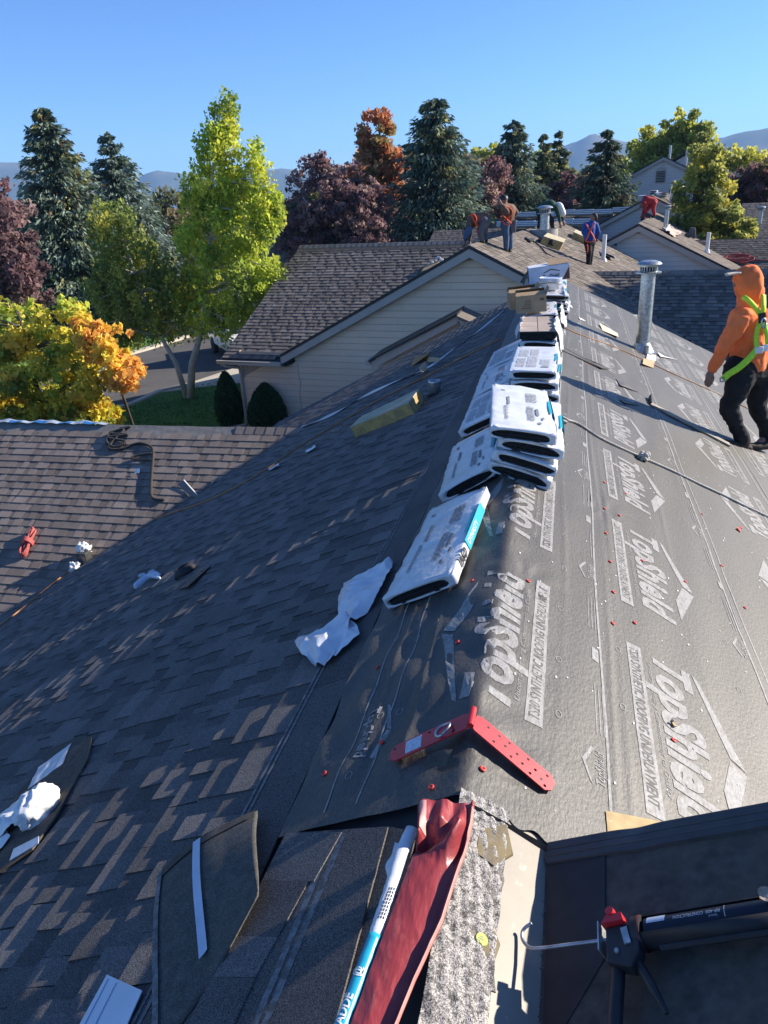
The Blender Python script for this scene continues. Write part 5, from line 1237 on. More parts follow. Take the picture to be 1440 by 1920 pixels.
roll(1556, 1760, 'white_end', m_white_plastic, .019, .0165, flat=.75); roll(1757, 1958, 'teal_tube', M('teal_film', (.02, .36, .50), .3, .08, 8, .25, 30, spec=.6), .0168, .0165)
crumple('loose_flap', bil(axis(1575), axis(1575)-np.array([.035, .0, .02]), axis(1690)-np.array([.022, 0, .02]), axis(1690)), 8, 22, .010, 26, m_white_plastic, t, 5)
b = MB(); a0, a1 = Vector(axis(1958, .058)), Vector(axis(1765, .058)); ax = (a1-a0).normalized(); sd = Vector((-.6, -.1, -.25)); sd = (sd-ax*sd.dot(ax)).normalized()
nn = ax.cross(-sd).normalized()
if nn.z < 0: nn = -nn
cen = Vector(axis(1958, .035))
lf = lambda X, Y: cen+ax*(X+.0)+(-sd)*(-.011*math.cos(0)+(.0)) + (nn*math.cos((Y-.012)/.0178)+sd*math.sin((Y-.012)/.0178)*1.0)*.0184 + (-sd)*-.0 + sd*-.011
put_text(b, 'CADDE', lf, .085, .020, .15, .02, .006, 0, .012); b.build('lettering', m_white, t, world=True)
b = MB(); put_text(b, '@', lf, .022, .022, 0, .02, .006, 0, .135); b.build('emblem', m_white, t, world=True)
b = MB()
cw = Vector(axis(1745, .035))
for i in range(9): 
    for j in range(3):
        X, Y = .02+i*.010, .002+j*.006
        p = cw+ax*X+(nn*math.cos((Y-.012)/.0178)+sd*math.sin((Y-.012)/.0178))*.0192-sd*.008; b.box(p, (.005, .007, .0006), frame(ax.cross(nn), ax, nn))
b.build('print', m_ink, t, world=True)
# ---------------------------------------------------------------- red roof anchor
t = empty('roof_anchor', RS(0, 1.87, .03), label='red hinged steel roof anchor with white sticker astride the ridge', cat='roof anchor')
hp = RS(0, 1.88, .045)
def plate(pA, pB, wdt, n_, name, cut=True):
    A, B = Vector(pA), Vector(pB); d = (B-A); ln_ = d.length; d.normalize(); s = n_.cross(d).normalized(); w = wdt/2; c = .02
    o = [A-s*w*.75, A+d*.02-s*w, B-d*c-s*w, B-s*(w-c), B+s*(w-c), B-d*c+s*w, A+d*.02+s*w, A+s*w*.75]
    b = MB(); b.prism(o, -n_*.002, n_*.0025); pl = b.build(name, m_red, t, world=True); return pl, A, d, s, ln_
holeme = MB().lathe([(.0, .0), (.0052, .0)], 12).mesh('nail_hole', m_trim_dark)
def holes(pl, A, d, s, n_, l, spots):
    M0 = frame(s, n_.cross(s), n_).to_4x4()
    for a, c in spots:
        link('nail_hole', holeme, pl, ROOT[t.name].inverted() @ (Matrix.Translation(A+d*(l*a)+s*c+n_*.0029) @ M0))
pR = plate(hp+Vector((.006, -.005, -.006)), Rr(1037, 1476, .030), .078, nr, 'plate')
holes(pR[0], *pR[1:4], nr, pR[4], [(.16, .018), (.28, -.02), (.30, .02), (.40, .0), (.42, .026), (.5, -.022), (.54, .008), (.63, -.012), (.66, .024), (.74, -.024), (.77, .006), (.86, -.01), (.9, .022), (.92, -.024)])
pLt = plate(hp+Vector((-.006, -.005, -.004)), L(732, 1417, .040), .080, nl, 'plate')
holes(pLt[0], *pLt[1:4], nl, pLt[4], [(.94, -.02), (.8, .02), (.62, .024), (.5, -.026), (.28, -.024), (.2, .024)])
b = MB(); A, d, s, l = pLt[1:]; b.prism([A+d*(l*.60)-s*.032, A+d*(l*.80)-s*.032, A+d*(l*.80)+s*.030, A+d*(l*.60)+s*.030], nl*.003, nl*.0036); b.build('sticker', M('sticker', (.62, .66, .72), .5, .1, 90, alt=(.4, .42, .46), altscale=160, altamt=(.5, .6)), t, world=True)
b = MB(); b.tube([A+d*(l*.32)+s*(.028*math.cos(a))+d*(.030*math.sin(a))+nl*(.004+.012*max(0, math.cos(a+1))) for a in [k/20*2*math.pi for k in range(21)]], .0045, 8); b.build('ring', m_galv, t, world=True, smooth=True)
b = MB(); b.tube([hp+Vector((0, -.045, .004)), hp+Vector((0, .04, .004))], .011, 12); b.build('hinge', m_red, t, world=True, angle=40)
crumple('felt_tab', bil(L(835, 1440, .02), L(850, 1405, .04), L(800, 1415, .05), L(790, 1440, .03)), 6, 6, .008, 20, m_felt, under, 4)

# ---------------------------------------------------------------- galvanised vent and things on the right slope
def vent(loc, r, h, label, cap_=True, boot=True, mt=m_galv, group='metal vent pipes', side='R', yaw=0.0, side_pipe=False):
    t = empty('vent_pipe', loc, yaw, label=label, cat='vent pipe', group=group)
    MB().lathe([(r, -.25), (r, h)], 28).build('pipe', mt, t, angle=40)
    b = MB(); b.tube([(r+.001, 0, -.05), (r+.001, 0, h)], .006*min(1, r*8), 6); b.build('seam', mt, t)
    if cap_:
        MB().lathe([(r*1.0, h-.03), (r*1.75, h-.02), (r*1.78, h-.005), (r*1.15, h+.01)], 28).build('skirt', mt, t, angle=40)
        b = MB()
        for k in range(20):
            a = 2*math.pi*k/20; b.box((math.cos(a)*r*1.2, math.sin(a)*r*1.2, h+.045*r*10/1.2), (.012*r*8, .012*r*8, .075*r*8), Matrix.Rotation(a, 3, 'Z'))
        b.build('louvres', mt, t)
        MB().lathe([(r*1.05, h), (r*1.05, h+.75*r)], 24).build('core', m_trim_dark, t)
        z = h+.7*r; MB().lathe([(r*1.28, z), (r*1.32, z+.25*r), (r*1.72, z+.28*r), (r*1.75, z+.36*r), (r*1.5, z+.62*r), (r*.9, z+.82*r), (0, z+.88*r)], 28).build('cap', mt, t, angle=40)
    if boot:
        Rb = slopeframe(side)
        b = MB(); b.lathe([(r*1.02, .14), (r*1.25, .10), (r*1.3, .085), (r*1.75, .01), (r*2.0, .004)], 24, (0, 0, 0), Matrix.Identity(3)); b.build('collar', mt, t, angle=40)
        b = MB(); b.box((0, 0, .014), (r*5.2, r*5.6, .004), Rb); b.build('base_plate', mt, t)
    return t
vp_ = Rr(1203, 660)
v = vent(vp_, .098, 1.14, 'tall galvanised vent with louvred cap standing on the sunlit underlayment')
t = empty('pipe_stub', Rr(1211, 668), label='short steel stub tight against the foot of the tall vent', cat='pipe'); MB().lathe([(.035, -.1), (.035, .16)], 16).build('pipe', m_galv, t, angle=40)
for k, (pts, h, lb, mt) in enumerate((([(1207, 672), (1228, 676), (1225, 690), (1205, 682)], .03, 'small torn tan card right at the foot of the tall vent', m_card), ([(1214, 664), (1230, 666), (1229, 677), (1212, 672)], .02, 'white scrap beside the tan card at the vent foot', m_white),
                                   ([(1233, 660), (1246, 668), (1270, 674), (1238, 668)], .02, 'thin white sliver just right of the tall vent', m_white), ([(1124, 606), (1135, 612), (1158, 625), (1160, 632), (1130, 620)], .03, 'cream torn paper with an upright corner left of the tall vent', M('cream_paper', (.62, .56, .40), .8)),
                                   ([(1060, 571), (1068, 569), (1074, 577), (1066, 574)], .02, 'tiny white triangle of film below the lettered carton', m_white), ([(1085, 595), (1092, 598), (1098, 602), (1088, 599)], .01, 'tiny white sliver above the start of the orange cord', m_white))):
    t = empty('paper_scrap', Rr(*pts[0]), label=lb, cat='scrap', group='scraps on the sunlit underlayment')
    b = MB(); b.prism([Rr(x, y, .02+(h if i % 3 == 0 else .002)) for i, (x, y) in enumerate(pts)], (0, 0, -.002), (0, 0, .002)); b.build('scrap', mt, t, world=True)
t = empty('batten', Rr(1290, 785), label='long thin wooden batten lying up the slope to the worker boots', cat='batten')
A, B = Vector(Rr(1220, 757, .03)), Vector(Rr(1368, 834, .03)); b = MB(); b.beam(A, B, .11, .016, nr); b.build('board', M('grey_wood', (.34, .30, .24), .8, .15, 8, .3, 60), t, world=True)
b = MB(); b.beam(Rr(1220, 757, .03), Rr(1219, 742, .05), .012, .05, nr); b.build('end_lip', m_trim_dark, t, world=True)
t = empty('torn_shingle', Rr(1265, 990), label='tiny dark shingle chip on the open underlayment', cat='shingle chip'); b = MB(); b.prism([Rr(1382, 990, .03), Rr(1388, 988, .02), Rr(1388, 998, .02)], (0, 0, -.003), (0, 0, .003)); b.build('chip', m_redcap, t, world=True)
t = empty('wood_chip', Rr(1262, 1357), label='small broken wood chip on the big grey letters', cat='wood chip')
b = MB(); b.box(Rr(1263, 1358, .025), (.014, .022, .006), slopeframe('R') @ RZ(30)); b.build('chip', m_osb, t, world=True)
b = MB(); b.box(Rr(1260, 1352, .03), (.012, .008, .008), RZ(50)); b.build('dark_end', m_felt, t, world=True)

# ---------------------------------------------------------------- ropes
def sag(pts, n=14):
    P = [Vector(p) for p in pts]; out = []
    for i in range(len(P)-1):
        p0 = P[max(i-1, 0)]; p1 = P[i]; p2 = P[i+1]; p3 = P[min(i+2, len(P)-1)]
        for k in range(n):
            t_ = k/n; out.append(.5*((2*p1)+(p2-p0)*t_+(2*p0-5*p1+4*p2-p3)*t_*t_+(3*p1-p0-3*p2+p3)*t_**3))
    out.append(P[-1]); return out
def twisted(path, r, pitch, strands=3):
    b = MB(); P = [Vector(p) for p in path]; acc = [0]
    for a, c in zip(P, P[1:]): acc.append(acc[-1]+(c-a).length)
    tot = acc[-1]; n = max(8, int(tot/pitch*7)); res = []; j = 0
    for i in range(n+1):
        s = tot*i/n
        while j < len(P)-2 and acc[j+1] < s: j += 1
        q = (s-acc[j])/max(1e-6, acc[j+1]-acc[j]); res.append((P[j].lerp(P[j+1], min(1, q)), (P[j+1]-P[j]).normalized(), s))
    for m_ in range(strands):
        pp = []
        for p, d, s in res:
            x = d.cross(Vector((0, 0, 1))).normalized(); z = x.cross(d); a = 2*math.pi*(s/pitch+m_/strands); pp.append(p+(x*math.cos(a)+z*math.sin(a))*r*.5)
        b.tube(pp, r*.56, 5)
    return b
t = empty('rope', Rr(1210, 860), label='twisted white rope knotted midway, running from the bundles across the sunlit slope', cat='rope')
rp = sag([Rr(x, y, .025) for x, y in ((1062, 787), (1085, 795), (1120, 818), (1160, 838), (1205, 858), (1255, 880), (1300, 902), (1360, 930), (1400, 950), (1475, 985))])
twisted(rp, .011, .065).build('strand', m_whiterope, t, world=True, smooth=True)
kc = Vector(Rr(1207, 856, .045)); b = MB()
b.tube([kc+Vector((.032*math.cos(a)*(1+.25*math.sin(3*a)), .03*math.sin(a), .022*math.sin(2*a))) for a in [k/30*2*math.pi for k in range(31)]], .016, 8); b.tube([kc+Vector((.025*math.sin(a*1.0), .026*math.cos(a), .028*math.cos(a*2+1))) for a in [k/30*2*math.pi for k in range(31)]], .015, 8)
b.build('knot', m_whiterope, t, world=True, smooth=True)
b = MB(); b.tube(sag([Rr(x, y, .03) for x, y in ((1066, 789), (1048, 779), (1042, 776), (1046, 785), (1062, 792))], 8), .014, 8); b.build('eye', m_whiterope, t, world=True, smooth=True)
b = MB(); b.tube(sag([Rr(x, y, .032) for x, y in ((1046, 784), (1043, 779), (1047, 780), (1052, 784))], 6), .018, 8); b.build('thimble', m_rubber, t, world=True, smooth=True)
t = empty('orange_cord', Rr(1200, 665), label='thin orange cord running down the sunlit slope past the tall vent', cat='cord')
b = MB(); b.tube(sag([Rr(x, y, .02) for x, y in ((1048, 607), (1065, 618), (1100, 632), (1150, 650), (1200, 672), (1260, 700), (1345, 738), (1400, 765), (1470, 800))], 8), .009, 6); b.build('cord', m_orangerope, t, world=True, smooth=True)
t = empty('orange_cord', L(265, 980), label='long orange cord stretched down the shaded slope into the valley', cat='cord')
b = MB(); b.tube(sag([L(x, y, .03) for x, y in ((940, 634), (880, 664), (805, 702), (720, 745), (640, 790), (560, 838), (480, 892), (390, 938), (320, 962), (265, 984), (200, 1024), (120, 1078), (40, 1142), (-30, 1196))], 6), .011, 6); b.build('cord', m_orangerope, t, world=True, smooth=True)
t = empty('glint_strip', L(640, 770), label='narrow white strip standing in for sun glint along the edge of the shaded slope', cat='glint strip')  # band of sunlight glint built as a white strip
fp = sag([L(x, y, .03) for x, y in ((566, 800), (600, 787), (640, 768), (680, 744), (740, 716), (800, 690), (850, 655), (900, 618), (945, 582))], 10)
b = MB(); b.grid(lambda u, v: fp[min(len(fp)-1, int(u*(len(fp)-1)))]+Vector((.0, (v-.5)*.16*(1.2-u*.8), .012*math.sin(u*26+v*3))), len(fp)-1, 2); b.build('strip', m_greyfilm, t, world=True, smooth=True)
for k, (x, y) in enumerate(((390, 906), (512, 876), (744, 752), (580, 842))):
    t = empty('litter', L(x, y), label=['white scrap above the orange cord near the valley flap', 'white wisp on the shaded slope above the cord', 'white tag beside the foam cushion', 'pale sliver on the shaded slope below the wing ridge'][k], cat='scrap', group='white litter on the shaded slope')
    crumple('scrap', bil(L(x-8, y+5, .03), L(x+10, y-6, .03), L(x+12, y-2, .04), L(x-6, y+7, .03)), 6, 6, .02, 12, m_white, t, k)
# wing: dark rope, red hank, glove pair, flap
def W(px, py, h=0.0): nW = np.array([0, -SP, CP]); return Vector(hit(px, py, nW, np.array([0, VY, VZ])+nW*h))
t = empty('dark_rope', W(240, 830), label='tangled black rope hanging from the wing ridge', cat='rope')
path = [W(x, y, .04) for x, y in ((225, 803), (245, 800), (205, 812), (240, 815), (200, 820), (235, 828), (215, 838), (200, 828), (208, 812), (232, 806), (204, 838), (225, 842), (250, 833), (265, 831), (283, 838), (287, 850), (285, 880), (283, 910), (284, 930), (292, 936), (308, 937))]
twisted(sag(path, 8), .026, .12).build('strand', m_darkrope, t, world=True, smooth=True)
b = MB(); b.tube(sag([W(x, y, .05) for x, y in ((285, 850), (262, 853), (248, 858), (256, 862), (284, 862))], 8), .022, 6); b.build('loop', m_darkrope, t, world=True, smooth=True)
t = empty('red_rope_hank', W(52, 1015), label='coiled hank of red rope bound in the middle on the wing roof', cat='rope')
c = W(52, 1016, .06); b = MB(); ud = (W(62, 992, .06)-W(42, 1040, .06)); sdv = Vector((1, 0, 0))
for k in range(6):
    o = (k-2.5)*.018; pp = [c+ud*(.52*math.cos(a))+sdv*((.055+abs(o)*.3)*math.sin(a)*(abs(math.cos(a))*.8+.25)+o*.6)+Vector((0, 0, .03*math.sin(a*2+k))) for a in [q/24*2*math.pi for q in range(25)]]
    b.tube(pp, .017, 6)
b.build('loops', m_redrope, t, world=True, smooth=True)
b = MB()
for k in range(5): b.tube([c+ud*(-.06+k*.03)+sdv*(.085*math.cos(a))+Vector((0, -.045*math.sin(a), .085*math.sin(a))) for a in [q/16*2*math.pi for q in range(17)]], .016, 6)
b.build('binding', m_redrope, t, world=True, smooth=True)
for k, (x, y, lb) in enumerate(((157, 1030, 'white rag bundled on top of the small dark vent box'), (142, 1064, 'white rag crumpled on the shingles below the vent box'))):
    t = empty('white_rag', W(x, y), label=lb, cat='rag', group='white rags on the wing roof')
    b = MB(); c = W(x, y, .06+.06*(k == 0))
    def rag(u, v):
        a, e = u*2*math.pi, (v-.5)*math.pi; d = Vector((math.cos(a)*math.cos(e), math.sin(a)*math.cos(e), math.sin(e))); q = d*2+Vector((k*5, 0, 0))
        return c+d*(.085*(1+.7*mnoise.noise(q*1.4)+.4*mnoise.noise(q*3.3)))*(1.15 if k == 0 else 1)
    b.grid(rag, 30, 18); b.build('cloth', m_white, t, world=True, smooth=True)
t = empty('vent_box', W(162, 1052), label='small dark vent box at the edge of the shade on the wing', cat='vent box')
b = MB(); b.box(W(160, 1052, .02), (.17, .16, .34)); b.build('box', m_metal_black, t, world=True, bevel=.008)
b = MB(); b.box(W(160, 1048, .0)+Vector((0, 0, -.05)), (.32, .30, .012), RX(26.57)); b.build('flange', m_metal_black, t, world=True)
for k, (pts, lb) in enumerate((([(332, 906), (345, 900), (372, 930), (354, 932)], 'short cut shingle flap standing at the valley edge'), ([(370, 932), (455, 880), (470, 876), (375, 938)], 'long cut shingle strip lying along the valley edge'))):
    t = empty('valley_flap', W(*pts[0]), label=lb, cat='shingle flap', group='flaps at the valley')
    b = MB(); b.prism([W(*pts[0], .035), W(*pts[1], .05), W(*pts[2], .03), W(*pts[3], .025)], (0, 0, -.006), (0, 0, .004)); b.build('sheet', m_shingle_old, t, world=True)
    b = MB(); b.beam(W(*pts[1], .056), W(*pts[2], .037), .018, .006); b.build('white_edge', m_white, t, world=True)
t = empty('litter', W(256, 883), label='small white scrap on the wing under the rope loop', cat='scrap'); crumple('scrap', bil(W(251, 884, .03), W(262, 878, .05), W(262, 888, .03), W(253, 889, .03)), 5, 5, .025, 14, m_white, t, 9)

# ---------------------------------------------------------------- caulking gun on the felt
t = empty('caulking_gun', Mm(1180, 1760, .02), label='black skeleton caulking gun with red latch and loaded cartridge on the felt', cat='caulking gun')
def g(x, y, h): return Mm(x, y, h)
A, B = g(1200, 1752, .050), g(1500, 1705, .050); d = (B-A).normalized(); sdn = d.cross(nM).normalized(); R0 = .033
def half(r, a0, a1, P, Q, n=16):
    b = MB(); vs = []
    for p in (P, Q):
        for k in range(n+1):
            a = a0+(a1-a0)*k/n; vs.append(p+(sdn*math.cos(a)+nM*math.sin(a))*r)
    b.add(vs, [(k, k+1, n+2+k, n+1+k) for k in range(n)]); return b
half(R0, math.radians(-208), math.radians(58), A, B).build('barrel', m_black, t, world=True, smooth=True, solid=.002)
b = MB(); b.tube([A+d*.02, B], .0285, 20); b.build('cartridge', M('navy_tube', (.012, .016, .03), .35, .1, 9), t, world=True, angle=40)
b = MB(); b.tube([A-d*.008, A+d*.012], .037, 24); b.build('collar', m_black, t, world=True, angle=40)
b = MB(); b.tube([A+d*.006, A+d*.010], .0378, 24); b.build('collar_band', M('dark_red', (.12, .02, .02), .5), t, world=True, angle=40)
topd = (nM*.98+(-sdn if (-sdn).y > 0 else sdn)*.16).normalized(); crs = topd.cross(d).normalized()
if crs.y > 0: crs = -crs
def onc(X, Y): 
    a = Y/.0288; return A+d*(.155-X)+(topd*math.cos(a)+crs*math.sin(a))*.0293
b = MB(); put_text(b, 'CONSTRUCTION', onc, .066, .0085, 0, .01, .004, 0, .0, -.004); put_text(b, 'RP-400', onc, .030, .0085, 0, .01, .004, 0, -.036, -.004); put_text(b, 'General', onc, .018, .005, 0, .0, .004, 0, -.030, .008)
b.grid(lambda u, v: onc(-.046+u*.0015, -.014+v*.03), 1, 6); b.build('lettering', M('pale_letter', (.45, .47, .5), .6), t, world=True)
b = MB(); b.grid(lambda u, v: onc(.085+u*.042, -.016+v*.020), 4, 4); b.build('label', M('blue_white_label', (.42, .50, .62), .5, .1, 80), t, world=True)
b = MB(); b.tube([A+d*.045+sdn*0-topd*.0+crs*.036-topd*.008, B+crs*.036-topd*.008], .0075, 8); b.build('rib_tube', m_black, t, world=True, angle=40)
b = MB(); b.prism([g(1136, 1742, .07), g(1198, 1728, .07), g(1200, 1782, .07), g(1185, 1815, .07), g(1138, 1806, .07)], -nM*.030, nM*.004); b.build('body', m_black, t, world=True, bevel=.004)
b = MB(); b.tube(sag([g(1160, 1790, .05), g(1158, 1840, .048), g(1154, 1900, .045), g(1152, 1975, .04)], 5), [.014, .0145, .015]+[.0155]*13, 10); b.build('handle', m_black, t, world=True, smooth=True)
b = MB(); b.tube(sag([g(1186, 1790, .055), g(1205, 1820, .05), g(1228, 1860, .045), g(1250, 1900, .04)], 5), [.011]*10+[.010, .009, .008, .007, .006, .005], 8); b.build('trigger', m_black, t, world=True, smooth=True)
b = MB(); b.tube(sag([g(1200, 1752, .058), g(1130, 1763, .058), g(1060, 1772, .060), g(1012, 1778, .062), g(992, 1776, .064), g(980, 1762, .066), g(979, 1748, .068), g(986, 1738, .070), g(997, 1731, .070)], 6), .0042, 8); b.build('rod', m_galv, t, world=True, smooth=True)
b = MB(); b.beam(g(1129, 1738, .06), g(1131, 1792, .055), .003, .045, nM); b.build('release_plate', m_galv, t, world=True)
b = MB(); b.prism([g(1131, 1738, .075), g(1140, 1722, .075), g(1168, 1716, .075), g(1172, 1730, .075)], -nM*.012, nM*.012); b.lathe([(.0, .012), (.010, .012), (.011, .0), (.010, -.012)], 14, g(1146, 1713, .078), frame(sdn, d, nM)); b.build('latch', m_red, t, world=True)
b = MB(); b.lathe([(0, .005), (.0045, .005), (.006, .002), (.006, 0)], 14, g(1157, 1783, .0745), frame(sdn, d, nM)); b.build('rivet', m_galv, t, world=True, angle=40)
b = MB(); b.prism([g(1164, 1742, .0745), g(1176, 1738, .0745), g(1184, 1768, .0745), g(1172, 1772, .0745)], (0, 0, 0), nM*.004); b.build('spring', m_galv, t, world=True)
crumple('foam_residue', bil(g(1425, 1672, .085), g(1465, 1668, .085), g(1465, 1690, .085), g(1425, 1690, .085)), 8, 6, .012, 40, M('dried_foam', (.34, .28, .22), .9, .3, 60), t, 3)
ORD = 'first second third fourth fifth sixth seventh eighth ninth tenth eleventh twelfth'.split()
# ---------------------------------------------------------------- things on the farther roofs
def S2(h, x, y, dz=0.0): return ROOT[h.name] @ Vector((x, y, -abs(x)*T+dz))
def slope_pt(h, px, py, dz=0.0):
    M0 = ROOT[h.name]; n = (M0.to_3x3() @ Vector((SP, 0, CP))).normalized(); return Vector(hit(px, py, n, M0.translation))+Vector((0, 0, dz))
n2 = (ROOT[h2.name].to_3x3() @ Vector((SP, 0, CP))).normalized()
t = vent(slope_pt(h2, 1020, 446), .14, .72, 'wide capped vent rising from a round grey collar between two workers', boot=False)
MB().lathe([(.42, -.3), (.42, .26), (.39, .26), (.39, -.1)], 20).build('collar', M('grey_collar', (.30, .29, .28), .7), t, angle=40)
GFY = 'yellow foam cushions on the far ridge roof'
def Q(px, py): return slope_pt(h2, px, py)
foam([Q(1012, 457), Q(1020, 450), Q(1053, 464), Q(1048, 471)], n2, (.22, .22, .26, .26), 'yellow foam cushion beside the round vent collar', GFY, m_foam)
foam([Q(1070, 446), Q(1074, 441), Q(1098, 453), Q(1096, 459)], n2, (.2, .2, .22, .22), 'yellow foam cushion just left of the worker in blue', GFY, m_foam)
t = vent(slope_pt(h2, 1131, 488), .065, .78, 'slim white pipe with flared top right of the worker in blue', cap_=False, boot=False, mt=m_white); MB().lathe([(.07, .0), (.09, .06), (.13, -.06)], 14).build('collar', m_white, t)
# bundles seen edge on behind the blue worker
for k, (px, py, lb) in enumerate(((1140, 463, 'white bundle leaning on the ridge by the worker in blue'), (1155, 440, 'white bundle beside the slim white pipe'), (1163, 436, 'small white roll on the near eave of the grey building'))):
    bundle(4+k % 2, slope_pt(h2, px-4, py+18, .03), Matrix.Rotation(-HY+.35-.3*k, 3, 'Z') @ RY(24), lb, 'white bundles by the worker in blue')
v3 = lambda px, py: slope_pt(h3, px, py)
vent(v3(1247, 434), .085, .85, 'capped grey vent behind the worker in red', group='vents on the far roofs')
vent(v3(1325, 474), .07, .75, 'short plain white pipe low on the grey building slope', cap_=False, boot=True, mt=m_white, group='vents on the far roofs')
t = empty('roof_debris', v3(1270, 428), label='pale torn wrap strewn below the vent on the grey building', cat='debris')
n3 = (ROOT[h3.name].to_3x3() @ Vector((SP, 0, CP))).normalized()
crumple('wrap', bil(v3(1240, 432)+n3*.05, v3(1252, 428)+n3*.05, v3(1276, 443)+n3*.05, v3(1262, 446)+n3*.05), 14, 14, .12, 4, M('pale_debris', (.55, .45, .38), .8, .3, 8), t, 2)
t = empty('tool_bag', v3(1297, 446), label='small dark bag at the far edge of the grey building slope', cat='bag')
b = MB(); b.box(v3(1297, 446)+Vector((0, 0, .2)), (.35, .3, .45), taper=.6); b.build('body', m_greyshirt, t, world=True, bevel=.05)
b = MB(); b.beam(v3(1292, 447)+Vector((0, 0, .05)), v3(1285, 444)+Vector((0, 0, .1)), .1, .1); b.build('strap', m_black, t, world=True)
v4 = lambda px, py: slope_pt(h4, px, py)
P4 = lambda x, y, dz=0.0: ROOT[h4.name] @ Vector((x, y, -abs(x)*T+dz))
vent(P4(.9, 2.0, 0), .11, .95, 'thick capped vent among the bundles on the farther ridge', group='vents on the far roofs')
vent(P4(2.3, 3.0, 0), .075, .9, 'thinner capped vent right of the bundles on the farther ridge', group='vents on the far roofs')
for k, (x, y, z, yaw) in enumerate(((-.5, 1.6, -.12, .2), (-.1, 3.0, .0, -.1), (.3, 2.2, .08, .3), (2.0, 5.0, -.75, 1.2), (1.6, 4.2, -.55, .9))):
    for j in range(3):
        bundle(4+(k+j) % 2, P4(x, y, 0)+Vector((0, 0, z*0+.02+.09*j)), Matrix.Rotation(-HY+yaw+.05*j, 3, 'Z') @ RY(0 if k < 3 else 20), '%s bundle of the %s stack on the farther grey roof' % (('bottom', 'middle', 'top')[j], ORD[k]), 'bundles stacked on the farthest worked roof')
t = empty('exhaust_fan', P4(1.1, 4.0, 0), label='black round exhaust fan between the vents on the farther roof', cat='exhaust fan')
MB().lathe([(.28, 0), (.28, .5), (.45, .55), (.45, .75), (.3, .95), (0, 1.0)], 18).build('housing', m_black, t, angle=40)
MB().lathe([(.34, -.2), (.34, .08)], 16).build('curb', m_galv, t, angle=40)
t = empty('satellite_dish', ROOT[h4.name] @ Vector((-3.6, -.3, -1.55)), label='pale satellite dish on the rake of the farther building', cat='satellite dish')
MB().lathe([(0, 0), (.15, .01), (.28, .05), (.36, .10), (.355, .105), (.28, .06), (0, .015)], 20, (0, 0, .25), RY(-60) @ RX(10)).build('reflector', m_white, t, smooth=True)
b = MB(); b.tube([(0, 0, -.2), (0, 0, .25)], .03, 6); b.build('mast', m_galv, t)
P5 = lambda x, y, dz=0.0: ROOT[h5.name] @ Vector((x, y, -abs(x)*T+dz))
for k, (x, y, hgt, lb) in enumerate(((.35, .8, .9, 'pale flue pipe left of the tall house peak'), (1.5, 1.5, 1.25, 'pale flue pipe right of the tall house peak'))):
    vent(P5(x, y), .085, hgt, lb, cap_=False, boot=False, group='flues on the tall house')
vent(Vector(at(1420, 440, 50)), .14, 1.35, 'tall capped vent at the right edge before the dark roof', boot=False, group='vents on the far roofs')
# rows of bundles on the low far roofs
for hh, x0, x1, n, lb, g_ in ((far_a, -3.6, 3.6, 7, 'farther', 'farther row of bundles on the low roofs'), (far_b, -2.4, 2.4, 5, 'nearer', 'nearer row of bundles on the low roofs')):
    for k in range(n):
        p = ROOT[hh.name] @ Vector((x0+(x1-x0)*(k+.5)/n, -.3, .05-.03*(k % 3)))
        for j in range(3): bundle(4+(k+j) % 2, p+Vector((0, 0, .09*j)), Matrix.Rotation(-HY+math.pi/2+.06*math.sin(k*3+j), 3, 'Z') @ RY(20), '%s white bundle from the left, %s layer, in the %s row on the low roofs' % (ORD[k], ('bottom', 'middle', 'top')[j], lb), g_)
# blue white strip lying along the low ridge
# red coil of hose on building three's wing
t = empty('red_hose', ROOT[h3.name] @ Vector((3.9, 3.6, -1.75)), label='red air hose coiled on the brown wing roof above the hooded man', cat='hose')
b = MB(); c = Vector(hit(1388, 488, (ROOT[h3.name].to_3x3() @ Vector((0, -SP, CP))).normalized(), ROOT[h3.name] @ Vector((1.9, 5.3, -.95))))
ex = ROOT[h3.name].to_3x3() @ Vector((1, 0, 0)); ey = ROOT[h3.name].to_3x3() @ Vector((0, CP, SP)); ez = ex.cross(ey)
for k in range(7):
    a0 = rr.random()*6; o = ex*rr.uniform(-.2, .2)+ey*rr.uniform(-.08, .08); rx, ry = rr.uniform(.28, .58), rr.uniform(.14, .34)
    b.tube([c+o+ex*rx*math.cos(q/20*2*math.pi+a0)+ey*ry*math.sin(q/20*2*math.pi+a0)+ez*(.05+.03*k*.5) for q in range(21)], .022, 5)
b.build('coils', m_redrope, t, world=True, smooth=True)
b = MB(); b.tube([c+ex*.5+ez*.03, c+ex*.9-ey*.1+ez*.03, c+ex*1.6+ey*.05+ez*.03, c+ex*3+ez*.03], .022, 5); b.build('tail', m_redrope, t, world=True, smooth=True)
t = empty('nail_coil', Vector(hit(822, 489, (ROOT[h2.name].to_3x3() @ Vector((0, -SP, CP))).normalized(), ROOT[h2.name] @ Vector((0, YC, ZC)))), label='white nail coils and brown scrap near the rake of the workers roof', cat='nail coil')
nc = (ROOT[h2.name].to_3x3() @ Vector((0, -SP, CP))).normalized(); tv = lambda px, py, h=.05: Vector(hit(px, py, nc, (ROOT[h2.name] @ Vector((0, YC, ZC)))+nc*h))
b = MB(); b.tube([tv(822, 487, .1)+Vector((.07*math.cos(a), 0, .07*math.sin(a))) for a in [k/14*2*math.pi for k in range(15)]], .03, 6); b.build('coil', m_white, t, world=True)
b = MB(); b.box(tv(810, 492, .05), (.07, .07, .07)); b.build('coil', m_white, t, world=True); b = MB(); b.box(tv(828, 488, .05), (.09, .07, .09)); b.build('coil', m_white, t, world=True)
b = MB(); b.prism([tv(790, 510), tv(800, 498), tv(826, 490), tv(812, 504)], -nc*.02, nc*.03); b.build('scrap', m_card, t, world=True)
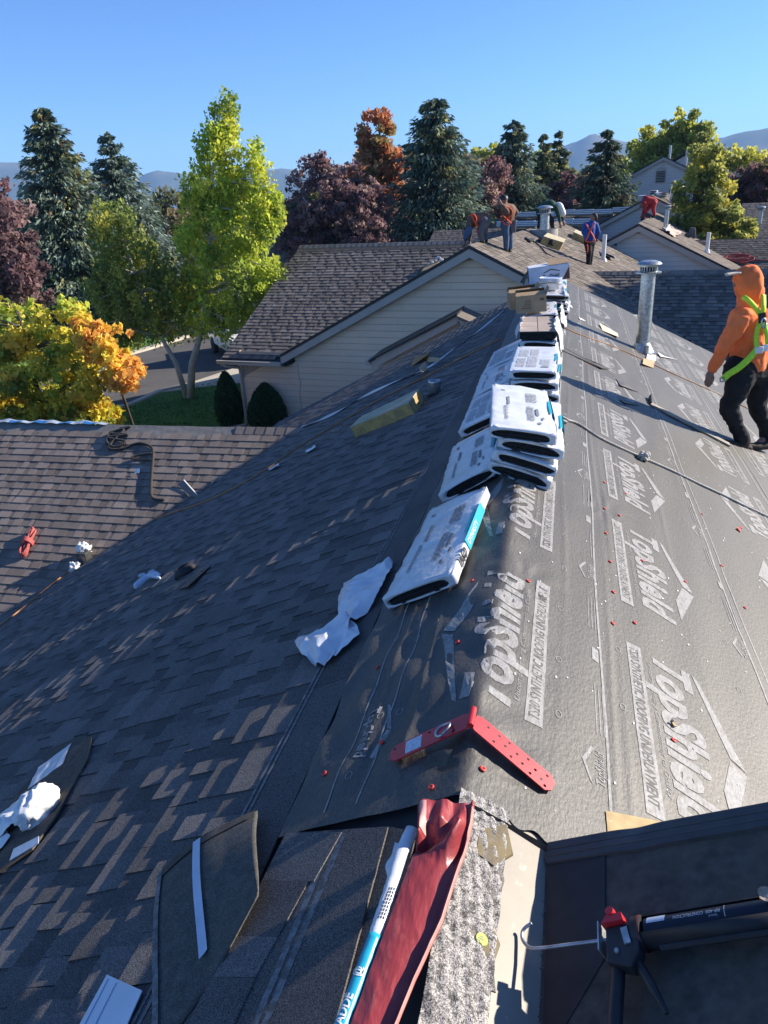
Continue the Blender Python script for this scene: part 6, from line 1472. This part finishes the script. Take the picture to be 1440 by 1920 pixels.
t = empty('cable', slope_pt(h2, 1000, 455), label='thin grey cable snaking below the round vent collar', cat='cable')
b = MB(); b.tube(sag([slope_pt(h2, x, y, .04) for x, y in ((992, 451), (1000, 455), (1010, 462), (1018, 470), (1025, 478), (1040, 484))], 6), .018, 5); b.build('cord', m_black, t, world=True)
b = MB(); b.tube(sag([slope_pt(h2, x, y, .04) for x, y in ((985, 450), (990, 453), (998, 452), (992, 456))], 6), .05, 6); b.build('coil', m_black, t, world=True)

# ---------------------------------------------------------------- white pickup on the road
t = empty('pickup_truck', (-13.9, 30.6, -4.57), rz=math.radians(38), label='white pickup truck parked on the street behind the tall birch', cat='pickup truck')
b = MB(); b.prism([(0, -2.5, .45), (0, 2.5, .45), (0, 2.62, .75), (0, 2.5, 1.0), (0, 1.0, 1.08), (0, -2.62, 1.08), (0, -2.62, .55)], (-.92, 0, 0), (.92, 0, 0)); b.build('body', m_truck, t, bevel=.06)
b = MB(); b.prism([(0, .95, 1.07), (0, .35, 1.68), (0, -.95, 1.72), (0, -1.25, 1.07)], (-.80, 0, 0), (.80, 0, 0)); cb = b.build('cab', m_truck, t, bevel=.06)
b = MB(); b.quad((-.68, -1.215, 1.16), (.68, -1.215, 1.16), (.62, -1.02, 1.62), (-.62, -1.02, 1.62)); b.build('window', m_glass, cb)
for sx in (-1, 1):
    b = MB(); b.poly([(sx*.81, -1.0, 1.15), (sx*.81, .6, 1.15), (sx*.81, .25, 1.60), (sx*.81, -.85, 1.63)]); b.build('window', m_glass, cb)
    for y in (-1.6, 1.6):
        MB().lathe([(0, -.12), (.30, -.12), (.37, -.09), (.37, .09), (.30, .12), (0, .12)], 20, (sx*.84, y, .37), RY(90)).build('wheel', m_rubber, t, angle=40)
    b = MB(); b.box((sx*.80, -2.63, .85), (.12, .03, .32)); b.build('tail_light', m_red, t)
b = MB(); b.box((0, -2.68, .52), (1.8, .14, .2)); b.build('bumper', m_metal_black, t); b = MB(); b.box((0, -2.635, .72), (.5, .02, .14)); b.build('number_plate', m_white, t)
b = MB(); b.box((0, -2.63, .42), (1.7, .1, .25)); b.build('underside', m_trim_dark, t)

# ---------------------------------------------------------------- people
YWC = math.radians(14.5)
class Person:
    """figure posed from points on the plane that faces the camera through its feet; d moves a joint away from the camera"""
    def __init__(s, foot, label):
        s.root = empty('person', foot, YWC, label=label, cat='person'); s.o = Vector(foot); s.n = Vector((-math.sin(YWC), math.cos(YWC), 0))
    def __call__(s, px, py, d=0.0):
        w = Vector(hit(px, py, s.n, s.o+s.n*d)); return ROOT[s.root.name].inverted() @ w
def straps(P, pts, r, mat, name='harness', flat=1.0, n=6):
    b = MB(); b.tube(sag([P(*p) for p in pts], 6), r, 8, flat=flat); return b.build(name, mat, P.root, smooth=True)

# the hooded man in the foreground of the sunlit slope
P = Person(Rr(1402, 842), 'man in orange hooded shirt and lime harness walking on the sunlit underlayment')
body = [(P(1402, 530), P(1400, 540), .105, .10), (P(1402, 545), P(1404, 585), .06, .065), (P(1405, 600), P(1405, 690), .14, .14),
        (P(1386, 600, -.16), P(1353, 655, -.14), .055, .045), (P(1353, 655, -.14), P(1336, 692, -.12), .042, .032), (P(1336, 692, -.12), P(1330, 704, -.12), .034, .036), (P(1330, 703, -.12), P(1329, 708, -.13), .038, .036),
        (P(1428, 600, .16), P(1446, 655, .18), .055, .045), (P(1446, 655, .18), P(1441, 700, .16), .042, .032), (P(1441, 702, .16), P(1440, 714, .16), .036, .03),
        (P(1390, 705, -.09), P(1367, 763, -.10), .085, .06), (P(1367, 763, -.10), P(1392, 822, -.06), .058, .04), (P(1420, 705, .09), P(1418, 763, .08), .085, .06), (P(1418, 763, .08), P(1437, 818, .14), .058, .04),
        (P(1380, 528, -.02), P(1378, 534, -.02), .02, .022), (P(1396, 822, -.04), P(1372, 836, -.10), .04, .03), (P(1437, 818, .14), P(1416, 836, .05), .04, .03)]
fing = [((1326, 707), (1322, 716), (1323, 722)), ((1328.5, 709), (1326, 719), (1327, 725)), ((1331, 709), (1330, 719), (1331, 724)), ((1333.5, 708), (1334, 716), (1335, 720))]
for k, (a, c, e) in enumerate(fing):
    body += [(P(*a, -.13), P(*c, -.14), .0125, .0115), (P(*c, -.14), P(*e, -.125), .0115, .0095)]
body += [(P(1334, 701, -.11), P(1338, 708, -.13), .014, .012), (P(1338, 708, -.13), P(1337, 714, -.14), .012, .010)]
blob('body', body, .0075, m_skin_dark, P.root, 2)
shirt = [(P(1390, 598, -.10), P(1420, 598, .10), .125, .125), (P(1400, 605), P(1404, 650), .185, .185), (P(1415, 605, .04), P(1412, 650, .03), .165, .175), (P(1404, 650), P(1402, 688), .18, .175),
         (P(1386, 602, -.15), P(1372, 626, -.16), .095, .088), (P(1372, 626, -.16), P(1354, 656, -.15), .085, .072), (P(1354, 656, -.15), P(1337, 690, -.125), .072, .05),
         (P(1428, 602, .15), P(1446, 655, .18), .09, .072), (P(1446, 655, .18), P(1442, 692, .16), .07, .05), (P(1402, 575), P(1403, 592), .115, .14)]
o = blob('shirt', shirt, .012, m_orange, P.root, 5)
for v in o.data.vertices:                      # cloth folds
    q = v.co; w = math.sin(q.z*34+q.x*14+3*mnoise.noise(q*7))*.005+mnoise.noise(q*18)*.008+.016*(1-abs(mnoise.noise(q*6+Vector((3, 1, 2))))*3)*.8; v.co += v.normal*w
hood = [(P(1402, 530), P(1404, 538), .150, .145), (P(1398, 524), P(1402, 522), .135, .14), (P(1404, 545), P(1403, 576), .12, .10), (P(1410, 545, .02), P(1412, 570, .02), .12, .10)]
o = blob('hood', hood, .010, m_orange, P.root, 6)
fc = P(1366, 540, -.06); 
for v in o.data.vertices:
    q = v.co; dq = (q-P(1374, 536, .10)); k = math.exp(-(dq.length/.07)**2); v.co += Vector((.075*k, .03*k, 0)); v.co += v.normal*(math.sin(q.x*40+q.z*12+3*mnoise.noise(q*8))*.004+mnoise.noise(q*20)*.005)
b = MB(); b.grid(lambda u, v: P(1390-27*v-5*math.sin(u*math.pi)*v, 511+5*v+0*u, -.10+u*.19)+Vector((0, 0, .018*math.sin(u*math.pi))), 10, 6); b.build('cap_brim', m_cream, P.root, smooth=True, solid=.012)
tr = [(P(1386, 692, -.06), P(1420, 692, .06), .165, .165), (P(1390, 705, -.08), P(1380, 735, -.10), .145, .125), (P(1380, 735, -.10), P(1366, 763, -.10), .120, .098), (P(1366, 763, -.10), P(1381, 800, -.08), .098, .078), (P(1381, 800, -.08), P(1392, 824, -.06), .078, .080),
      (P(1422, 705, .08), P(1420, 762, .08), .145, .10), (P(1420, 762, .08), P(1436, 798, .12), .10, .080), (P(1436, 798, .12), P(1439, 820, .14), .080, .080)]
o = blob('trousers', tr, .012, m_trousers, P.root, 5)
for v in o.data.vertices:
    q = v.co; v.co += v.normal*(mnoise.noise(q*12)*.010+.020*(.5-abs(mnoise.noise(Vector((q.x*6+q.z*3, q.y*6, q.z*13)))))-.006)
blob('boot', [(P(1397, 826, -.04), P(1394, 836, -.05), .062, .060), (P(1394, 836, -.05), P(1372, 834, -.12), .058, .048), (P(1372, 834, -.12), P(1359, 829, -.16), .046, .034), (P(1400, 839, -.02), P(1404, 841, -.02), .045, .042)], .010, m_boot, P.root)
blob('boot', [(P(1439, 822, .14), P(1437, 832, .12), .062, .060), (P(1437, 834, .12), P(1416, 837, .04), .056, .048), (P(1416, 837, .04), P(1402, 836, .0), .046, .034), (P(1443, 833, .14), P(1447, 835, .14), .045, .042)], .010, m_boot, P.root)
def web(pts, w, mat, name):
    pp = sag([P(*p) for p in pts], 6); b = MB(); vs = []
    for i, p in enumerate(pp):
        d = (pp[min(i+1, len(pp)-1)]-pp[max(i-1, 0)]).normalized(); s = d.cross(Vector((0, -1, 0))).normalized(); vs += [p-s*w/2, p+s*w/2]
    b.add(vs, [(2*i, 2*i+1, 2*i+3, 2*i+2) for i in range(len(pp)-1)]); return b.build(name, mat, P.root, smooth=True, solid=.006)
D_ = -.215
web([(1392, 556, -.17), (1402, 562, D_), (1415, 575, D_), (1427, 592, D_)], .050, m_limeyellow, 'harness_strap'); web([(1432, 552, -.13), (1432, 575, D_), (1429, 595, D_)], .050, m_limeyellow, 'harness_strap')
web([(1427, 600, D_-.01), (1420, 620, D_-.01), (1418, 640, D_), (1420, 655, D_)], .050, m_lime, 'harness_strap'); web([(1431, 602, D_-.01), (1438, 625, D_+.02), (1440, 650, D_+.03)], .050, m_lime, 'harness_strap')
web([(1422, 652, -.21), (1405, 672, -.235), (1385, 690, -.235), (1366, 702, -.20), (1355, 712, -.19)], .070, m_lime, 'leg_strap')
b = MB(); c = P(1429, 596, D_-.02); b.box(c, (.075, .016, .10), RY(-10)); b.build('dorsal_plate', m_black, P.root, bevel=.008)
b = MB(); b.tube([P(1432+4*math.cos(a), 606+9*math.sin(a), D_-.03) for a in [k/16*2*math.pi for k in range(17)]], .010, 8); b.build('dorsal_ring', m_galv, P.root, smooth=True)
b = MB(); b.tube([P(1354+5*math.cos(a)*1.0, 712+5*math.sin(a), -.20) for a in [math.pi/4+k/4*2*math.pi for k in range(5)]], .009, 6); b.build('buckle', m_galv, P.root)
b = MB(); b.box(P(1422, 656, -.20), (.09, .05, .07)); b.box(P(1434, 652, -.18), (.06, .05, .07)); b.build('belt_pad', m_white, P.root, bevel=.012)
b = MB(); b.box(P(1364, 664, -.14), (.03, .03, .05)); b.box(P(1342, 684, -.15), (.03, .02, .04)); b.build('lanyard_clip', m_boot, P.root, bevel=.008)

def worker(foot, label, J, shirt, trouser, hs=None, harness=m_orangeweb, vox=.022, capm=None, sk=m_skin_dark, hatless=False, extra=None):
    """J: joints in image pixels -> (x, y, d)"""
    global P
    P = Person(foot, label); g_ = lambda k: P(*J[k])
    body = [(g_('head'), g_('head')+Vector((0, 0, .02)), .10, .10), (g_('head'), g_('neck'), .06, .06), (g_('neck'), g_('chest'), .08, .13), (g_('chest'), g_('hip'), .13, .13)]
    for s in 'LR':
        body += [(g_('sh'+s), g_('el'+s), .055, .045), (g_('el'+s), g_('ha'+s), .042, .032), (g_('ha'+s), g_('ha'+s)+(g_('ha'+s)-g_('el'+s)).normalized()*.10, .038, .03),
                 (g_('hp'+s), g_('kn'+s), .085, .06), (g_('kn'+s), g_('an'+s), .058, .045)]
        h0 = g_('ha'+s); dr = (h0-g_('el'+s)).normalized(); sd = dr.cross(Vector((0, 1, 0))).normalized()
        for k in range(4): body.append((h0+dr*.09+sd*(k-1.5)*.022, h0+dr*(.165-.012*abs(k-1.2))+sd*(k-1.5)*.026, .0125, .011))
        body.append((h0+dr*.03+sd*.03, h0+dr*.09+sd*.065, .014, .012))
    blob('body', body, .014, sk, P.root, 3)
    tops = [(g_('neck').lerp(g_('chest'), .3), g_('chest'), .11, .165), (g_('chest'), g_('hip'), .165, .155), (g_('shL'), g_('shR'), .09, .09)]
    for s in 'LR': tops += [(g_('sh'+s), g_('el'+s), .085, .068), (g_('el'+s), g_('el'+s).lerp(g_('ha'+s), .85), .064, .05)]
    blob('shirt', tops, vox, shirt, P.root)
    lo = [(g_('hpL'), g_('hpR'), .13, .13)]
    for s in 'LR': lo += [(g_('hp'+s), g_('kn'+s), .115, .088), (g_('kn'+s), g_('an'+s), .085, .068)]
    blob('trousers', lo, vox, trouser, P.root)
    for s in 'LR': blob('boot', [(g_('an'+s)-Vector((0, 0, .03)), g_('an'+s)-Vector((0, 0, .07)), .06, .055), (g_('an'+s)-Vector((0, 0, .07)), P(*J['to'+s]), .052, .04)], .018, m_boot, P.root)
    if capm:
        b = MB(); c = g_('head')+Vector((0, 0, .045)); b.lathe([(.115, -.03), (.112, .03), (.08, .075), (0, .092)], 16, c); b.box(c+Vector((-.14, -.02, -.015)), (.12, .15, .02), RY(-8)); b.build('cap', capm, P.root, smooth=False, angle=50)
    else:
        blob('hair', [(g_('head')+Vector((.015, .0, .035)), g_('head')+Vector((.03, 0, .0)), .103, .10)], .018, m_boot, P.root)
    for w in (hs or []): straps(P, w, .026, harness, 'harness_strap', .6)
    return P
f2 = lambda px, py: slope_pt(h2, px, py)
# standing man with cap
worker(f2(950, 471), 'man in brown shirt, red harness and jeans standing with one hand raised to his face',
       dict(head=(944, 376, 0), neck=(947, 385, 0), chest=(954, 396, 0), hip=(950, 418, 0), shL=(944, 389, -.16), elL=(951, 398, -.26), haL=(941, 384, -.2), shR=(960, 389, .10), elR=(968, 398, .1), haR=(963, 408, .1),
            hpL=(947, 422, -.08), knL=(949, 445, -.08), anL=(949, 466, -.06), toL=(943, 471, -.12), hpR=(954, 422, .08), knR=(956, 444, .08), anR=(957, 464, .08), toR=(956, 471, .0)),
       m_brownshirt, m_denim, [[(947, 386, -.2), (958, 392, -.2), (960, 402, -.2), (950, 410, -.2), (941, 416, -.18)], [(941, 402, -.18), (950, 411, -.2), (958, 418, -.18)], [(943, 418, -.17), (950, 421, -.19), (958, 419, -.17)]], capm=m_black)
t = empty('tool_pouch', f2(962, 425), label='dark tool pouch hanging at the capped standing man hip', cat='tool pouch'); b = MB(); b.box(P.root.matrix_world @ P(962, 424, -.02), (.13, .14, .30), RZ(10), taper=1.15); b.build('pouch', m_greyshirt, t, world=True, bevel=.03)
b = MB(); b.beam(P.root.matrix_world @ P(957, 417, -.02), P.root.matrix_world @ P(966, 420, -.02), .03, .05); b.build('belt_loop', m_boot, t, world=True)
# bending man at the apex
worker(ROOT[h2.name] @ Vector((-.15, .9, -.06)), 'man in dark shirt and red harness bent double at the near end of the ridge',
       dict(head=(873, 436, 0), neck=(878, 426, 0), chest=(888, 412, 0), hip=(908, 410, 0), shL=(879, 421, -.14), elL=(876, 440, -.16), haL=(872, 452, -.18), shR=(882, 419, .14), elR=(880, 440, .16), haR=(880, 453, .16),
            hpL=(908, 414, -.09), knL=(900, 434, -.12), anL=(905, 450, -.1), toL=(897, 455, -.14), hpR=(911, 414, .09), knR=(908, 432, .12), anR=(911, 447, .14), toR=(903, 452, .1)),
       m_brownshirt, m_greyshirt, [[(880, 405, -.18), (888, 402, -.2), (893, 410, -.2), (892, 425, -.18), (896, 437, -.14)], [(884, 403, -.2), (890, 416, -.21), (897, 424, -.18)]])
blob('knee_pads', [(P(873, 446, -.25), P(880, 430, -.22), .07, .085)], .02, m_denim, P.root)
# bending man in green
worker(f2(1030, 440), 'man in dark green shirt bent far forward, pale cloth on his head',
       dict(head=(1052, 398, 0), neck=(1047, 390, 0), chest=(1032, 384, 0), hip=(1014, 392, 0), shL=(1043, 391, -.14), elL=(1048, 406, -.16), haL=(1050, 418, -.18), shR=(1046, 387, .12), elR=(1053, 402, .14), haR=(1056, 414, .14),
            hpL=(1018, 396, -.08), knL=(1034, 412, -.12), anL=(1037, 432, -.08), toL=(1031, 439, -.12), hpR=(1012, 398, .09), knR=(1014, 412, .1), anR=(1010, 428, .12), toR=(1006, 432, .05)),
       m_greenshirt, m_trousers, None)
blob('head_cloth', [(P(1050, 386, -.05), P(1055, 400, -.04), .10, .11), (P(1048, 384, -.02), P(1044, 384, 0), .09, .08)], .02, m_white, P.root)
# man in blue
worker(f2(1104, 497), 'man in blue shirt and crossed orange harness walking away down the slope',
       dict(head=(1113, 408, 0), neck=(1111, 416, 0), chest=(1106, 427, 0), hip=(1105, 450, 0), shL=(1097, 423, -.02), elL=(1094, 436, .02), haL=(1098, 446, .2), shR=(1117, 422, .02), elR=(1122, 436, 0), haR=(1119, 448, .2),
            hpL=(1102, 455, -.03), knL=(1104, 474, -.08), anL=(1103, 493, -.02), toL=(1103, 498, .1), hpR=(1109, 455, .03), knR=(1108, 472, .06), anR=(1107, 490, .12), toR=(1108, 494, .26)),
       m_blueshirt, m_trousers, [[(1098, 418, -.13), (1104, 428, -.19), (1112, 442, -.18), (1116, 450, -.14)], [(1116, 418, -.13), (1109, 428, -.19), (1102, 444, -.18), (1098, 452, -.14)], [(1097, 452, -.15), (1106, 454, -.18), (1116, 450, -.15)], [(1101, 458, -.15), (1102, 468, -.17), (1101, 474, -.15)]])
# man in red on building three
worker(slope_pt(h3, 1212, 413), 'man in red shirt bent forward on the ridge of the grey building',
       dict(head=(1203, 384, 0), neck=(1206, 379, 0), chest=(1212, 375, 0), hip=(1226, 378, 0), shL=(1208, 381, -.15), elL=(1210, 392, -.18), haL=(1212, 402, -.2), shR=(1209, 378, .15), elR=(1208, 390, .16), haR=(1204, 402, .16),
            hpL=(1226, 381, -.09), knL=(1225, 392, -.12), anL=(1227, 403, -.1), toL=(1222, 407, -.16), hpR=(1224, 380, .10), knR=(1214, 392, .14), anR=(1207, 407, .14), toR=(1202, 412, .1)),
       m_redshirt, m_redshirt, None, vox=.025)
t = empty('nail_gun', slope_pt(h3, 1216, 405), label='dark nail gun held low by the worker in red', cat='nail gun'); pw = lambda *a: P.root.matrix_world @ P(*a)
b = MB(); b.beam(pw(1210, 402, -.2), pw(1220, 406, -.2), .09, .16); b.build('body', m_black, t, world=True); b = MB(); b.beam(pw(1216, 404, -.2), pw(1220, 398, -.2), .06, .08); b.build('magazine', m_galv, t, world=True)
# ---------------------------------------------------------------- air
m = bpy.data.materials.new('haze_air'); m.use_nodes = True; n = m.node_tree.nodes; n.clear()
pv = n.new('ShaderNodeVolumePrincipled'); pv.inputs['Color'].default_value = (.32, .58, 1.0, 1); pv.inputs['Density'].default_value = .00017; pv.inputs['Anisotropy'].default_value = 0.0
om = n.new('ShaderNodeOutputMaterial'); m.node_tree.links.new(pv.outputs[0], om.inputs['Volume'])
b = MB(); b.box((0, 2100, 125), (8800, 4700, 270)); tag(b.build('haze', m), kind='stuff')
